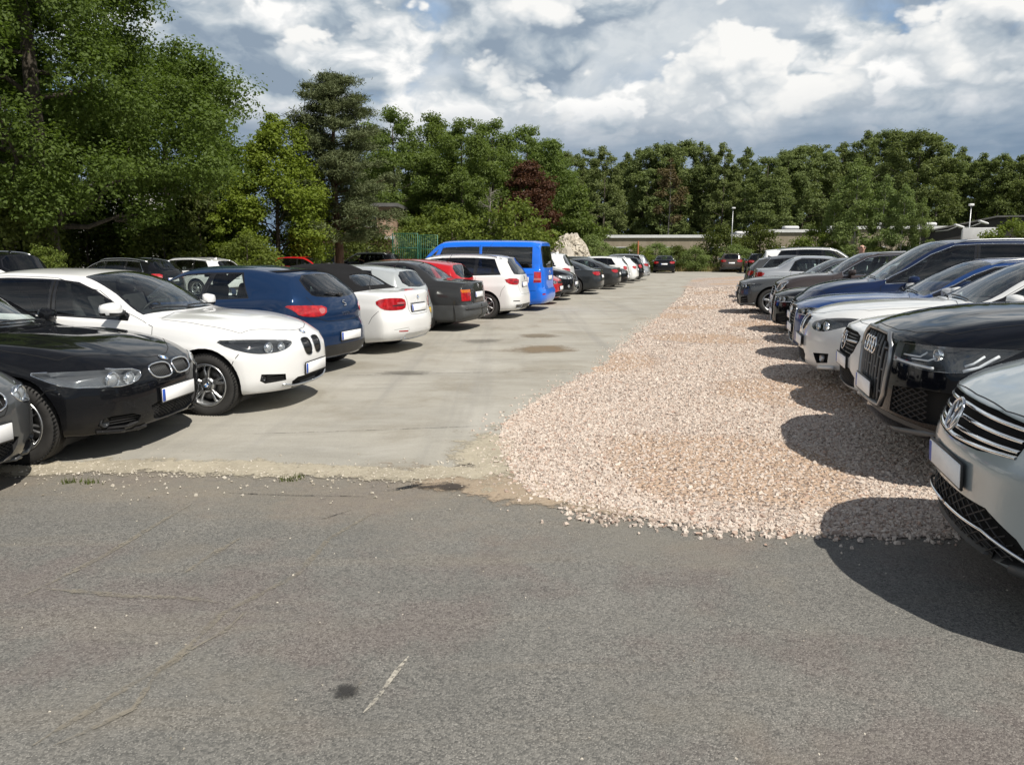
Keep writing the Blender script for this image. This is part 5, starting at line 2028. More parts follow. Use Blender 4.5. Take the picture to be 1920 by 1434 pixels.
def m_merc(star=True):
    c = Car(carspec(4.69, .905, 1.42, .715, 1.48, .955, 2.35, 3.35, 1.38, [(0, .675), (.3, .735), (.9, .82), (1.6, .895), (2.5, .93), (3.5, .96), (4.2, .965), (4.69, .93)],
                    TAIL_SALOON, [(.17, .09), (.22, .03), (.32, .01), (.46, .0), (.60, .02), (.68, .055), (.78, .12)], ds=4.12, dz=1.055, tz=1.0, lift=0.085, wheels=(.82, 3.66, .33), bowF=(.36, 2.8), yr=.59))
    c.windows(1.72, [(2.70, 2.78, .03)], (3.66, 3.46), chrome=True)
    c.windscreen()
    c.rear_glass([('T', 3.43, 0), ('T', 3.45, .5), ('T', 4.02, .60), ('T', 4.05, 0)], 'T')
    g = [('F', 0, .688), ('F', .30, .685), ('F', .41, .655), ('F', .43, .615), ('F', .37, .525), ('F', .28, .475), ('F', 0, .47)]
    c.opening('grille', g, 'F', .05, 0, mirror=True)
    c.bars('grille_bars', [[('F', .09, .59), ('F', .40, .598)]], .014, M_ALU, .0)
    c.bars('grille_slats', [[('F', 0, z), ('F', .36, z)] for z in (.50, .53, .56, .625, .655)], .004, M_GLOSS, .016)
    c.roundel('F', 0, .585, .088, kind='star', off=.01)
    c.headlight([('F', .47, .655), ('F', .46, .59), ('F', .60, .555), ('F', .74, .565), ('S', .42, .62), ('S', .64, .715), ('S', .45, .715), ('F', .66, .695)], 'FC',
                cups=((('F', .66, .625), .045, 0), (('F', .56, .615), .034, 1)), guides=(([('F', .50, .655), ('F', .66, .683), ('S', .40, .70)], .007),))
    c.opening('air_intake', [('F', 0, .40), ('F', .30, .40), ('F', .42, .34), ('F', .40, .245), ('F', 0, .235)], 'F', .05, 0, mirror=True)
    c.mesh_bars('intake_mesh', [('F', .01, .39), ('F', .30, .39), ('F', .39, .33), ('F', .38, .255), ('F', .01, .245)], .024, .003, M_TRIM, .015)
    c.opening('air_intake', [('F', .55, .40), ('F', .78, .43), ('F', .79, .29), ('F', .52, .26)], 'FC', .035, 0, tag='s')
    for sd in (1, -1):
        for z in (.32, .37):
            P3, N3 = c.trace([('F', .57, z - .02), ('F', .80, z + .015)], sd, .006)
            c.mb('intake_fins', [M_GLOSS]).tube(P3, .008, 6)
        P3, N3 = c.trace([('F', 0, .205), ('F', .45, .215), ('F', .80, .26), ('S', .42, .27)], sd, .012, step=.05)
        c.mb('bumper_lip', [PAINT]).tube(P3, .022, 8)
    bonnet(c, .16, .42, s1=.46)
    c.plate('F', .435)
    c.mirror(1.82, .965)
    door_set(c, 1.46, (2.70, 2.76), (3.60, 3.44, 3.30))
    c.handles([(2.56, .80), (3.5, .82)])
    c.wheel_arches()
    c.wheels('five', .225)
    c.interior()
    c.taillight([('R', .42, .90), ('R', .44, .76), ('R', .68, .72), ('S', 4.44, .78), ('S', 4.40, .90)], 'RC')
    c.plate('R', .68)
    return c.finish()


def m_e60():
    c = Car(carspec(4.84, .923, 1.47, .715, 1.55, .99, 2.45, 3.58, 1.425, [(0, .67), (.3, .74), (.9, .83), (1.6, .915), (2.6, .965), (3.6, 1.0), (4.4, 1.0), (4.84, .96)],
                    TAIL_SALOON, [(.17, .10), (.22, .03), (.32, .0), (.46, .0), (.60, .03), (.68, .075), (.78, .14)], ds=4.28, dz=1.11, tz=1.05, lift=0.075, wheels=(.84, 3.73, .33), bowF=(.40, 2.6), yr=.60))
    c.windows(1.80, [(2.78, 2.86, .03)], (3.86, 3.64))
    c.windscreen()
    c.rear_glass([('T', 3.64, 0), ('T', 3.66, .5), ('T', 4.20, .60), ('T', 4.23, 0)], 'T')
    kid = [('F', .028, .69), ('F', .12, .712), ('F', .24, .70), ('F', .265, .655), ('F', .235, .575), ('F', .16, .545), ('F', .05, .55), ('F', .03, .60)]
    c.opening('grille', kid, 'F', .04, 1)
    c.bars('grille_bars', [[('F', y, .57), ('F', y, .695)] for y in np.arange(.05, .24, .02)], .0045, M_GLOSS, .01)
    for sd in (1, -1):
        c.trim('grille_frame', kid, .008, [M_CHROME], sd, True, .001, 1)
    c.headlight([('F', .36, .648), ('F', .42, .575), ('F', .60, .56), ('F', .74, .59), ('S', .42, .655), ('S', .56, .700), ('S', .72, .745), ('S', .56, .742), ('F', .70, .722), ('F', .5, .68)], 'FTC',
                cups=((('F', .62, .63), .05, 0), (('F', .50, .615), .044, 1)), depth=.04, dark=True)
    c.opening('air_intake', [('F', 0, .38), ('F', .26, .38), ('F', .34, .33), ('F', .30, .235), ('F', 0, .225)], 'F', .05, 0, mirror=True)
    c.mesh_bars('intake_mesh', [('F', .01, .37), ('F', .26, .37), ('F', .32, .32), ('F', .28, .245), ('F', .01, .235)], .022, .003, M_TRIM, .015)
    c.opening('air_intake', [('F', .52, .37), ('F', .74, .385), ('F', .73, .29), ('F', .58, .265)], 'FC', .05, 0, tag='s')
    for sd in (1, -1):
        P3, N3 = c.trace([('F', 0, .20), ('F', .45, .205), ('F', .80, .25)], sd, .014, step=.05)
        c.mb('bumper_lip', [PAINT]).tube(P3, .022, 8)
        co, no = c.pt(('F', .62, .325), sd)
        mb = MB()
        mb.lathe([(.04, -.05), (.04, -.02), (.034, -.018), (.03, -.03), (.0, -.04)], co, (1, .2 * sd, 0), 20, 0)
        c.part('fog_light', mb.build('fog_light', [M_BOWL]))
    bonnet(c, .13, .36, s1=.62, yw=.78)
    c.plate('F', .455, off=.02)
    c.roundel('T', .11, 0, .041)
    c.mirror(1.94, 1.0)
    door_set(c, 1.52, (2.78, 2.86), (3.86, 3.62, 3.42))
    c.handles([(2.62, .84), (3.68, .86)])
    c.wheel_arches()
    c.wheels('ten', .225, emb='quarters')
    c.interior()
    c.antenna(3.4)
    return c.finish()


def m_estate():
    tail = [(.18, .14), (.27, .05), (.38, .005), (.55, 0), (.66, .02), (.80, .05), (.95, .09), (1.05, .14), (1.2, .30), (1.38, .50)]
    c = Car(carspec(4.74, .915, 1.45, .70, 1.46, .965, 2.35, 4.05, 1.39, [(0, .655), (.3, .725), (.9, .83), (1.6, .905), (2.5, .945), (3.5, .975), (4.74, .995)],
                    tail, [(.17, .10), (.22, .03), (.32, .0), (.50, .0), (.62, .015), (.69, .05), (.78, .12)], lift=0.085, wheels=(.86, 3.68, .33), bowF=(.40, 2.8), yr=.59))
    c.windows(1.70, [(2.66, 2.72, .03), (3.52, 3.48, .03)], (4.22, 3.92), chrome=True, backtint=M_GLASSD)
    c.windscreen()
    c.rear_glass([('R', 0, 1.335), ('R', .48, 1.32), ('R', .60, 1.04), ('R', 0, 1.015)], tint=M_GLASSD)
    g = [('F', 0, .685), ('F', .26, .685), ('F', .34, .62), ('F', .30, .30), ('F', .24, .245), ('F', 0, .24)]
    c.opening('grille', g, 'F', .04, 0, mirror=True)
    c.bars('grille_bars', [[('F', 0, z), ('F', .31, z)] for z in np.arange(.29, .67, .034)], .0045, M_GLOSS, .01)
    for sd in (1, -1):
        c.trim('grille_frame', g, .008, [M_ALU], sd, False, .002)
    c.roundel('F', 0, .615, .042, kind='four_rings', off=.012)
    c.headlight([('F', .385, .650), ('F', .38, .575), ('F', .62, .565), ('S', .40, .60), ('S', .66, .705), ('S', .46, .705), ('F', .62, .685)], 'FC', cups=((('F', .62, .625), .046, 0), (('F', .50, .62), .036, 1)),
                guides=(([('F', .40, .585), ('F', .62, .578), ('S', .42, .62)], .007),))
    c.opening('air_intake', [('F', .44, .40), ('F', .78, .42), ('F', .78, .28), ('F', .42, .255)], 'FC', .05, 0, tag='s')
    c.mesh_bars('intake_slats', [('F', .45, .39), ('F', .70, .40), ('F', .70, .28), ('F', .44, .27)], .026, .004, M_TRIM, .015, horiz=True, diag=False)
    bonnet(c, .16, .36, s1=.50)
    c.taillight([('R', .44, .93), ('R', .46, .80), ('R', .68, .76), ('S', 4.50, .82), ('S', 4.44, .94)], 'RC', clear=[('R', .48, .86), ('R', .48, .82), ('R', .64, .815), ('R', .64, .855)])
    c.gap([('R', 0, .64), ('R', .46, .65), ('R', .58, .75)], 1)
    c.gap([('R', 0, .64), ('R', .46, .65), ('R', .58, .75)], -1)
    c.inlay('rear_diffuser', [('R', 0, .36), ('R', .52, .36), ('R', .66, .24), ('R', 0, .24)], 'R', M_TRIM, mirror=True)
    c.plate('F', .42, off=.016)
    c.plate('R', .73)
    c.roof_rails(2.4, 4.2)
    door_set(c, 1.46, (2.66, 2.72), (3.56, 3.50, 3.32))
    c.mirror(1.80, .975, cap=M_MIRCAP)
    c.handles([(2.52, .82), (3.44, .84)])
    c.wheel_arches()
    c.wheels('five', .235)
    c.interior()
    c.antenna(3.9)
    return c.finish()


def m_fastback():
    c = Car(carspec(4.71, .927, 1.395, .695, 1.50, .945, 2.35, 3.15, 1.37, [(0, .65), (.3, .72), (.9, .82), (1.6, .89), (2.5, .93), (3.5, .955), (4.3, .955), (4.71, .92)],
                    TAIL_SALOON, NOSE, ds=4.46, dz=.995, tz=.97, lift=0.08, wheels=(.85, 3.66, .345), yr=.59, yt=.60))
    c.windows(1.74, [(2.66, 2.72, .03), (3.42, 3.34, .03)], (3.92, 3.52), chrome=True)
    c.windscreen()
    c.rear_glass([('T', 3.42, 0), ('T', 3.46, .44), ('T', 4.22, .56), ('T', 4.26, 0)], 'T')
    c.taillight([('R', .42, .89), ('R', .44, .77), ('R', .70, .74), ('S', 4.44, .79), ('S', 4.36, .90)], 'RC', clear=[('R', .46, .83), ('R', .46, .79), ('R', .58, .785), ('R', .58, .83)])
    c.inlay('rear_diffuser', [('R', 0, .36), ('R', .52, .36), ('R', .66, .24), ('R', 0, .24)], 'R', M_TRIM, mirror=True)
    c.gap([('R', 0, .60), ('R', .40, .61), ('R', .42, .74)], 1)
    c.gap([('R', 0, .60), ('R', .40, .61), ('R', .42, .74)], -1)
    c.headlight([('F', .40, .64), ('F', .44, .57), ('F', .66, .56), ('S', .38, .59), ('S', .66, .69), ('S', .44, .70), ('F', .62, .68)], 'FC', cups=((('F', .60, .62), .046, 0),))
    c.opening('grille', [('F', 0, .67), ('F', .28, .67), ('F', .34, .60), ('F', .26, .28), ('F', 0, .27)], 'F', .04, 0, mirror=True)
    c.plate('R', .70)
    c.exhaust(.50, .27, .035, 1, sides=(1, -1))
    door_set(c, 1.50, (2.66, 2.72), (3.48, 3.40, 3.30))
    c.mirror(1.84, .955)
    c.handles([(2.52, .80), (3.36, .82)])
    c.wheel_arches()
    c.wheels('star5', .245)
    c.interior()
    return c.finish()


def m_saloon():
    c = Car(carspec(4.70, .905, 1.455, .70, 1.44, .97, 2.35, 3.42, 1.415, [(0, .655), (.3, .725), (.9, .82), (1.6, .905), (2.5, .945), (3.5, .975), (4.2, .985), (4.70, .96)],
                    TAIL_SALOON, NOSE, ds=4.08, dz=1.10, tz=1.06, lift=0.08, wheels=(.84, 3.62, .325)))
    c.windows(1.70, [(2.64, 2.72, .03)], (3.66, 3.48), chrome=True)
    c.windscreen()
    c.rear_glass([('T', 3.48, 0), ('T', 3.50, .5), ('T', 4.0, .60), ('T', 4.03, 0)], 'T')
    c.taillight([('R', .44, .95), ('R', .46, .80), ('R', .68, .76), ('S', 4.42, .82), ('S', 4.34, .96)], 'RC', clear=[('R', .48, .87), ('R', .48, .83), ('R', .64, .825), ('R', .64, .87)])
    c.headlight([('F', .40, .65), ('F', .44, .57), ('F', .66, .56), ('S', .38, .59), ('S', .66, .70), ('S', .44, .71), ('F', .62, .69)], 'FC', cups=((('F', .60, .63), .046, 0),))
    c.opening('grille', [('F', 0, .66), ('F', .34, .66), ('F', .36, .57), ('F', 0, .55)], 'F', .04, 0, mirror=True)
    c.opening('air_intake', [('F', 0, .38), ('F', .40, .38), ('F', .60, .33), ('F', .55, .25), ('F', 0, .24)], 'F', .04, 0, mirror=True)
    c.inlay('rear_diffuser', [('R', 0, .34), ('R', .52, .34), ('R', .66, .24), ('R', 0, .24)], 'R', M_TRIM, mirror=True)
    c.panel('boot_lid', [('R', 0, .62), ('R', .38, .63), ('R', .42, .72), ('R', .44, .90), ('R', .52, 1.03)], 'R')
    c.plate('R', .74)
    c.plate('F', .46)
    door_set(c, 1.44, (2.64, 2.72), (3.62, 3.46, 3.26))
    c.mirror(1.80, .975)
    c.handles([(2.50, .82), (3.46, .84)])
    c.wheel_arches()
    c.wheels('five', .215)
    c.interior()
    return c.finish()


def m_mini():
    c = Car(carspec(4.30, .91, 1.56, .86, 1.14, 1.085, 1.90, 3.85, 1.52, [(0, .80), (.25, .90), (1.0, 1.0), (1.5, 1.035), (2.4, 1.05), (3.4, 1.08), (4.3, 1.08)],
                    suv_tail(1.54), [(.19, .10), (.27, .03), (.36, .0), (.55, .0), (.72, .02), (.84, .06), (.93, .13)], wheels=(.84, 3.51, .335), yr=.61, yc=.74, bowF=(.30, 2.8), zb=.21))
    c.windows(1.42, [(2.30, 2.36, .035), (3.18, 3.16, .035)], (3.80, 3.60), chrome=True)
    c.windscreen()
    c.rear_glass([('R', 0, 1.46), ('R', .52, 1.45), ('R', .64, 1.10), ('R', 0, 1.08)], tint=M_GLASSD)
    el = [('F', .615 + .13 * math.cos(a), .775 + .105 * math.sin(a) + .05 * math.cos(a)) for a in np.linspace(0, 2 * math.pi, 15)[:-1]]
    c.headlight(el, 'F', cups=((('F', .615, .77), .06, 0),), dark=False, smooth=1, frame=.014)
    g = [('F', 0, .78), ('F', .32, .78), ('F', .42, .72), ('F', .36, .56), ('F', .28, .50), ('F', 0, .49)]
    c.opening('grille', g, 'F', .04, 0, mirror=True)
    c.bars('grille_bars', [[('F', 0, z), ('F', .37, z)] for z in (.55, .61, .67, .73)], .007, M_CHROME, .01)
    for sd in (1, -1):
        c.trim('grille_frame', g, .011, [M_CHROME], sd, False, .002)
    c.opening('air_intake', [('F', 0, .42), ('F', .55, .42), ('F', .70, .34), ('F', .6, .27), ('F', 0, .26)], 'F', .04, 0, mirror=True)
    c.taillight([('R', .56, 1.02), ('R', .56, .80), ('S', 4.12, .80), ('S', 4.10, 1.02)], 'RC')
    bonnet(c, .13, .40, s1=.40)
    c.plate('F', .52)
    c.plate('R', .80)
    c.roof_rails(2.0, 3.7)
    door_set(c, 1.20, (2.30, 2.36), (3.22, 3.18, 3.06), zl=.36)
    c.mirror(1.54, 1.09)
    c.handles([(2.16, .92), (3.06, .94)], M_CHROME)
    c.wheel_arches(clad=.05)
    c.wheels('five', .225)
    c.interior()
    return c.finish()


M_DULL = simple('dull_frame', (0.30, 0.31, 0.32), 0.32, metal=.8)
M_PLASTL = simple('mid_grey_plastic', (0.12, 0.125, 0.13), 0.45, metal=0.3)
M_MIRCAP = simple('mirror_cap', (0.6, 0.6, 0.6), 0.3, metal=0.6)
# ------------------------------------------------------------------ ground


def uv(u, v):
    """row coordinates: u across the aisle, v along it"""
    return (.97 * u + .242 * v, -.242 * u + .97 * v)


def sheet_mesh(name, outline, z, mats, jit=0.0, step=0.25, seed=1):
    rng = np.random.default_rng(seed)
    pts = []
    n = len(outline)
    for i in range(n):
        a, b = np.array(outline[i][:2], float), np.array(outline[(i + 1) % n][:2], float)
        j = outline[i][2] if len(outline[i]) > 2 else 0.0
        m = max(1, int(np.linalg.norm(b - a) / step)) if j > 0 else 1
        nn = np.array([-(b - a)[1], (b - a)[0]])
        nn = nn / max(1e-6, np.linalg.norm(nn))
        for k in range(m):
            p = a + (b - a) * k / m
            if j > 0 and k > 0:
                p = p + nn * rng.normal(0, j)
            pts.append((p[0], p[1], z))
    return new_mesh(name, pts, [tuple(range(len(pts)))], mats, None, False)


def m_asphalt():
    m, t, p = mat('asphalt')
    oc = t.node('ShaderNodeTexCoord').outputs['Object']
    v1 = t.node('ShaderNodeTexVoronoi', inp={'Vector': oc, 'Scale': 104.0})
    v2 = t.node('ShaderNodeTexVoronoi', inp={'Vector': oc, 'Scale': 225.0})
    g1 = t.node('ShaderNodeSeparateColor', inp={0: v1.outputs['Color']}).outputs[0]
    g2 = t.node('ShaderNodeSeparateColor', inp={0: v2.outputs['Color']}).outputs[1]
    big = t.noise(oc, 0.42, 5, 0.62)
    big2 = t.noise(t.vmath('ADD', oc, (17.0, 5.0, 0)), 0.9, 6, 0.65)
    rot = t.node('ShaderNodeMapping', inp={'Vector': oc, 'Rotation': (0, 0, R(-52)), 'Scale': (0.35, 2.6, 1)}).outputs[0]
    streak = t.noise(rot, 1.2, 6, 0.6)
    base = t.mix(t.map(big, 0.38, 0.66), (0.111, 0.112, 0.105), (0.168, 0.165, 0.152))
    base = t.mix(t.map(big2, 0.47, 0.60, 0, 0.85, True), base, (0.132, 0.109, 0.102))     # purplish old binder
    base = t.mix(t.map(streak, 0.52, 0.68, 0, 0.62, True), base, (0.185, 0.166, 0.137))  # dust in the wheel tracks
    base = t.mix(t.map(streak, 0.44, 0.30, 0, 0.25, True), base, (0.072, 0.070, 0.066))
    st = t.mix(t.map(g1, 0.0, 1.0), (0.042, 0.041, 0.039), (0.275, 0.262, 0.237))
    st = t.mix(t.map(g2, 0.82, 0.96, 0, 0.85), st, (0.46, 0.44, 0.40))
    base = t.mix(t.map(t.noise(oc, 3.0, 4, .6), .35, .65, .34, .50), base, st)
    # pale sand swept up along the far edge of the tarmac
    sx = t.node('ShaderNodeSeparateXYZ', inp={0: oc})
    edge = t.math('ADD', sx.outputs[1], t.math('MULTIPLY', sx.outputs[0], 0.10))
    near = t.map(t.math('ADD', edge, t.math('MULTIPLY', t.math('SUBTRACT', big2, 0.5), 2.6)), 3.7, 5.0, 0, 1, True)
    near = t.math('MULTIPLY', near, t.map(t.noise(oc, 7.0, 6, 0.7), 0.3, 0.7, 0.25, 0.75))
    base = t.mix(near, base, (0.235, 0.205, 0.160))
    worn = t.noise(t.vmath('ADD', oc, (31, 2, 0)), 0.8, 7, 0.68)
    base = t.mix(t.map(worn, 0.54, 0.68, 0, 0.5, True), base, (0.195, 0.182, 0.155))
    spots = t.math('MULTIPLY', t.map(t.noise(t.vmath('ADD', oc, (4, 9, 0)), 1.1, 3, 0.5), 0.62, 0.74, 0, 1, True), 0.35)
    base = t.mix(spots, base, (0.20, 0.175, 0.14))
    t.l.new(base, p.inputs['Base Color'])
    p.inputs['Roughness'].default_value = 0.85
    p.inputs['Specular IOR Level'].default_value = 0.35
    h = t.math('ADD', t.math('MULTIPLY', v1.outputs['Distance'], -1.0), t.math('MULTIPLY', v2.outputs['Distance'], -0.5))
    t.l.new(t.bump(h, 0.6, 0.006), p.inputs['Normal'])
    return m


def m_concrete():
    m, t, p = mat('concrete')
    oc = t.node('ShaderNodeTexCoord').outputs['Object']
    mp = t.node('ShaderNodeMapping', inp={'Vector': oc, 'Scale': (0.30, 1.3, 1)}).outputs[0]
    s1 = t.noise(mp, 1.1, 9, 0.72, 0.8)
    mp2 = t.node('ShaderNodeMapping', inp={'Vector': oc, 'Rotation': (0, 0, .25), 'Scale': (0.35, 3.2, 1)}).outputs[0]
    s2 = t.noise(mp2, 1.6, 6, 0.7, 0.3)
    f = t.noise(oc, 60, 4, 0.7)
    b = t.noise(oc, 0.30, 4, 0.6)
    c = t.mix(t.map(s1, 0.30, 0.70), (0.285, 0.272, 0.236), (0.410, 0.390, 0.338))
    c = t.mix(t.map(b, 0.45, 0.7, 0, 0.5), c, (0.44, 0.415, 0.355))
    c = t.mix(t.map(s2, 0.57, 0.74, 0, 0.6), c, (0.19, 0.183, 0.165))
    c = t.mix(t.map(f, 0.3, 0.7, 0, 0.35), c, (0.21, 0.205, 0.185))
    iso = t.noise(oc, 0.75, 8, 0.68, 0.4)
    c = t.mix(t.map(iso, 0.48, 0.66, 0, 0.7, True), c, (0.235, 0.212, 0.168))
    c = t.mix(t.map(iso, 0.46, 0.32, 0, 0.45, True), c, (0.44, 0.425, 0.385))
    tr_ = t.node('ShaderNodeMapping', inp={'Vector': oc, 'Rotation': (0, 0, R(14)), 'Scale': (1.6, 0.06, 1)}).outputs[0]
    tk = t.noise(tr_, 1.0, 6, 0.65)
    c = t.mix(t.map(tk, 0.50, 0.70, 0, 0.5, True), c, (0.225, 0.218, 0.20))
    v = t.node('ShaderNodeTexVoronoi', inp={'Vector': oc, 'Scale': 130.0})
    g = t.node('ShaderNodeSeparateColor', inp={0: v.outputs['Color']}).outputs[0]
    c = t.mix(t.map(g, 0.75, 1.0, 0, 0.35), c, (0.42, 0.40, 0.36))
    t.l.new(c, p.inputs['Base Color'])
    p.inputs['Roughness'].default_value = 0.9
    p.inputs['Specular IOR Level'].default_value = 0.3
    t.l.new(t.bump(f, 0.35, 0.006), p.inputs['Normal'])
    return m


def m_gravel_bed():
    m, t, p = mat('gravel_bed')
    oc = t.node('ShaderNodeTexCoord').outputs['Object']
    v1 = t.node('ShaderNodeTexVoronoi', inp={'Vector': oc, 'Scale': 27.0, 'Randomness': 1.0})
    v2 = t.node('ShaderNodeTexVoronoi', inp={'Vector': oc, 'Scale': 62.0})
    g1 = t.node('ShaderNodeSeparateColor', inp={0: v1.outputs['Color']})
    c = t.ramp(g1.outputs[0], [(0.0, (0.22, 0.17, 0.145)), (0.3, (0.46, 0.385, 0.335)), (0.55, (0.58, 0.505, 0.445)), (0.8, (0.68, 0.61, 0.55)), (1.0, (0.48, 0.34, 0.275))])
    g2 = t.node('ShaderNodeSeparateColor', inp={0: v2.outputs['Color']}).outputs[0]
    c = t.mix(t.map(g2, 0, 1, 0, 0.4), c, (0.27, 0.215, 0.18))
    big = t.noise(oc, 0.55, 5, 0.65)
    c = t.mix(t.map(big, 0.52, 0.66, 0, 0.75, True), c, (0.46, 0.36, 0.28))   # sandy orange fines
    # fines collect in the same hollows that hold few stones
    sx = t.node('ShaderNodeSeparateXYZ', inp={0: oc})
    sy = t.math('MULTIPLY', t.math('SINE', t.math('MULTIPLY', sx.outputs[1], 0.9)), 0.6)
    h1 = t.math('SINE', t.math('ADD', t.math('MULTIPLY', sx.outputs[0], 1.35), sy))
    h2 = t.math('SINE', t.math('ADD', t.math('MULTIPLY', sx.outputs[1], 1.1), 1.7))
    hl = t.math('ADD', t.math('MULTIPLY', h1, h2), t.math('MULTIPLY', t.math('SUBTRACT', big, 0.5), 1.5))
    fine = t.mix(t.noise(oc, 120, 3, .7), (0.38, 0.26, 0.175), (0.58, 0.43, 0.315))
    c = t.mix(t.map(hl, 0.25, 0.65, 0, 0.85, True), c, fine)
    t.l.new(c, p.inputs['Base Color'])
    p.inputs['Roughness'].default_value = 0.95
    p.inputs['Specular IOR Level'].default_value = 0.2
    h = t.math('ADD', t.math('MULTIPLY', v1.outputs['Distance'], -1.0), t.math('MULTIPLY', v2.outputs['Distance'], -0.3))
    t.l.new(t.bump(h, 1.0, 0.035), p.inputs['Normal'])
    return m


def m_stone(name, cols):
    m, t, p = mat(name)
    geo = t.node('ShaderNodeNewGeometry')
    rnd = geo.outputs['Random Per Island']
    oc = t.node('ShaderNodeTexCoord').outputs['Object']
    c = t.ramp(rnd, cols)
    n = t.noise(oc, 90, 3, 0.6)
    c = t.mix(t.map(n, 0.3, 0.7, 0, 0.28), c, (0.30, 0.235, 0.19))
    t.l.new(c, p.inputs['Base Color'])
    p.inputs['Roughness'].default_value = 0.9
    p.inputs['Specular IOR Level'].default_value = 0.25
    return m


def m_soil(name, a, b, c3, sc=0.5):
    m, t, p = mat(name)
    oc = t.node('ShaderNodeTexCoord').outputs['Object']
    n = t.noise(oc, sc, 6, 0.65)
    f = t.noise(oc, 14, 5, 0.7)
    c = t.mix(t.map(n, 0.38, 0.62), a, b)
    c = t.mix(t.map(f, 0.35, 0.7, 0, 0.6), c, c3)
    t.l.new(c, p.inputs['Base Color'])
    p.inputs['Roughness'].default_value = 0.95
    p.inputs['Specular IOR Level'].default_value = 0.15
    t.l.new(t.bump(f, 0.6, 0.05), p.inputs['Normal'])
    return m


GRASSY = m_soil('rough_grass', (0.075, 0.090, 0.028), (0.16, 0.145, 0.065), (0.055, 0.07, 0.02))
o = obj('ground', new_mesh('ground', [(-1500, -400, -.016), (1500, -400, -.016), (1500, 2200, -.016), (-1500, 2200, -.016)], [(0, 1, 2, 3)], [GRASSY], None, False))
tag(o, kind='structure')
o = obj('asphalt', sheet_mesh('asphalt', [(-45, -30), (45, -30), (45, 7.2), (1.6, 7.2), (-8, 7.2), (-45, 9.0)], 0.0, [m_asphalt()]))
tag(o, kind='structure')
CONC = m_concrete()
far = 70.0
conc = [(-30, 7.4, .0), (-12, 6.6, .02), (-3.6, 5.72, .02), (-2.6, 5.60, .02), (-1.4, 5.50, .025), (-.75, 5.42, .03), (-.25, 5.8, .03), (.3, 7.0, 0), (4.0, 7.0, 0), uv(14, 3), uv(14, far), uv(-2, far + 2), uv(-26, far - 4)]
o = obj('concrete_pavement', sheet_mesh('concrete', conc, 0.004, [CONC], seed=3))
tag(o, kind='structure')

# gravel strip under the right hand row
grav_edge = [(.55, 4.62), (.12, 4.92), (.0, 5.4), (-.12, 6.3), (-.08, 7.1), (.28, 8.3), (1.12, 10.4), (2.0, 13.6), (3.9, 20.2), (6.9, 31.0), (9.2, 40.5), (11.0, 47.5), (12.0, 50.5)]
gpoly = [(*q, .035 + .004 * q[1]) for q in grav_edge] + [(15.5, 55), (30, 50), (24, 10), (14, 4.3), (4.2, 4.20, .03), (1.9, 4.17, .03), (1.2, 4.28, .03)]
GBED = m_gravel_bed()


def edge_dist(px, py, poly):
    d = np.full(len(px), 1e9)
    n = len(poly)
    for i in range(n):
        ax, ay = poly[i][:2]
        bx, by = poly[(i + 1) % n][:2]
        ex, ey = bx - ax, by - ay
        q = np.clip(((px - ax) * ex + (py - ay) * ey) / (ex * ex + ey * ey), 0, 1)
        d = np.minimum(d, np.hypot(px - ax - ex * q, py - ay - ey * q))
    return d


def bed_h(px, py):
    """the gravel lies as a thick layer, thinning out at its edges"""
    q = np.clip(edge_dist(px, py, gpoly) / 2.6, 0, 1)
    return .005 + .065 * q * q * (3 - 2 * q) + .010 * q * (np.sin(px * 1.9 + 1) * np.sin(py * 1.3))


def in_poly(px, py, poly):
    inside = np.zeros(len(px), bool)
    n = len(poly)
    j = n - 1
    for i in range(n):
        xi, yi = poly[i][0], poly[i][1]
        xj, yj = poly[j][0], poly[j][1]
        if yi != yj:
            cond = ((yi > py) != (yj > py)) & (px < (xj - xi) * (py - yi) / (yj - yi) + xi)
            inside ^= cond
        j = i
    return inside


def stones(name, X, Y, S, z, m, seed=2, flat=0.62):
    rng = np.random.default_rng(seed)
    n = len(X)
    c = np.array([(-1, -1, -1), (1, -1, -1), (1, 1, -1), (-1, 1, -1), (-1, -1, 1), (1, -1, 1), (1, 1, 1), (-1, 1, 1)], float) * .5
    V = np.repeat(c[None], n, 0) * (1 + rng.uniform(-.42, .42, (n, 8, 3)))
    V[:, 4:, :2] *= rng.uniform(.45, .95, (n, 1, 2))
    V *= (np.array([1, 1, flat]) * rng.uniform(.65, 1.35, (n, 3)))[:, None, :] * S[:, None, None]
    th = rng.uniform(0, 2 * np.pi, n)
    ti = rng.normal(0, .45, n)
    ct, st = np.cos(ti)[:, None], np.sin(ti)[:, None]
    y, zz = V[..., 1] * ct - V[..., 2] * st, V[..., 1] * st + V[..., 2] * ct
    V[..., 1], V[..., 2] = y, zz
    ct, st = np.cos(th)[:, None], np.sin(th)[:, None]
    x, y = V[..., 0] * ct - V[..., 1] * st, V[..., 0] * st + V[..., 1] * ct
    V[..., 0], V[..., 1] = x + X[:, None], y + Y[:, None]
    V[..., 2] += (z if np.isscalar(z) else z[:, None]) + S[:, None] * .16
    f = np.array([(0, 3, 2, 1), (4, 5, 6, 7), (0, 1, 5, 4), (1, 2, 6, 5), (2, 3, 7, 6), (3, 0, 4, 7)])
    F_ = (f[None] + (np.arange(n) * 8)[:, None, None]).reshape(-1)
    me = bpy.data.meshes.new(name)
    me.vertices.add(n * 8)
    me.vertices.foreach_set('co', V.astype(np.float32).ravel())
    me.loops.add(n * 24)
    me.loops.foreach_set('vertex_index', F_.astype(np.int32))
    me.polygons.add(n * 6)
    me.polygons.foreach_set('loop_start', np.arange(0, n * 24, 4, dtype=np.int32))
    me.materials.append(m)
    me.update(calc_edges=True)
    me.polygons.foreach_set('use_smooth', np.zeros(n * 6, bool))
    return me


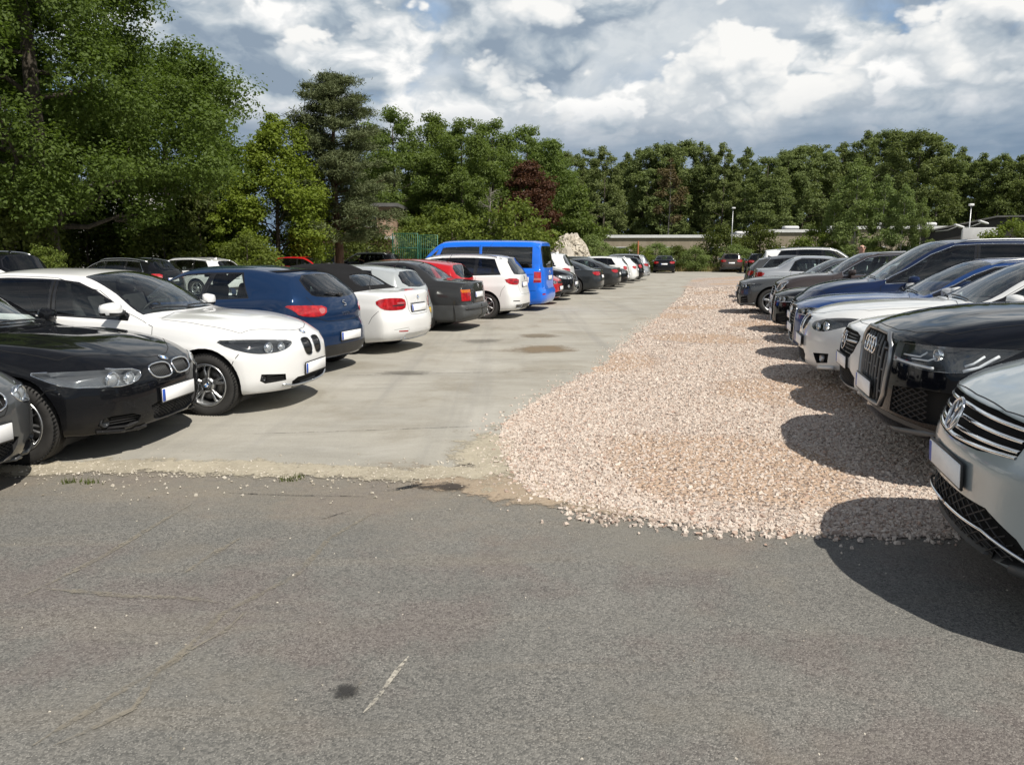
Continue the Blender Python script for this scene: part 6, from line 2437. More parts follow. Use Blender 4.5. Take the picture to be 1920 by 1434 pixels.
bo = sheet_mesh('gravel_outline', gpoly, 0, [], seed=4)
ring = [tuple(v.co[:2]) for v in bo.vertices]
bpy.data.meshes.remove(bo)
tb = bmesh.new()
tv = [tb.verts.new((q[0], q[1], .008)) for q in ring]
for i in range(len(tv)):
    tb.edges.new((tv[i], tv[(i + 1) % len(tv)]))
bmesh.ops.triangle_fill(tb, edges=tb.edges[:], use_beauty=True)
for cut_ in [('y', q) for q in list(np.arange(4.5, 14, .35)) + list(np.arange(14, 55, 1.2))] + [('x', q) for q in list(np.arange(-.1, 8, .35)) + list(np.arange(8, 30, 1.2))]:
    no_ = (0, 1, 0) if cut_[0] == 'y' else (1, 0, 0)
    bmesh.ops.bisect_plane(tb, geom=tb.verts[:] + tb.edges[:] + tb.faces[:], plane_co=tuple(cut_[1] * c for c in no_), plane_no=no_)
vx = np.array([v.co[:] for v in tb.verts])
hz = bed_h(vx[:, 0], vx[:, 1])
for v, h_ in zip(tb.verts, hz):
    v.co.z = h_
bmesh.ops.recalc_face_normals(tb, faces=tb.faces[:])
bme = bpy.data.meshes.new('gravel_bed')
tb.to_mesh(bme)
tb.free()
if bme.polygons[0].normal.z < 0:
    bme.flip_normals()
bme.materials.append(GBED)
bme.polygons.foreach_set('use_smooth', np.ones(len(bme.polygons), bool))
o = obj('gravel_bed', bme)
tag(o, kind='structure')

STONE = m_stone('gravel_stone', [(0.0, (0.36, 0.295, 0.245)), (0.12, (0.50, 0.425, 0.365)), (0.35, (0.62, 0.54, 0.475)), (0.62, (0.66, 0.59, 0.52)),
                                 (0.82, (0.54, 0.455, 0.39)), (0.91, (0.49, 0.345, 0.27)), (1.0, (0.22, 0.19, 0.17))])
PALE = m_stone('crushed_limestone', [(0.0, (0.34, 0.31, 0.25)), (0.4, (0.52, 0.48, 0.40)), (0.8, (0.62, 0.58, 0.50)), (1.0, (0.25, 0.225, 0.18))])


def scatter(n, x0, x1, y0, y1, poly):
    X = RNG.uniform(x0, x1, n)
    Y = RNG.uniform(y0, y1, n)
    k = in_poly(X, Y, poly)
    return X[k], Y[k]


parts_ = []
Xs, Ys, Ss = [], [], []
gp2 = [(q[0], q[1]) for q in gpoly]
for (n, x0, x1, y0, y1, s0, s1) in ((100000, -.3, 4.6, 4.1, 8.0, .006, .021), (66000, -.3, 6.5, 8.0, 13.0, .009, .025), (34000, .8, 9.5, 13.0, 22.0, .015, .033), (15000, 3.0, 13.0, 22.0, 36.0, .03, .055)):
    X, Y = scatter(n, x0, x1, y0, y1, gp2)
    Xs.append(X); Ys.append(Y)
    Ss.append(RNG.uniform(s0, s1, len(X)) * np.where(RNG.random(len(X)) < .07, 1.6, 1))
# a loose scatter past the edges
ed = np.array(grav_edge[:9])
for k in range(len(ed) - 1):
    L_ = np.linalg.norm(ed[k + 1] - ed[k])
    n = int(L_ * 95)
    q = RNG.random(n)[:, None]
    P = ed[k] + (ed[k + 1] - ed[k]) * q + RNG.normal(0, .09 + .004 * ed[k][1], (n, 2))
    Xs.append(P[:, 0]); Ys.append(P[:, 1]); Ss.append(RNG.uniform(.008, .026, n))
n = 900
X = RNG.uniform(.3, 3.6, n)
Y = 4.27 - .03 * X + RNG.normal(0, .075, n) + np.where(X < 1.2, (1.2 - X) * .35, 0)
Xs.append(X); Ys.append(Y); Ss.append(RNG.uniform(.008, .028, n))
X, Y, S = np.concatenate(Xs), np.concatenate(Ys), np.concatenate(Ss)
# sandy hollows carry fewer stones
hol = np.sin(X * 1.35 + .6 * np.sin(Y * .9)) * np.sin(Y * 1.1 + 1.7) > .42
keep = ~(hol & (RNG.random(len(X)) < .72))
X, Y, S = X[keep], Y[keep], S[keep]
inn = in_poly(X, Y, gp2)
o = obj('gravel', stones('gravel', X, Y, S, np.where(inn, bed_h(X, Y) - .002, .004), STONE))
tag(o, kind='stuff')

# pale crushed strip where tarmac and concrete meet
strip = [(-9, 6.35), (-3.6, 5.75), (-2.6, 5.66), (-1.4, 5.52), (-.7, 5.55), (-.30, 6.15), (.02, 6.6), (.02, 5.9), (-.2, 5.25), (-.8, 5.17), (-1.5, 5.26), (-2.6, 5.33), (-3.6, 5.40), (-9, 5.75)]


def m_patch(name, a, b, c3, mask):
    """earth whose edge frays out; mask(t, x, y) returns a value that falls below 0 outside"""
    m, t, p = mat(name)
    oc = t.node('ShaderNodeTexCoord').outputs['Object']
    n = t.noise(oc, 1.8, 6, 0.65)
    f = t.noise(oc, 22, 5, 0.75)
    c = t.mix(t.map(n, 0.38, 0.62), a, b)
    c = t.mix(t.map(f, 0.35, 0.7, 0, 0.6), c, c3)
    t.l.new(c, p.inputs['Base Color'])
    p.inputs['Roughness'].default_value = 0.95
    p.inputs['Specular IOR Level'].default_value = 0.15
    sx = t.node('ShaderNodeSeparateXYZ', inp={0: oc})
    k = mask(t, sx.outputs[0], sx.outputs[1])
    k = t.math('ADD', k, t.math('MULTIPLY', t.math('SUBTRACT', t.noise(oc, 4.5, 8, 0.75), 0.5), 2.6))
    k = t.math('ADD', k, t.math('MULTIPLY', t.math('SUBTRACT', f, 0.5), 0.9))
    t.l.new(t.map(k, -.12, .30, 0, .94, True), p.inputs['Alpha'])
    t.l.new(t.bump(f, 0.6, 0.02), p.inputs['Normal'])
    return m


def strip_mask(t, x, y):
    xv = t.node('ShaderNodeCombineXYZ', inp={0: x, 1: t.math('MULTIPLY', y, 0.25), 2: 3.0}).outputs[0]
    yc = t.math('ADD', 5.38, t.math('MULTIPLY', x, -0.055))
    yc = t.math('ADD', yc, t.math('MULTIPLY', t.math('SUBTRACT', t.noise(xv, 1.1, 4, 0.6), 0.5), 0.75))
    k1 = t.math('SUBTRACT', 1.0, t.math('DIVIDE', t.math('ABSOLUTE', t.math('SUBTRACT', y, yc)), 0.24))
    dx, dy = t.math('SUBTRACT', x, -.18), t.math('SUBTRACT', y, 5.95)
    k2 = t.math('SUBTRACT', 1.0, t.math('SQRT', t.math('ADD', t.math('POWER', t.math('DIVIDE', dx, .36), 2.0), t.math('POWER', t.math('DIVIDE', dy, .95), 2.0))))
    right = t.map(x, -.25, .25, 0, -2.5)
    return t.math('SUBTRACT', t.math('MAXIMUM', t.math('ADD', k1, right), k2), 0.18)


def sand_mask(t, x, y):
    dx = t.math('SUBTRACT', x, .12)
    yc = t.math('ADD', 5.05, t.math('MULTIPLY', dx, -0.42))
    dy = t.math('SUBTRACT', y, yc)
    r = t.math('SQRT', t.math('ADD', t.math('POWER', t.math('DIVIDE', dx, 1.15), 2.0), t.math('POWER', t.math('DIVIDE', dy, .36), 2.0)))
    return t.math('SUBTRACT', 0.95, r)


DIRT = m_patch('pale_dirt', (0.42, 0.375, 0.285), (0.31, 0.275, 0.21), (0.50, 0.46, 0.37), strip_mask)
o = obj('dirt_strip', sheet_mesh('dirt_strip', [(-9, 4.4), (1.2, 4.4), (1.2, 7.2), (-9, 7.2)], 0.0075, [DIRT]))
tag(o, kind='structure')
SAND = m_patch('orange_sand', (0.36, 0.28, 0.20), (0.30, 0.24, 0.175), (0.44, 0.37, 0.29), sand_mask)
o = obj('sand_patch', sheet_mesh('sand_patch', [(-1.6, 3.9), (2.0, 3.9), (2.0, 6.2), (-1.6, 6.2)], 0.0058, [SAND]))
tag(o, kind='structure')
X, Y = scatter(26000, -9, .4, 5.0, 6.7, strip)
k = RNG.random(len(X)) < np.where(X < -4.2, .06, .30)
X, Y = X[k], Y[k]
n = 600
q = RNG.random(n)
X2 = -4.5 + q * 5.4
Y2 = 5.36 - .02 * X2 + RNG.normal(0, .26, n)
X, Y = np.concatenate([X, X2]), np.concatenate([Y, Y2])
o = obj('crushed_stone', stones('crushed_stone', X, Y, RNG.uniform(.004, .014, len(X)) * np.where(RNG.random(len(X)) < .05, 1.5, 1), 0.006, PALE, 5))
tag(o, kind='stuff')
# single pebbles lying about on the tarmac
n = 170
X, Y = RNG.uniform(-3.2, 3.0, n), 1.6 + 3.4 * RNG.random(n) ** .8
o = obj('loose_pebbles', stones('loose_pebbles', X, Y, RNG.uniform(.003, .008, n) * np.where(RNG.random(n) < .05, 1.7, 1), 0.0, PALE, 9))
tag(o, kind='stuff')


def m_seam(name, col, dens):
    m, t, p = mat(name)
    oc = t.node('ShaderNodeTexCoord').outputs['Object']
    n = t.noise(oc, 46, 5, 0.7)
    n2 = t.noise(oc, 5, 3, 0.6)
    p.inputs['Base Color'].default_value = (*col, 1)
    p.inputs['Roughness'].default_value = .95
    t.l.new(t.math('MULTIPLY', t.map(n, 0.40, 0.52, 0, 1), t.map(n2, .36, .60, dens * .4, dens)), p.inputs['Alpha'])
    return m


SEAM = m_seam('sandy_seam', (0.235, 0.212, 0.17), .8)
DARKSEAM = m_seam('dark_crack', (0.02, 0.019, 0.018), .9)


def gpx(px, py):
    """ground point seen at a pixel of the 1920 px photograph"""
    a, b = (px - 960) / 1443, (717 - py) / 1443
    P = R(9.482)
    y, z = math.cos(P) + b * math.sin(P), -math.sin(P) + b * math.cos(P)
    k = -1.58 / z
    return a * k, y * k


def seam(name, pts, w, m, z=0.004, seed=1):
    z += .00025 * (seed % 12)
    rng = np.random.default_rng(seed)
    P = [np.array(gpx(*q)) for q in pts]
    out = []
    for a, b in zip(P, P[1:]):
        n = max(2, int(np.linalg.norm(b - a) / .05))
        for k in range(n):
            out.append(a + (b - a) * k / n)
    out.append(P[-1])
    vs, fs = [], []
    off = np.cumsum(rng.normal(0, .0022, len(out)))
    off -= np.linspace(0, off[-1], len(out))
    for i, p in enumerate(out):
        d = out[min(i + 1, len(out) - 1)] - out[max(0, i - 1)]
        nn = np.array([-d[1], d[0]]) / max(1e-6, np.linalg.norm(d))
        p = p + nn * off[i]
        ww = w * rng.uniform(.4, 1.2) * min(1, .2 + i / 4, .2 + (len(out) - 1 - i) / 4)
        vs += [(*(p + nn * ww), z), (*(p - nn * ww), z)]
    for i in range(len(out) - 1):
        fs.append((2 * i, 2 * i + 1, 2 * i + 3, 2 * i + 2))
    o = obj(name, new_mesh(name, vs, fs, [m], None, False))
    tag(o, kind='structure')


seam('sand_seam', [(60, 1400), (150, 1345), (230, 1295), (330, 1240), (420, 1150), (500, 1110), (560, 1075), (620, 1010), (700, 962)], .018, SEAM, seed=1)
seam('sand_seam', [(40, 1120), (120, 1080), (200, 1040), (290, 985), (360, 945)], .020, SEAM, seed=2)
seam('sand_seam', [(85, 1105), (180, 1112), (270, 1120), (360, 1122), (415, 1132)], .022, SEAM, seed=3)
seam('sand_seam', [(345, 1075), (400, 1040), (450, 1010)], .022, SEAM, seed=4)
seam('sand_seam', [(680, 1338), (705, 1310), (735, 1272), (766, 1232)], .013, m_seam('pale_scratch', (0.40, 0.375, 0.32), 1.6), seed=5)
seam('sand_seam', [(665, 1300), (690, 1268)], .006, SEAM, seed=6)
seam('sand_seam', [(100, 1400), (250, 1330), (300, 1250), (420, 1185), (470, 1140)], .012, SEAM, seed=9)
seam('pavement_joint', [(470, 815), (700, 808), (905, 800)], .006, DARKSEAM, 0.0075, seed=21)
seam('pavement_joint', [(640, 705), (860, 700), (1090, 694)], .008, DARKSEAM, 0.0075, seed=22)
seam('tar_crack', [(430, 925), (560, 930), (690, 932)], .009, DARKSEAM, seed=7)
seam('tar_crack', [(600, 975), (660, 957)], .010, DARKSEAM, seed=8)
seam('tar_crack', [(725, 922), (790, 910), (860, 905)], .02, DARKSEAM, 0.0095, seed=10)


def m_spot(name, col, cx, cy, rx, ry, dens):
    m, t, p = mat(name)
    oc = t.node('ShaderNodeTexCoord').outputs['Object']
    sx = t.node('ShaderNodeSeparateXYZ', inp={0: oc})
    ex = t.math('POWER', t.math('DIVIDE', t.math('SUBTRACT', sx.outputs[0], cx), rx), 2.0)
    ey = t.math('POWER', t.math('DIVIDE', t.math('SUBTRACT', sx.outputs[1], cy), ry), 2.0)
    k = t.math('SUBTRACT', 1.0, t.math('SQRT', t.math('ADD', ex, ey)))
    k = t.math('ADD', k, t.math('MULTIPLY', t.math('SUBTRACT', t.noise(oc, 1.2 / max(rx, ry), 7, .7), 0.5), 1.5))
    k = t.math('ADD', k, t.math('MULTIPLY', t.math('SUBTRACT', t.noise(oc, 70, 3, .7), 0.5), 0.7))
    t.l.new(t.map(k, .2, .75, 0, dens, True), p.inputs['Alpha'])
    p.inputs['Base Color'].default_value = (*col, 1)
    p.inputs['Roughness'].default_value = .9
    return m


for nm, (cx, cy), rx, ry, col, dn, zz in (('oil_stain', gpx(650, 1298), .075, .085, (.03, .029, .028), .85, .0072), ('rust_stain', gpx(1020, 655), .95, .75, (0.21, 0.155, 0.095), .75, .0085),
                                          ('rust_stain', gpx(1010, 630), .7, .6, (0.19, 0.15, 0.10), .6, .0088), ('tar_patch', gpx(840, 914), .20, .12, (.05, .04, .033), .85, .0095), ('tar_patch', gpx(800, 915), .10, .05, (.05, .04, .033), .8, .0098),
                                          ('oil_stain', gpx(1130, 760), .35, .25, (.09, .085, .075), .5, .0072), ('oil_stain', gpx(760, 700), .5, .35, (.12, .112, .095), .45, .0073), ('oil_stain', gpx(900, 640), .6, .5, (.12, .112, .095), .4, .0074)):
    o = obj(nm, new_mesh(nm, [(cx - rx * 2, cy - ry * 2, zz), (cx + rx * 2, cy - ry * 2, zz), (cx + rx * 2, cy + ry * 2, zz), (cx - rx * 2, cy + ry * 2, zz)], [(0, 1, 2, 3)], [m_spot(nm, col, cx, cy, rx, ry, dn)], None, False))
    tag(o, kind='structure')

# ------------------------------------------------------------------ trees


def m_leaf(name, a, b, trans=0.42, dead=None):
    m, t, p = mat(name)
    t.n.remove(p)
    geo = t.node('ShaderNodeNewGeometry')
    oc = t.node('ShaderNodeTexCoord').outputs['Object']
    n = t.noise(oc, 0.55, 4, 0.6)
    oi = t.node('ShaderNodeObjectInfo').outputs['Random']
    f = t.math('ADD', t.math('MULTIPLY', geo.outputs['Random Per Island'], 0.6), t.math('MULTIPLY', t.map(n, 0.3, 0.7), 0.4))
    c = t.mix(f, a, b)
    c = t.mix(t.map(oi, 0, 1, 0, 0.35), c, tuple(x * k for x, k in zip(a, (1.25, 0.95, 0.8))))
    df = t.node('ShaderNodeBsdfDiffuse', inp={'Color': c})
    tc = t.mix(0.5, c, (b[0] * 1.5, b[1] * 1.6, b[2] * .6))
    tl = t.node('ShaderNodeBsdfTranslucent', inp={'Color': tc})
    gl = t.node('ShaderNodeBsdfGlossy', inp={'Color': (.9, .95, .9, 1), 'Roughness': 0.6})
    mx = t.node('ShaderNodeMixShader', inp={0: trans, 1: df.outputs[0], 2: tl.outputs[0]})
    mx2 = t.node('ShaderNodeMixShader', inp={0: 0.014, 1: mx.outputs[0], 2: gl.outputs[0]})
    t.l.new(mx2.outputs[0], t.n['Material Output'].inputs[0])
    return m


def m_bark(name, a, b):
    m, t, p = mat(name)
    oc = t.node('ShaderNodeTexCoord').outputs['Object']
    mp = t.node('ShaderNodeMapping', inp={'Vector': oc, 'Scale': (1, 1, .22)}).outputs[0]
    n = t.noise(mp, 9, 6, 0.7)
    t.l.new(t.mix(t.map(n, .35, .65), a, b), p.inputs['Base Color'])
    p.inputs['Roughness'].default_value = .95
    t.l.new(t.bump(n, .9, .06), p.inputs['Normal'])
    return m


BARK = m_bark('bark', (0.035, 0.028, 0.021), (0.10, 0.085, 0.065))
BARKP = m_bark('pine_bark', (0.06, 0.035, 0.022), (0.17, 0.095, 0.058))
BARKW = m_bark('birch_bark', (0.20, 0.19, 0.17), (0.48, 0.47, 0.44))
BARKG = m_bark('dead_wood', (0.13, 0.115, 0.10), (0.28, 0.26, 0.235))
LF_OAK = m_leaf('oak_leaf', (0.0590, 0.0967, 0.0218), (0.1382, 0.2028, 0.0406))
LF_MID = m_leaf('lime_leaf', (0.0772, 0.1183, 0.0302), (0.1752, 0.2365, 0.0577))
LF_FAR = m_leaf('far_leaf', (0.0875, 0.1230, 0.0420), (0.2025, 0.2475, 0.0870), .3)
LF_YEL = m_leaf('yellow_leaf', (0.1121, 0.1617, 0.0162), (0.2134, 0.2714, 0.0393), .4)
LF_PINE = m_leaf('pine_needle', (0.0633, 0.0874, 0.0368), (0.1495, 0.1725, 0.0862), .15)
LF_RED = m_leaf('copper_leaf', (0.0470, 0.0218, 0.0151), (0.1176, 0.0538, 0.0302), .3)
LF_BUSH = m_leaf('bush_leaf', (0.0809, 0.1232, 0.0198), (0.1848, 0.2255, 0.0462), .35)
LF_GREY = m_leaf('willow_leaf', (0.1155, 0.1650, 0.0528), (0.2200, 0.2860, 0.1045), .35)
LF_BROWN = m_leaf('withered_leaf', (0.085, 0.072, 0.034), (0.150, 0.125, 0.065), .3)
LF_DARK = m_leaf('shrub_leaf', (0.0474, 0.0711, 0.0158), (0.1265, 0.1502, 0.0316), .35)  # darker green leaf, used for the dark shrubs


def leaf_quads(P, size, rng, up=0.5, aspect=0.62, outward=None):
    n = len(P)
    nrm = rng.normal(0, 1, (n, 3))
    nrm[:, 2] = np.abs(nrm[:, 2]) * (0.6 + up)
    if outward is not None:
        nrm += outward * 1.2
    nrm /= np.linalg.norm(nrm, axis=1, keepdims=True)
    a = np.cross(nrm, rng.normal(0, 1, (n, 3)))
    a /= np.maximum(1e-6, np.linalg.norm(a, axis=1, keepdims=True))
    b = np.cross(nrm, a)
    s = (size * rng.uniform(.6, 1.35, n))[:, None]
    fold = nrm * s * rng.uniform(-.05, .25, n)[:, None]
    V = np.stack([P - a * s * .5, P + b * s * .5 * aspect + a * s * .06 + fold * .5, P + a * s * .5, P - b * s * .5 * aspect + a * s * .06 + fold * .5], 1)
    return V.reshape(-1, 3)


def puff_points(c, r, n, rng, flat=.75):
    d = rng.normal(0, 1, (n, 3))
    d /= np.linalg.norm(d, axis=1, keepdims=True)
    rad = rng.uniform(0, 1, n) ** .42
    lump = 1 + .35 * np.sin(d[:, 0] * 5.1 + c[0]) * np.sin(d[:, 1] * 4.3 + c[1] * 2) + .25 * np.sin(d[:, 2] * 6 + c[2] * 3)
    P = c + d * (rad * lump * r)[:, None] * np.array([1, 1, flat])
    return P, d


def tree_mesh(name, seed, H, base, Rr, prof, npuff, nleaf, lsize, leafm, barkm, pr=(.15, .26), trunk=.22, nlimb=14, up=.5, lean=(0, 0), flat=.75, twigs=True, inner=.35, squash=1.0, fork=0):
    """returns (trunk mesh, crown mesh); prof: (relative crown height, relative radius)"""
    rng = np.random.default_rng(seed)
    pf = pchip(prof)
    mb = MB()
    tp = []
    nseg = 9
    bend = rng.normal(0, .010 * H, (nseg + 1, 2)).cumsum(0) * .35
    for i in range(nseg + 1):
        q = i / nseg
        tp.append((lean[0] * q + bend[i][0] * q, lean[1] * q + bend[i][1] * q, H * .93 * q - .1))
    mb.tube(tp, [trunk * (1.25 if i == 0 else 1) * (1 - .9 * (i / nseg) ** .9) + .012 for i in range(nseg + 1)], 10)

    def trunk_at(z):
        q = min(1, max(0, z / (H * .93)))
        k = min(nseg - 1, int(q * nseg))
        f = q * nseg - k
        a, b = np.array(tp[k]), np.array(tp[k + 1])
        return a + (b - a) * f
    VV = []
    cs = []
    for k in range(npuff):
        q = (k + rng.random()) / npuff
        q = q ** .9
        an = rng.uniform(0, 2 * math.pi) if k % 2 else (k * 2.39996 + rng.normal(0, .3))
        rr = Rr * float(pf(q))
        rad = rr * (inner + (1 - inner) * rng.random() ** .5) * .92
        z = base + (H - base) * q
        c = trunk_at(min(z, H * .9))
        c = np.array([c[0] + math.cos(an) * rad, c[1] + math.sin(an) * rad * squash, z * .985 + rng.normal(0, .02 * H)])
        r = Rr * rng.uniform(*pr) * (.75 + .5 * float(pf(q)))
        cs.append((c, r, rad))
    tot = sum(r ** 2 for _, r, _ in cs)
    for c, r, rad in cs:
        n = max(12, int(nleaf * r * r / tot))
        P, d = puff_points(c, r, n, rng, flat)
        VV.append(leaf_quads(P, lsize, rng, up, outward=d * .6))
    for i, (c, r, rad) in enumerate(cs):
        if twigs and (i % max(1, npuff // nlimb) == 0):
            zj = max(base * .85 if base > 1 else .3, c[2] - rad * .45 - .3)
            j = trunk_at(min(zj, H * .86))
            mid = (j + c) / 2 + np.array([0, 0, -.12 * rad]) + rng.normal(0, .05 * rad + .02, 3)
            r0 = max(.02, trunk * .42 * (1 - j[2] / H))
            mb.tube([j, (j + mid) / 2 + rng.normal(0, .04 * rad, 3), mid, (mid + c) / 2 + rng.normal(0, .05 * rad, 3), c], [r0, r0 * .8, r0 * .6, r0 * .4, r0 * .2], 6)
            for w in range(3):
                e = c + rng.normal(0, r * .55, 3)
                mb.tube([(mid + c) / 2, (mid + c + 2 * e) / 4 + rng.normal(0, .04 * r, 3), e], [r0 * .35, r0 * .22, .006], 5)
    crown = quad_mesh(name + '_crown', np.concatenate(VV), 4, [leafm])
    return mb.build(name + '_trunk', [barkm]), crown


def put_tree(meshes, name, x, y, label, group=None, rz=0.0, s=1.0, sz=None, cat='tree'):
    r = empty(name, (x, y, -.02), rz)
    r.scale = (s, s, sz or s)
    tag(r, label, cat, group)
    obj('trunk' if cat == 'tree' else 'stem', meshes[0], r)
    obj('crown' if cat == 'tree' else 'foliage', meshes[1], r)
    return r


def at(px, D, off=0.0):
    return ((px - 960) / 1443 * D + off, D)


def hgt(py, D):
    """height of something seen at row py at distance D"""
    a = math.atan((717 - py) / 1443) - R(9.482)
    return 1.58 + D * math.tan(a)


ROUND = [(0, .45), (.12, .78), (.35, 1), (.6, .95), (.82, .68), (1, .18)]
BROAD = [(0, .62), (.15, .92), (.4, 1), (.65, .88), (.85, .6), (1, .15)]
TALL = [(0, .6), (.2, .85), (.5, 1), (.75, .85), (.92, .5), (1, .12)]
COLUMN = [(0, .5), (.15, .8), (.4, 1), (.7, .8), (.9, .42), (1, .08)]

# the big dark tree on the left
x, y = at(105, 31)
big = tree_mesh('oak', 21, 19.0, 3.2, 8.2, [(0, .62), (.10, .86), (.24, 1), (.38, .84), (.5, .64), (.75, .42), (1, .10)], 270, 300000, .138, LF_OAK, BARK, pr=(.085, .145), trunk=.46, nlimb=24, up=.9, inner=.18)
put_tree(big, 'broadleaf_tree', x, y, 'huge dark green broadleaf tree towering over the left edge of the car park', rz=.4)
x, y = at(-140, 36)
put_tree(big, 'broadleaf_tree', x, y + 3, 'second huge dark broadleaf tree, cut off by the left edge of the photo', rz=2.6, s=.95)
x, y = at(330, 41)
o2 = tree_mesh('oak_small', 22, 11.5, 1.2, 4.8, ROUND, 70, 42000, .20, LF_OAK, BARK, pr=(.16, .26), trunk=.26, nlimb=26, up=.8)
put_tree(o2, 'broadleaf_tree', x, y, 'dark round broadleaf tree half hidden between the huge tree and the yellowish one', rz=1.0)

# yellowish tree, pine
D = 40
x, y = at(528, D)
yel = tree_mesh('yellow_tree', 31, hgt(222, D), 0.8, 2.55, [(0, .7), (.15, .95), (.4, 1), (.65, .85), (.85, .55), (1, .12)], 80, 42000, .15, LF_YEL, BARK, pr=(.16, .28), trunk=.14, nlimb=26, up=.7)
put_tree(yel, 'maple_tree', x, y, 'yellow-green leafy tree just left of the tall pine')
x, y = at(455, 38.5)
yel2 = tree_mesh('yellow_shrub', 32, 4.6, .3, 1.3, TALL, 36, 14000, .13, LF_YEL, BARK, pr=(.2, .32), trunk=.07, nlimb=10)
put_tree(yel2, 'shrub', x, y, 'tall narrow yellow-green shrub beneath the big dark tree, left of the yellow tree', cat='shrub')


def pine_mesh(seed, H, base, Rr):
    rng = np.random.default_rng(seed)
    mb = MB()
    tp = [(.10 * math.sin(i * .8), .08 * math.cos(i), H * .97 * i / 10 - .1) for i in range(11)]
    mb.tube(tp, [.25 * (1 - .88 * i / 10) + .01 for i in range(11)], 10)
    VV = []
    nb = 64
    for k in range(nb):
        q = (k + rng.random() * .6) / nb
        z = base + (H - base) * q
        env = float(pchip([(0, .72), (.18, 1.0), (.38, .92), (.52, .62), (.66, .74), (.82, .60), (.94, .38), (1, .12)])(q))
        an = k * 2.39996 + rng.normal(0, .4)
        ln = Rr * env * rng.uniform(.62, 1.12)
        st = np.array([0, 0, z - ln * .10])
        en = np.array([math.cos(an) * ln, math.sin(an) * ln, z + ln * rng.uniform(.0, .22)])
        mid = (st + en) / 2 + np.array([0, 0, -.05 * ln])
        mb.tube([st, mid, en], [.055 * (1 - q) + .02, .035 * (1 - q) + .012, .008], 6)
        for w in range(int(6 + 7 * env)):
            f = rng.uniform(.35, 1.05)
            c = st + (en - st) * f + rng.normal(0, 1, 3) * np.array([.30, .30, .12]) * (.5 + .5 * ln / Rr)
            r = rng.uniform(.26, .46)
            n = 130
            d = rng.normal(0, 1, (n, 3))
            d[:, 2] = d[:, 2] * .7 + .35
            d /= np.linalg.norm(d, axis=1, keepdims=True)
            sp = c + rng.normal(0, 1, (n, 3)) * np.array([r, r, r * .42]) * .62
            L_ = rng.uniform(.12, .22, n)[:, None]
            side = np.cross(d, rng.normal(0, 1, (n, 3)))
            side /= np.maximum(1e-6, np.linalg.norm(side, axis=1, keepdims=True))
            side *= .020
            VV.append(np.stack([sp - side, sp + side, sp + d * L_ + side * .4, sp + d * L_ - side * .4], 1).reshape(-1, 3))
    for k in range(14):
        z = rng.uniform(base * .45, base * 1.25)
        an = rng.uniform(0, 6.28)
        ln = rng.uniform(.5, 1.6)
        mb.tube([(0, 0, z), (math.cos(an) * ln * .6, math.sin(an) * ln * .6, z + .1), (math.cos(an) * ln, math.sin(an) * ln, z - .1)], [.028, .016, .004], 5)
    return mb.build('pine_trunk', [BARKP]), quad_mesh('pine_crown', np.concatenate(VV), 4, [LF_PINE])


D = 42
x, y = at(638, D)
put_tree(pine_mesh(5, hgt(146, D), 2.4, 3.0), 'pine_tree', x, y, 'tall grey-green pine with reddish trunk beside the brick house')

# middle wood on the left of the centre
t1 = tree_mesh('wood_a', 41, 14.0, 1.0, 4.2, TALL, 100, 46000, .20, LF_MID, BARK, pr=(.11, .22), trunk=.24, nlimb=18)
t2 = tree_mesh('wood_b', 42, 14.0, 1.5, 3.6, BROAD, 90, 40000, .20, LF_MID, BARK, pr=(.17, .28), trunk=.22, nlimb=18)
G1 = 'green trees behind the blue van'
for px, D, py, ms, rz, lb in ((748, 63, 214, t1, .3, 'tall green tree directly right of the pine'), (812, 66, 216, t2, 1.2, 'tall broad green tree, second to the right of the pine'),
                              (868, 62, 232, t1, 2.2, 'rounded green tree above the blue van roof'), (925, 68, 226, t2, 3.0, 'green tree with a bumpy top, left of the copper tree'),
                              (985, 72, 243, t1, 4.0, 'green tree right behind the copper tree'), (1032, 70, 262, t2, 5.0, 'green tree at the right end of the near wood')):
    x, y = at(px, D)
    h = hgt(py, D)
    put_tree(ms, 'broadleaf_tree', x, y, lb, G1, rz, h / 14.0)
D = 61
x, y = at(995, D)
red = tree_mesh('copper_tree', 43, hgt(305, D), 2.0, 2.1, ROUND, 50, 18000, .20, LF_RED, BARK, pr=(.22, .34), trunk=.14, nlimb=18)
put_tree(red, 'copper_beech', x, y, 'dark reddish-brown tree standing out among the green ones')
x, y = at(1085, 66)
t3 = tree_mesh('spur_tree', 44, hgt(352, 66), .4, 2.3, [(0, .9), (.3, 1), (.6, .7), (.85, .35), (1, .06)], 44, 16000, .22, LF_MID, BARK, pr=(.2, .32), trunk=.12, nlimb=10)
put_tree(t3, 'broadleaf_tree', x, y, 'small pointed green tree right of the copper tree')

# dead tree
mb = MB()
rng = np.random.default_rng(77)
mb.tube([(0, 0, -.1), (.1, 0, 2), (.05, .1, 4), (.2, 0, 6.2)], [.10, .08, .05, .012], 7)
for k in range(34):
    z = rng.uniform(1.2, 5.8)
    an = rng.uniform(0, 6.28)
    ln = rng.uniform(.5, 1.9) * (1.2 - z / 7)
    e = np.array([math.cos(an) * ln, math.sin(an) * ln, z + ln * .55])
    mb.tube([(.08, 0, z), (e[0] * .5, e[1] * .5, z + ln * .2), e], [.03, .018, .005], 5)
    for w in range(3):
        f = e * np.array([.6 + .2 * w, .6 + .2 * w, 1]) + np.array([0, 0, -.2 * (2 - w) * ln])
        mb.tube([f, f + rng.normal(0, .3, 3)], [.010, .003], 4)
o = obj('bare_tree', mb.build('bare_tree', [BARKG]))
o.location = (*at(917, 56), 0)
tag(o, 'leafless grey dead tree in front of the copper tree', 'tree')

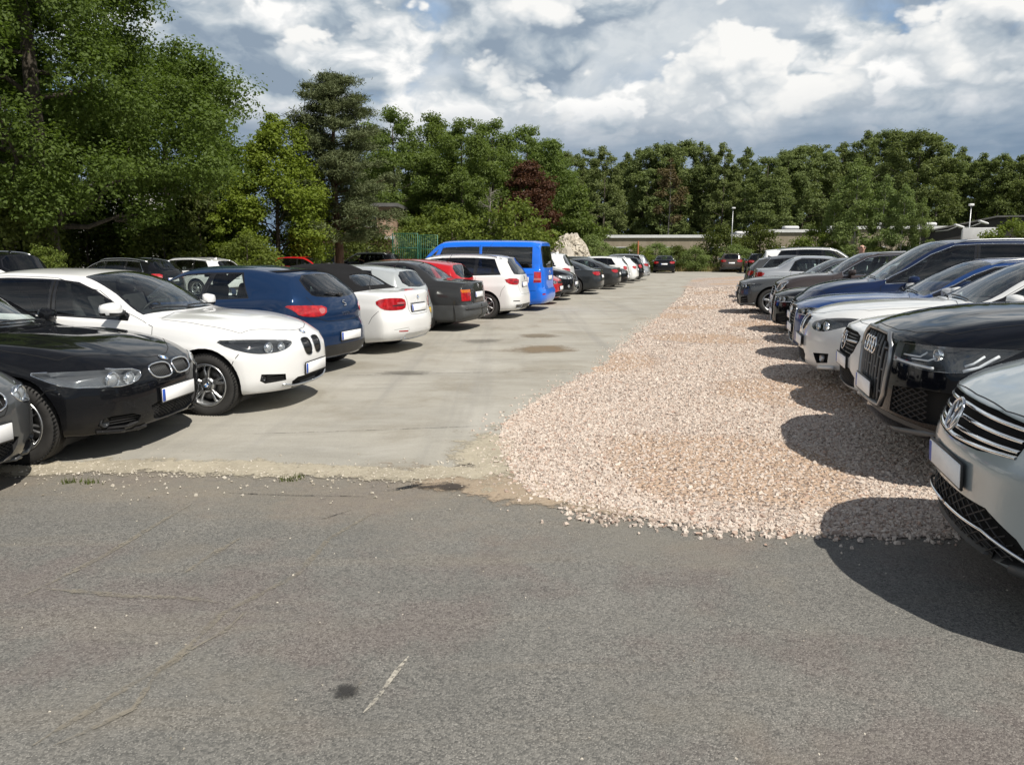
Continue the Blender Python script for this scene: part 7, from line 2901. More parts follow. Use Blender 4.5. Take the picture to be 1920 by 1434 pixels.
# far line of trees
f1 = tree_mesh('far_a', 51, 16.0, .8, 4.6, TALL, 120, 44000, .235, LF_FAR, BARK, pr=(.09, .19), trunk=.2, nlimb=14)
f2 = tree_mesh('far_b', 52, 16.0, 2.6, 3.9, BROAD, 80, 32000, .235, LF_FAR, BARK, pr=(.10, .24), trunk=.2, nlimb=16)
f4 = tree_mesh('far_d', 57, 16.0, 4.2, 2.9, [(0, .5), (.2, .7), (.5, .9), (.75, 1), (.9, .7), (1, .2)], 60, 19000, .225, LF_FAR, BARKG, pr=(.12, .26), trunk=.17, nlimb=24)
f3 = tree_mesh('far_c', 53, 16.0, .6, 4.2, [(0, .7), (.25, 1), (.5, .8), (.7, .62), (.88, .45), (1, .1)], 80, 27000, .235, LF_FAR, BARK, pr=(.10, .20), trunk=.2, nlimb=18)
G2 = 'trees of the far tree line'
k = 0
rng = np.random.default_rng(6)
SKY = [(1052, 300), (1088, 283), (1128, 292), (1168, 297), (1200, 288), (1232, 276), (1270, 270), (1308, 274), (1345, 286), (1385, 288), (1425, 296), (1462, 288), (1492, 281), (1530, 290),
       (1562, 277), (1598, 264), (1632, 258), (1664, 252), (1700, 262), (1738, 263), (1775, 280), (1812, 292), (1850, 290), (1885, 304), (1918, 316), (1960, 308), (2010, 290)]
FARLB = 'tree in the dark green far tree line behind the long low building'
for px, py in SKY:
    D = rng.uniform(104, 118)
    x, y = at(px, D)
    tt_ = put_tree((f1, f2, f3, f4)[(k * 7 + k // 3) % 4], 'broadleaf_tree', x, y, FARLB, G2, rng.uniform(0, 6), (hgt(py, D) + .3) / 16.0)
    tt_.scale = (tt_.scale[0] * rng.uniform(.72, 1.2), tt_.scale[1] * rng.uniform(.8, 1.15), tt_.scale[2] * rng.uniform(.97, 1.05))
    k += 1
for px in range(690, 2060, 33):
    D = rng.uniform(126, 140)
    x, y = at(px + rng.uniform(-9, 9), D)
    put_tree((f2, f1, f3)[k % 3], 'broadleaf_tree', x, y, FARLB if px > 1040 else 'tree of the distant wood seen through gaps behind the near wood', G2 if px > 1040 else 'trees of the wood behind the near wood', rng.uniform(0, 6), (hgt(304, D)) / 16.0 * rng.uniform(.90, 1.03))
    k += 1
x, y = at(1248, 101)
bt = tree_mesh('withered', 54, 13.2, 5.5, 2.0, ROUND, 26, 4200, .28, LF_BROWN, BARKG, pr=(.2, .34), trunk=.12, nlimb=16)
put_tree(bt, 'withered_tree', x, y, 'half-dead brownish tree with bare limbs in the far tree line')
# shrubs and young trees in front of the long building
b1 = tree_mesh('bush_a', 61, 3.0, .1, 1.6, BROAD, 34, 9000, .13, LF_BUSH, BARK, pr=(.22, .36), trunk=.05, nlimb=10)
b2 = tree_mesh('bush_b', 62, 3.0, .1, 1.3, TALL, 28, 7000, .12, LF_GREY, BARK, pr=(.24, .38), trunk=.05, nlimb=10)
b3 = tree_mesh('bush_c', 63, 3.0, .1, 1.5, ROUND, 30, 8000, .13, LF_DARK, BARK, pr=(.24, .38), trunk=.05, nlimb=8)
G3 = 'wild shrubs in front of the long low building'
SH = [(792, 55, 408, b1, 1.2, 'bright green shrub left of the green mesh gate tops'), (850, 54, 392, b1, 1.5, 'large bright green bush above the blue van roof'), (893, 56, 412, b3, 1.0, 'dark bush between the bright bush and the dead tree'),
      (965, 55, 378, b1, 1.25, 'yellow-green bush below the copper tree'), (1003, 57, 430, b2, .9, 'low light bush beside the rubble heap'), (1108, 60, 440, b2, 1.0, 'greyish shrub right of the rubble heap'),
      (1150, 72, 463, b2, 1.0, 'low shrub before the left end of the long building'), (1186, 68, 458, b1, 1.0, 'green shrub before the left half of the long building'), (1225, 70, 456, b2, 1.2, 'grey-green willow shrub above the dark end saloon'),
      (1268, 74, 460, b3, 1.1, 'dark shrub behind the end row of cars'), (1300, 70, 464, b2, 1.1, 'grey-green shrub between the two end cars'), (1338, 76, 422, b3, 1.3, 'tall dark shrub behind the brown estate car'),
      (1372, 72, 458, b2, 1.2, 'grey-green shrub right of the lamp post'), (1418, 78, 421, b3, 1.3, 'tall dark shrub behind the black end car'), (1455, 76, 466, b1, 1.2, 'green shrub behind the white roof rails'),
      (1520, 66, 428, b1, 1.3, 'bright green bush left of the young poplar'), (1640, 62, 462, b3, 1.0, 'dark shrub behind the standing man'), (1705, 58, 470, b2, .8, 'low shrub before the beige end wall'),
      (1880, 50, 414, b1, 1.25, 'bright green bush at the right edge beside the trailer'), (1560, 70, 456, b3, 1.1, 'dark shrub at the foot of the young poplar'), (1925, 46, 425, b3, 1.1, 'dark bush at the right edge of the photo')]
for i, (px, D, py, ms, wd, lb) in enumerate(SH):
    x, y = at(px, D)
    r = put_tree(ms, 'shrub', x, y, lb, G3, i * 1.7, 1, cat='shrub')
    h = hgt(py, D) / 3.05
    r.scale = (wd * max(1, h * .8), wd * max(1, h * .8), h)
pop = tree_mesh('poplar', 64, 9.0, .6, 2.0, COLUMN, 50, 15000, .17, LF_GREY, BARKW, pr=(.2, .32), trunk=.09, nlimb=20)
for px, D, py, lb, rz, wd in ((1592, 64, 300, 'tall young light green poplar in front of the long building', 0, 1.0), (1678, 62, 346, 'slim young birch with pale stem right of the poplar', 2, .62), (1712, 61, 372, 'short young birch left of the beige end wall', 4, .45),
                              (1552, 66, 372, 'smaller light green young tree left of the poplar', 5, .6), (1640, 63, 330, 'slender young birch between poplar and birches', 3, .7)):
    x, y = at(px, D)
    r = put_tree(pop, 'young_tree', x, y, lb, None, rz)
    h = hgt(py, D) / 9.0
    r.scale = (wd, wd, h)

# undergrowth beneath the big trees at the left
G4 = 'shady shrubs under the big trees'
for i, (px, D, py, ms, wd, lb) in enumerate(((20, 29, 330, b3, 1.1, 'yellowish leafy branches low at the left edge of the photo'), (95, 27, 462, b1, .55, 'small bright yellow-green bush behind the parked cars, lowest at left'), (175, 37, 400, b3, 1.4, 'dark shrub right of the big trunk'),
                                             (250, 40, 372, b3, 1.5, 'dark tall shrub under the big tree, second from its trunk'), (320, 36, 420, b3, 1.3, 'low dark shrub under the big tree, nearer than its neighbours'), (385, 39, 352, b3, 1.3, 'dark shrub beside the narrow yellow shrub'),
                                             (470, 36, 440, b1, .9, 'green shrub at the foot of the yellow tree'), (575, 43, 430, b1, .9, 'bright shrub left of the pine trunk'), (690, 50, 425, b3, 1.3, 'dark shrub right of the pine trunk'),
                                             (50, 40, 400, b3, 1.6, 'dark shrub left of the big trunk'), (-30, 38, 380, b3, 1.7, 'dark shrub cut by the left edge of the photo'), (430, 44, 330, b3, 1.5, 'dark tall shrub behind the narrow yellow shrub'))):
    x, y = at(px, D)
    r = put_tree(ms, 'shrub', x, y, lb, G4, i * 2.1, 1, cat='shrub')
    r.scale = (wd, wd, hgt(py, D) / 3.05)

# dry grass and weeds along the far edge and at the tarmac's edge


def blades(name, X, Y, h, m, seed=1, w=.012):
    rng = np.random.default_rng(seed)
    n = len(X)
    an = rng.uniform(0, 2 * np.pi, n)
    hh = h * rng.uniform(.5, 1.25, n)
    dx, dy = np.cos(an) * w, np.sin(an) * w
    lx, ly = rng.normal(0, .3, n) * hh, rng.normal(0, .3, n) * hh
    z = np.zeros(n)
    V = np.stack([np.stack([X - dx, Y - dy, z], 1), np.stack([X + dx, Y + dy, z], 1), np.stack([X + lx, Y + ly, hh], 1)], 1).reshape(-1, 3)
    return quad_mesh(name, V, 3, [m])


DRY = m_leaf('dry_grass', (0.20, 0.165, 0.075), (0.34, 0.28, 0.14), .3)
GRN = m_leaf('grass_blade', (0.06, 0.09, 0.02), (0.14, 0.16, 0.05), .3)
n = 16000
U = RNG.uniform(-30, 18, n)
Vv = far + 1 + RNG.random(n) ** 1.3 * 14
X, Y = .97 * U + .242 * Vv, -.242 * U + .97 * Vv
o = obj('dry_grass', blades('dry_grass', X, Y, .42, DRY, 3, .03))
tag(o, kind='stuff')
n = 9000
U = RNG.uniform(-30, 22, n)
Vv = far + 4 + RNG.random(n) * 14
X, Y = .97 * U + .242 * Vv, -.242 * U + .97 * Vv
o = obj('green_weeds', blades('green_weeds', X, Y, .8, GRN, 4, .05))
tag(o, kind='stuff')
X, Y, = [], []
for cx, cy in (gpx(137, 905), gpx(170, 906), gpx(540, 902), gpx(560, 897)):
    X += list(cx + RNG.normal(0, .03, 34))
    Y += list(cy + RNG.normal(0, .02, 34))
o = obj('weed_tufts', blades('weed_tufts', np.array(X), np.array(Y), .045, GRN, 5, .004))
tag(o, kind='stuff')
# ------------------------------------------------------------------ buildings and fixtures


def m_render(name, a, b, sc=1.2, vs=(1, 1, .35)):
    m, t, p = mat(name)
    oc = t.node('ShaderNodeTexCoord').outputs['Object']
    mp = t.node('ShaderNodeMapping', inp={'Vector': oc, 'Scale': vs}).outputs[0]
    n = t.noise(mp, sc, 6, 0.65)
    f = t.noise(oc, 25, 4, .6)
    c = t.mix(t.map(n, .35, .65), a, b)
    c = t.mix(t.map(f, .3, .7, 0, .25), c, tuple(x * .7 for x in a))
    t.l.new(c, p.inputs['Base Color'])
    p.inputs['Roughness'].default_value = .9
    t.l.new(t.bump(f, .25, .02), p.inputs['Normal'])
    return m


def m_brick():
    m, t, p = mat('brickwork')
    oc = t.node('ShaderNodeTexCoord').outputs['Object']
    mp = t.node('ShaderNodeMapping', inp={'Vector': oc, 'Rotation': (R(90), 0, 0)}).outputs[0]
    b = t.node('ShaderNodeTexBrick', inp={'Vector': mp, 'Color1': (0.30, 0.17, 0.10, 1), 'Color2': (0.36, 0.22, 0.14, 1), 'Mortar': (0.36, 0.32, 0.27, 1), 'Scale': 1.0, 'Mortar Size': .012,
                                          'Brick Width': .25, 'Row Height': .075})
    t.l.new(b.outputs['Color'], p.inputs['Base Color'])
    p.inputs['Roughness'].default_value = .9
    return m


W_BEIGE = m_render('beige_wall', (0.25, 0.21, 0.155), (0.33, 0.285, 0.22))
W_WHITE = m_render('white_metal', (0.62, 0.63, 0.63), (0.74, 0.75, 0.75), 2.0)
W_DARK = m_render('dark_cladding', (0.035, 0.034, 0.035), (0.055, 0.052, 0.05), 1.0)
W_PALE = m_render('pale_wall', (0.42, 0.42, 0.40), (0.55, 0.54, 0.51))
W_ROOF = m_render('felt_roof', (0.10, 0.10, 0.10), (0.16, 0.155, 0.15))
M_WIN = simple('window_glass', (0.03, 0.04, 0.05), 0.08, coat=.8)
M_GALV = simple('galvanised_steel', (0.42, 0.43, 0.44), 0.45, metal=.7, noise=.15)
M_GREENFENCE = simple('green_fence_paint', (0.02, 0.13, 0.09), 0.45, noise=.2)


def box_obj(name, x0, x1, y0, y1, z0, z1, m, parent=None, bevel=0.0):
    mb = MB()
    mb.box(((x0 + x1) / 2, (y0 + y1) / 2, (z0 + z1) / 2), (x1 - x0, y1 - y0, z1 - z0), 0, None, bevel)
    return obj(name, mb.build(name, [m]), parent)


# long low building: three wings stepping towards the right
wh = empty('warehouse', (*at(1112, 92), 0), R(-4))
tag(wh, 'long low beige flat-roofed building with white roof edge behind the shrubs', 'building')
wx = 0.0
for k, (pa, pb, D, py) in enumerate(((1112, 1398, 92, 441), (1398, 1568, 88, 430), (1568, 1768, 82, 421))):
    wd = (pb - pa) / 1443 * D * 1.02
    hb = hgt(py, D)
    y0 = -k * 1.2
    box_obj('wall', wx, wx + wd, y0, 18, -.05, hb - .32, W_BEIGE, wh)
    box_obj('roof_edge', wx - .12, wx + wd + .12, y0 - .22, 18.2, hb - .32, hb, W_WHITE, wh)
    box_obj('roof', wx + .2, wx + wd - .2, y0 + .1, 18, hb, hb + .03, W_ROOF, wh)
    for q in range(3):
        xx = wx + wd * (.12 + .3 * q)
        w = box_obj('window', xx, xx + 1.7, y0 - .06, y0 + .02, 1.5, 2.3, M_WIN, wh)
        box_obj('frame', xx - .06, xx + 1.76, y0 - .09, y0 - .062, 2.3, 2.38, W_WHITE, w)
    for px in ((1378,), (1460, 1540), (1610, 1705))[k]:
        xx = wx + (px - pa) / (pb - pa) * wd
        mb = MB()
        mb.box((xx, y0 + 1.2, hb + .22), (1.7, 1.3, .42), 0, None, .19, 3)
        obj('roof_dome', mb.build('roof_dome', [W_WHITE]), wh)
    wx += wd
box_obj('door', 3.1, 4.2, -.05, .02, 0, 2.1, W_WHITE, wh)

# dark gabled shed and the white trailer in front of it
x, y = at(1815, 60)
sh = empty('dark_shed', (x, y, 0), R(-24))
tag(sh, 'low dark building with sloping grey roof at the right end of the long building', 'building')
hh = hgt(409, 60)
mb = MB()
mb.add([(-3.2, 0, 0), (5.5, 0, 0), (5.5, 0, hh), (1.2, 0, hh), (-3.2, 0, hh - 1.0), (-3.2, 9, 0), (5.5, 9, 0), (5.5, 9, hh), (1.2, 9, hh), (-3.2, 9, hh - 1.0)],
       [(0, 1, 2, 3, 4), (9, 8, 7, 6, 5), (0, 4, 9, 5), (1, 6, 7, 2)], 0, False)
obj('wall', mb.build('wall', [W_DARK]), sh)
mb = MB()
mb.add([(-3.6, -.3, hh - 1.07), (1.2, -.3, hh + .02), (5.8, -.3, hh + .02), (5.8, 9.3, hh + .02), (1.2, 9.3, hh + .02), (-3.6, 9.3, hh - 1.07), (-3.6, -.3, hh - .95), (1.2, -.3, hh + .14), (5.8, -.3, hh + .14), (5.8, 9.3, hh + .14), (1.2, 9.3, hh + .14), (-3.6, 9.3, hh - .95)],
       [(6, 7, 10, 11), (7, 8, 9, 10), (0, 1, 7, 6), (1, 2, 8, 7), (2, 3, 9, 8), (5, 4, 1, 0), (4, 3, 2, 1), (0, 6, 11, 5)], 0, False)
obj('roof', mb.build('roof', [W_ROOF]), sh)
box_obj('door', .2, 2.6, -.05, .02, 0, 2.6, simple('door_dark', (.02, .02, .02), .6), sh)

x, y = at(1820, 52)
tr = empty('box_trailer', (x, y, 0), R(-29))
tag(tr, 'white box trailer body standing in front of the dark shed', 'trailer')
hb = hgt(427, 52)
box_obj('box', -.95, 1.05, 0, 4.8, .85, hb, W_WHITE, tr, .03)
box_obj('chassis', -.8, .9, .1, 4.7, .6, .84, M_TRIM, tr)
for sy in (1.2, 3.6):
    for sx in (-.85, .95):
        mb = MB()
        mb.lathe([(.001, -.12), (.3, -.12), (.42, -.1), (.42, .1), (.3, .12), (.001, .12)], (sx, sy, .42), (1, 0, 0), 24)
        obj('wheel', mb.build('wheel', [M_TYRE]), tr)

# brick house behind the pine
D = 58
x0, _ = at(588, D)
x1, _ = at(722, D)
bh = empty('brick_house', (x0, D, 0), 0)
tag(bh, 'brick house with light window bands glimpsed behind the pine trunk', 'building')
Wd = x1 - x0
hB = hgt(388, D)
BR = m_brick()
box_obj('wall', 0, Wd + .8, 0, 9, -.05, hB, BR, bh)
box_obj('roof', -.4, Wd + 1.2, -.4, 9.4, hB, hB + .25, W_ROOF, bh)
for zf in (.9, 3.6):
    for k in range(3):
        xx = .5 + k * (Wd - .6) / 3
        w = box_obj('window', xx, xx + 1.25, -.05, .03, zf, zf + 1.35, M_WIN, bh)
        box_obj('frame', xx + .58, xx + .66, -.075, -.052, zf, zf + 1.35, W_WHITE, w)
        box_obj('sill', xx - .08, xx + 1.33, -.14, -.002, zf - .09, zf - .005, W_PALE, w)
box_obj('balcony', -.1, Wd + .9, -1.0, -.06, 2.62, 2.85, W_PALE, bh)
D = 66
x0, _ = at(40, D)
x1, _ = at(300, D)
ph = empty('pale_building', (x0, D, 0), 0)
tag(ph, 'pale building glimpsed between the trunks under the big dark tree', 'building')
box_obj('wall', 0, x1 - x0, 0, 10, -.05, 7.2, W_PALE, ph)
box_obj('roof', -.4, x1 - x0 + .4, -.4, 10.4, 7.2, 7.5, W_ROOF, ph)
for zf in (1.0, 4.2):
    for k in range(4):
        xx = 1.0 + k * 2.9
        w = box_obj('window', xx, xx + 1.7, -.05, .03, zf, zf + 1.4, M_WIN, ph)
        box_obj('frame', xx + .80, xx + .88, -.075, -.052, zf, zf + 1.4, W_WHITE, w)

# green gate panels
D = 46
x0, _ = at(739, D)
x1, _ = at(823, D)
ht = hgt(438, D)
xm = x0 + (x1 - x0) * .57


def gate_panel(xa, xb, h, y, label):
    r = empty('gate_panel', (xa, y, 0))
    tag(r, label, 'gate', 'green steel gate panels')
    w = xb - xa
    mb = MB()
    mb.tube([(0.03, 0, .05), (.03, 0, h), (w - .03, 0, h), (w - .03, 0, .05)], .035, 8, 0, True)
    obj('frame', mb.build('frame', [M_GREENFENCE]), r)
    mb = MB()
    for k in range(1, int(w / .115)):
        mb.tube([(k * .115, 0, .06), (k * .115, 0, h)], .011, 5)
    for z in (h * .38, h * .7):
        mb.tube([(.03, 0, z), (w - .03, 0, z)], .016, 5)
    tag(obj('bars', mb.build('bars', [M_GREENFENCE]), r))


gate_panel(x0, xm, ht, D, 'taller green barred gate panel, nearer the pine')
gate_panel(xm + .06, x1, hgt(441, D), D + .1, 'slightly lower green barred gate panel, nearer the blue van')

# rubble heap
rng = np.random.default_rng(8)
D = 58
cx, _ = at(1066, D)
hp = hgt(440, D) - .15
V, F_ = [], []
nr, na = 14, 40
for i in range(nr + 1):
    q = i / nr
    for j in range(na):
        a = 2 * math.pi * j / na
        rr = q * (1.9 + .2 * math.sin(3 * a + 1) + .12 * math.sin(7 * a))
        z = hp * (1 - q ** 2.6) * (1 + .05 * math.sin(5 * a)) + rng.normal(0, .09) * (1 if 0 < i < nr else 0)
        V.append((cx + rr * math.cos(a) + rng.normal(0, .05), D + rr * math.sin(a) * 1.1, max(z, -.03)))
for i in range(nr):
    for j in range(na):
        F_.append((i * na + j, i * na + (j + 1) % na, (i + 1) * na + (j + 1) % na, (i + 1) * na + j))
HEAPM = m_soil('heap_fines', (0.46, 0.42, 0.36), (0.56, 0.52, 0.46), (0.36, 0.32, 0.27), 1.2)
heap = obj('rubble_heap', new_mesh('rubble_heap', V, F_, [HEAPM], None, False))
tag(heap, 'tall pale heap of broken stone between the van and the long building', 'rubble heap')
n = 1500
a = rng.uniform(0, 2 * np.pi, n)
q = rng.random(n) ** .6
rr = q * 1.85
me = stones('heap_stones', cx + rr * np.cos(a), D + rr * np.sin(a) * 1.1, rng.uniform(.06, .26, n), np.maximum(0, hp * (1 - q ** 2.6)) - .02, PALE, 4, .8)
o = obj('heap_stones', me, heap)
tag(o, kind='stuff')

# lamp posts


def lamp_post(px, D, ytop, label, arm):
    x, y = at(px, D)
    h = hgt(ytop, D)
    r = empty('lamp_post', (x, y, 0))
    tag(r, label, 'lamp post', 'lamp posts by the long building')
    mb = MB()
    mb.tube([(0, 0, 0), (0, 0, h * .5), (0, 0, h - .25)], [.055, .045, .032], 10)
    obj('post', mb.build('post', [M_GALV]), r)
    mb = MB()
    mb.box((arm * .12, -.05, h - .12), (.32, .24, .15), 0, None, .04)
    obj('lamp_head', mb.build('lamp_head', [W_WHITE]), r)


lamp_post(1365, 74, 388, 'grey lamp post with white head above the brown estate car', .3)
lamp_post(1801, 55, 381, 'grey lamp post with white head in front of the dark shed', -.3)
for px, D, py, lb in ((1782, 57, 424, 'small white wall lamp on the left slope of the dark shed'), (1826, 57, 417, 'small white wall lamp high on the dark shed')):
    x, y = at(px, D)
    mb = MB()
    mb.box((0, 0, 0), (.7, .3, .14), 0, Matrix.Rotation(.3, 3, 'Y'), .05)
    mb.tube([(0, .1, 0), (0, 1.4, -.25), (0, 3.1, -.3)], .03, 6, 0)
    o = obj('wall_lamp', mb.build('wall_lamp', [W_WHITE]))
    o.location = (x, y, hgt(py, D))
    tag(o, lb, 'lamp', 'white lamps of the dark shed')
mb = MB()
mb.tube([(0, 0, 0), (0, 0, 1.0)], [.14, .10], 14)
mb.box((0, 0, .03), (.5, .5, .06), 0, None, .01)
o = obj('site_marker', mb.build('site_marker', [simple('orange_plastic', (.34, .12, .05), .5)]))
o.location = (*at(1193, 66), 1.3)
o.scale = (.6, .6, 1.3)
o.location.z = 0
o.scale.z = hgt(452, 66)
tag(o, 'faded orange marker post standing among the shrubs left of the end saloon', 'marker post')

# ------------------------------------------------------------------ the man between the cars


def build_person(x, y, h, rz, label):
    k = h / 1.80
    J = {'pelvis': (0, 0, .95), 'waist': (0, 0, 1.08), 'chest': (0, .0, 1.30), 'neck0': (0, .0, 1.475), 'neck': (0, .012, 1.545), 'head': (0, .03, 1.63), 'crown': (0, .02, 1.735),
         'shL': (.17, 0, 1.42), 'elL': (.25, -.03, 1.14), 'wrL': (.26, .10, .90), 'haL': (.26, .14, .83), 'shR': (-.17, 0, 1.42), 'elR': (-.25, -.03, 1.14), 'wrR': (-.26, .08, .89), 'haR': (-.26, .12, .82),
         'hiL': (.10, 0, .90), 'knL': (.115, .02, .50), 'anL': (.12, -.02, .09), 'toL': (.13, .17, .035), 'hiR': (-.10, 0, .90), 'knR': (-.115, .03, .50), 'anR': (-.12, -.01, .09), 'toR': (-.14, .18, .035)}
    rad = {'pelvis': (.155, .12), 'waist': (.15, .115), 'chest': (.17, .125), 'neck0': (.075, .07), 'neck': (.06, .062), 'head': (.082, .10), 'crown': (.060, .072), 'shL': .075, 'elL': .048, 'wrL': .030, 'haL': .034,
           'hiL': .098, 'knL': .062, 'anL': .045, 'toL': .040}
    E_ = [('pelvis', 'waist'), ('waist', 'chest'), ('chest', 'neck0'), ('neck0', 'neck'), ('neck', 'head'), ('head', 'crown')]
    for s in 'LR':
        E_ += [('chest', 'sh' + s), ('sh' + s, 'el' + s), ('el' + s, 'wr' + s), ('wr' + s, 'ha' + s), ('pelvis', 'hi' + s), ('hi' + s, 'kn' + s), ('kn' + s, 'an' + s), ('an' + s, 'to' + s)]
    fing = []
    for s, sg in (('L', 1), ('R', -1)):
        b = Vector(J['ha' + s])
        for i, (dx, ln) in enumerate(((-.022, .062), (-.007, .072), (.008, .068), (.022, .052))):
            n1, n2 = 'f%d%s' % (i, s), 'g%d%s' % (i, s)
            J[n1] = tuple(b + Vector((dx * sg, .018, -.045)))
            J[n2] = tuple(b + Vector((dx * sg * 1.1, .028, -.045 - ln)))
            E_ += [('ha' + s, n1), (n1, n2)]
            rad[n1] = .0095
            rad[n2] = .0075
        J['t' + s] = tuple(b + Vector((-.03 * sg, .03, -.03)))
        J['u' + s] = tuple(b + Vector((-.038 * sg, .045, -.075)))
        E_ += [('ha' + s, 't' + s), ('t' + s, 'u' + s)]
        rad['t' + s] = .011
        rad['u' + s] = .009
    names = list(J)
    me = bpy.data.meshes.new('person')
    me.from_pydata([tuple(c * k for c in J[n]) for n in names], [(names.index(a), names.index(b)) for a, b in E_], [])
    tmp = bpy.data.objects.new('person_tmp', me)
    COL.objects.link(tmp)
    sk = tmp.modifiers.new('skin', 'SKIN')
    for i, n in enumerate(names):
        r = rad.get(n) or rad.get(n.replace('R', 'L')) or .05
        r = r if isinstance(r, tuple) else (r, r)
        me.skin_vertices[0].data[i].radius = (r[0] * k, r[1] * k)
        me.skin_vertices[0].data[i].use_root = (n == 'pelvis')
    ss = tmp.modifiers.new('sub', 'SUBSURF')
    ss.levels = ss.render_levels = 2
    dg = bpy.context.evaluated_depsgraph_get()
    body = bpy.data.meshes.new_from_object(tmp.evaluated_get(dg))
    bpy.data.objects.remove(tmp)
    body.name = 'person'
    body.materials.clear()
    for m_ in (simple('skin', (.52, .30, .22), .5, noise=.12), simple('shirt', (.16, .17, .20), .9, noise=.1), simple('trousers', (.04, .05, .075), .9, noise=.1), simple('shoes', (.02, .018, .016), .6)):
        body.materials.append(m_)
    for p_ in body.polygons:
        c = p_.center / k
        p_.material_index = 0 if c.z > 1.49 or (abs(c.x) > .2 and c.z < 1.10 and c.z > .6) else (3 if c.z < .08 else (2 if c.z < .98 else 1))
        p_.use_smooth = True
    root = obj('person', body)
    root.location = (x, y, 0.070)
    root.rotation_euler = (0, 0, rz)
    tag(root, label, 'person')
    mb = MB()
    mb.tube([(0, .128 * k, 1.672 * k), (0, .150 * k, 1.638 * k), (0, .146 * k, 1.625 * k), (0, .118 * k, 1.622 * k)], [.009, .014, .016, .010], 8)
    obj('nose', mb.build('nose', [MATS['skin']]), root)
    for sg in (1, -1):
        mb = MB()
        mb.tube([(sg * .086 * k, .03 * k, 1.685 * k), (sg * .090 * k, .012 * k, 1.675 * k), (sg * .088 * k, .012 * k, 1.645 * k), (sg * .080 * k, .028 * k, 1.63 * k)], .008, 6)
        obj('ear', mb.build('ear', [MATS['skin']]), root)
        mb = MB()
        mb.box((sg * .034 * k, .128 * k, 1.672 * k), (.050, .012, .032), 0, None, .008)
        mb.tube([(sg * .058 * k, .124 * k, 1.68 * k), (sg * .092 * k, .06 * k, 1.685 * k), (sg * .096 * k, .01 * k, 1.68 * k)], .004, 5)
        obj('sunglasses', mb.build('sunglasses', [M_GLOSS]), root)
    mb = MB()
    mb.box((0, .126 * k, 1.585 * k), (.045, .012, .010), 0, None, .004)
    obj('mouth', mb.build('mouth', [simple('lips', (.36, .16, .13), .5)]), root)


PERSON_XY = at(1606, 20)
build_person(*PERSON_XY, 1.80, R(170), 'bald man with sunglasses standing behind the parked cars of the right row')

# ------------------------------------------------------------------ place the cars
C_BLACK = paint('paint_black', (0.006, 0.0065, 0.008))
C_NAVY = paint('paint_navy', (0.010, 0.020, 0.060), .15)
C_NAVYB = paint('paint_blue_black', (0.005, 0.006, 0.009))
C_WHITE = paint('paint_white', (0.74, 0.745, 0.74))
C_WHITE2 = paint('paint_pearl', (0.64, 0.65, 0.645), .05, .3, .02)
C_BLUE = paint('paint_dark_blue', (0.008, 0.024, 0.066), .12)
C_S4 = paint('paint_bright_blue', (0.008, 0.045, 0.175), .3)
C_VAN = paint('paint_van_blue', (0.006, 0.150, 0.74))
C_GREY = paint('paint_graphite', (0.035, 0.036, 0.037), .3)
C_GREYM = paint('paint_grey', (0.075, 0.079, 0.082), .45)
C_SILV = paint('paint_silver', (0.42, 0.44, 0.46), .6)
C_SILV2 = paint('paint_light_silver', (0.50, 0.53, 0.53), .45)
C_TIG = paint('paint_ice_grey', (0.37, 0.415, 0.43), .35)
C_RED = paint('paint_red', (0.42, 0.008, 0.012))
C_BROWN = paint('paint_brown_grey', (0.075, 0.060, 0.050), .35)
C_MINI = paint('paint_umber', (0.060, 0.050, 0.050), .3)
C_A5 = paint('paint_slate', (0.030, 0.034, 0.038), .35)
HD = -14.0     # cars of the left row that show their nose
GL, GR, GE, GB = 'cars of the left row', 'cars of the right row', 'cars parked across the far end', 'cars of the second row on the left'

MD = {}


def mod(n):
    if n not in MD:
        MD[n] = globals()['m_' + n]()
    return MD[n]


def L(model, u, v, pm, label, name, cat='car', end='nose', rot=0.0, grp=GL, trims=None):
    return put_car(mod(model), name, uv(u, v), (HD if end == 'nose' else HD + 180) + rot, pm, label, cat, grp, end, None, trims)


def Rr_(model, u, v, pm, label, name, cat='car', end='nose', rot=0.0, grp=GR, trims=None, z=0.075):
    put_car(mod(model), name, uv(u, v), (HD + 180 if end == 'nose' else HD) + rot, pm, label, cat, grp, end, None, trims, z)


WM = {M_MIRCAP: None}
L('e90', -4.34, 3.72, C_GREYM, 'grey saloon nose cut off by the left edge, nearest of the left row', 'saloon_car', rot=8)
L('e90', -4.32, 5.56, C_BLACK, 'black saloon with clear headlights and twin grille at the left edge', 'saloon_car', rot=9)
L('f20', -4.03, 7.42, C_WHITE, 'white hatchback with its nose and black twin grille towards the aisle', 'hatchback_car', rot=6)
L('leon', -4.66, 9.6, C_BLUE, 'dark blue three-door hatchback parked tail out beside the white convertible', 'hatchback_car', end='tail', rot=-3)
L('conv', -4.52, 11.95, C_WHITE, 'white convertible with closed black soft top, parked tail out', 'convertible_car', end='tail', rot=-4)
silver_car = L('hatch', -5.0, 13.8, C_SILV2, 'silver hatchback squeezed between the white convertible and the dark old saloon', 'hatchback_car', end='tail', trims={M_WHITE: M_YELLOW})
silver_car.scale = (.94, .97, .945)
L('classic', -4.60, 15.75, C_GREY, 'dark grey boxy old saloon with orange and red tail lights', 'saloon_car', end='tail')
L('hatch', -5.25, 17.4, C_RED, 'red hatchback between the dark old saloon and the white people carrier', 'hatchback_car', end='tail')
L('mpv', -4.35, 19.0, C_WHITE, 'white people carrier with roof rails parked tail out in front of the blue van', 'people_carrier', end='tail')
L('van', -4.25, 21.75, C_VAN, 'bright blue passenger van, taller than the cars around it', 'van', 'van', end='tail')
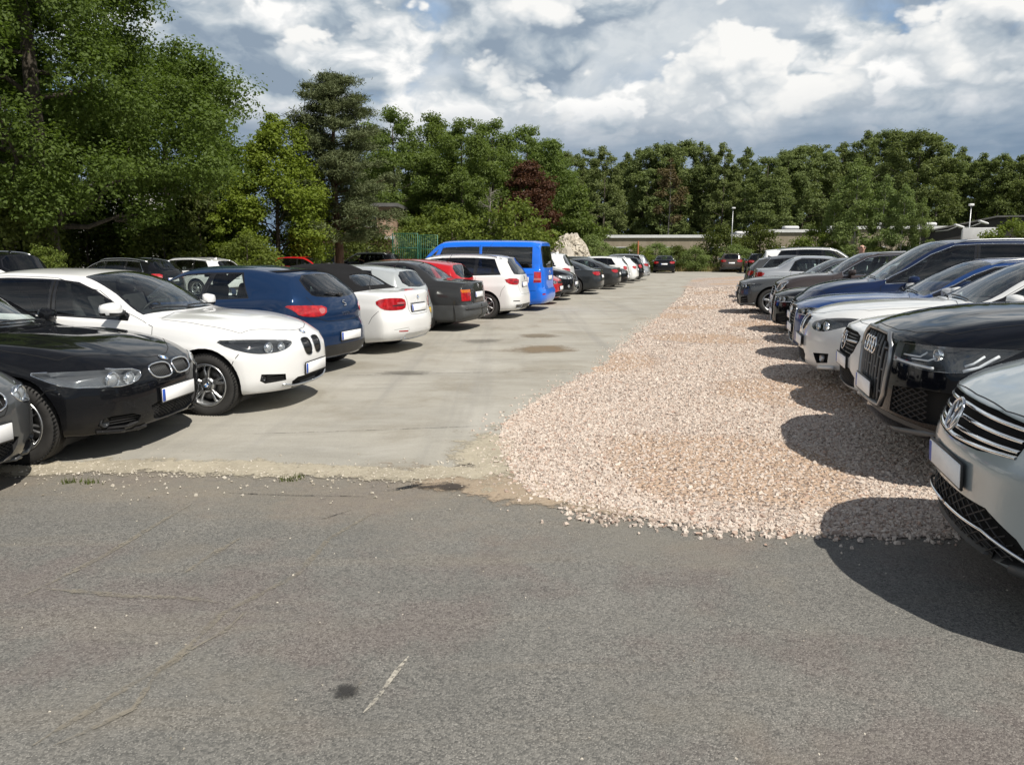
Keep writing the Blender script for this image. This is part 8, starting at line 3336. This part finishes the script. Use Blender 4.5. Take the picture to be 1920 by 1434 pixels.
L('hatch', -4.45, 24.3, C_RED, 'red car almost hidden between the blue van and the black off-roader nose', 'hatchback_car', end='nose')
L('suv', -4.35, 26.6, C_BLACK, 'black off-roader with its nose and round fog lamp beyond the blue van', 'suv_car')
L('suv', -4.75, 28.75, C_WHITE, 'white off-roader tail between the black off-roader and the grey fastback', 'suv_car', end='tail')
L('fastback', -3.95, 30.85, C_A5, 'slate grey fastback with bright five-spoke wheels, parked tail out', 'fastback_car', end='tail')
L('estate', -4.4, 33.2, C_SILV, 'silver estate with roof rails seen over the slate grey fastback', 'estate_car', trims={M_MIRCAP: C_SILV})
L('fastback', -3.75, 35.4, C_GREY, 'dark grey fastback tail just beyond the slate grey one', 'fastback_car', end='tail')
L('hatch', -3.65, 37.8, C_BLACK, 'black hatchback showing its nose among tails far down the left row', 'hatchback_car')
L('hatch', -3.80, 40.3, C_WHITE, 'white hatchback tail far down the left row', 'hatchback_car', end='tail')
L('estate', -3.6, 43.2, C_WHITE, 'white estate tail, taller, second from the silver people carrier', 'estate_car', end='tail', trims={M_MIRCAP: C_WHITE})
L('hatch', -3.5, 45.9, C_BLACK, 'black hatchback tail beside the silver people carrier', 'hatchback_car', end='tail')
L('mpv', -3.35, 48.8, C_SILV, 'silver people carrier at the far end of the left row', 'people_carrier', end='tail')

Rr_('tiguan', 1.17, 4.02, C_TIG, 'ice-grey off-roader cut by the right edge, nearest of the right row', 'suv_car', rot=-1, z=.02)
Rr_('q7', 1.24, 6.34, C_NAVYB, 'big black off-roader with a large barred grille and blank white plate', 'suv_car')
Rr_('merc', 1.36, 8.22, C_WHITE, 'white car with a star in its grille beside the big black off-roader', 'saloon_car')
Rr_('e60', 1.15, 9.95, C_WHITE2, 'pearl white saloon with slanted headlights and twin grille, nose out', 'saloon_car')
Rr_('estate', 1.25, 12.1, C_S4, 'bright blue estate with silver mirror caps beyond the pearl saloon', 'estate_car')
Rr_('minivan', 1.44, 14.15, C_NAVY, 'tall navy people carrier with light window trim behind the bright blue estate', 'people_carrier')
Rr_('estate', 1.30, 16.2, C_BLACK, 'black estate mostly hidden between the navy people carrier and the umber one', 'estate_car', trims={M_MIRCAP: C_BLACK}, z=.02)
Rr_('mini', 1.52, 19.1, C_MINI, 'umber small off-roader with big round chrome-ringed headlights', 'suv_car')
Rr_('merc', .80, 21.2, C_GREYM, 'dark grey saloon with its front wheel showing, last nose-out car of the right row', 'saloon_car')
Rr_('saloon', 1.40, 25.6, C_SILV, 'silver saloon parked tail out with dark red lamp', 'saloon_car', end='tail')
Rr_('estate', 1.3, 28.4, C_GREYM, 'dark grey estate with shiny window trim parked tail out', 'estate_car', end='tail', trims={M_MIRCAP: C_GREYM})
Rr_('q7', 1.75, 31.0, C_WHITE, 'white off-roader with roof rails, farthest tail-out car of the right row', 'suv_car', end='tail')
Rr_('saloon', 9.4, 24.0, C_BLACK, 'dark car roof showing behind the standing man', 'saloon_car', end='nose')

for model, px, D, rz, pm, lb, nm in (('saloon', 1242, 64.0, 79, C_BLACK, 'dark saloon seen from behind at the far end, leftmost of the three end cars', 'saloon_car'),
                                     ('suv', 1367, 66.5, 77, C_BROWN, 'brown-grey off-roader seen from behind at the far end, below the lamp post', 'suv_car'),
                                     ('suv', 1420, 62.0, 78, C_BLACK, 'black off-roader seen from behind beside the white one with roof rails', 'suv_car')):
    x, y = at(px, D)
    put_car(mod(model), nm, (x, y), rz, pm, lb, 'car', GE, 'tail')

B = dict(grp=GB)
L('suv', -17.0, 16.6, C_BLACK, 'black off-roader roof at the left edge, second row', 'suv_car', end='tail', **B)
L('estate', -17.2, 22.4, C_BLACK, 'black estate behind the white hatchback, second row', 'estate_car', end='tail', trims={M_MIRCAP: C_BLACK}, **B)
L('estate', -17.0, 25.6, C_WHITE, 'white estate roof in the second row, right of the black estate', 'estate_car', end='tail', trims={M_MIRCAP: C_WHITE}, **B)
L('hatch', -17.0, 35.0, C_RED, 'red hatchback in the second row over the dark blue hatchback roof', 'hatchback_car', end='nose', **B)
L('suv', -17.0, 41.8, C_BLACK, 'black off-roader in the second row left of the green gate', 'suv_car', end='tail', **B)
L('estate', -16.8, 45.4, C_WHITE, 'white estate in the second row under the green gate', 'estate_car', end='nose', trims={M_MIRCAP: C_WHITE}, **B)
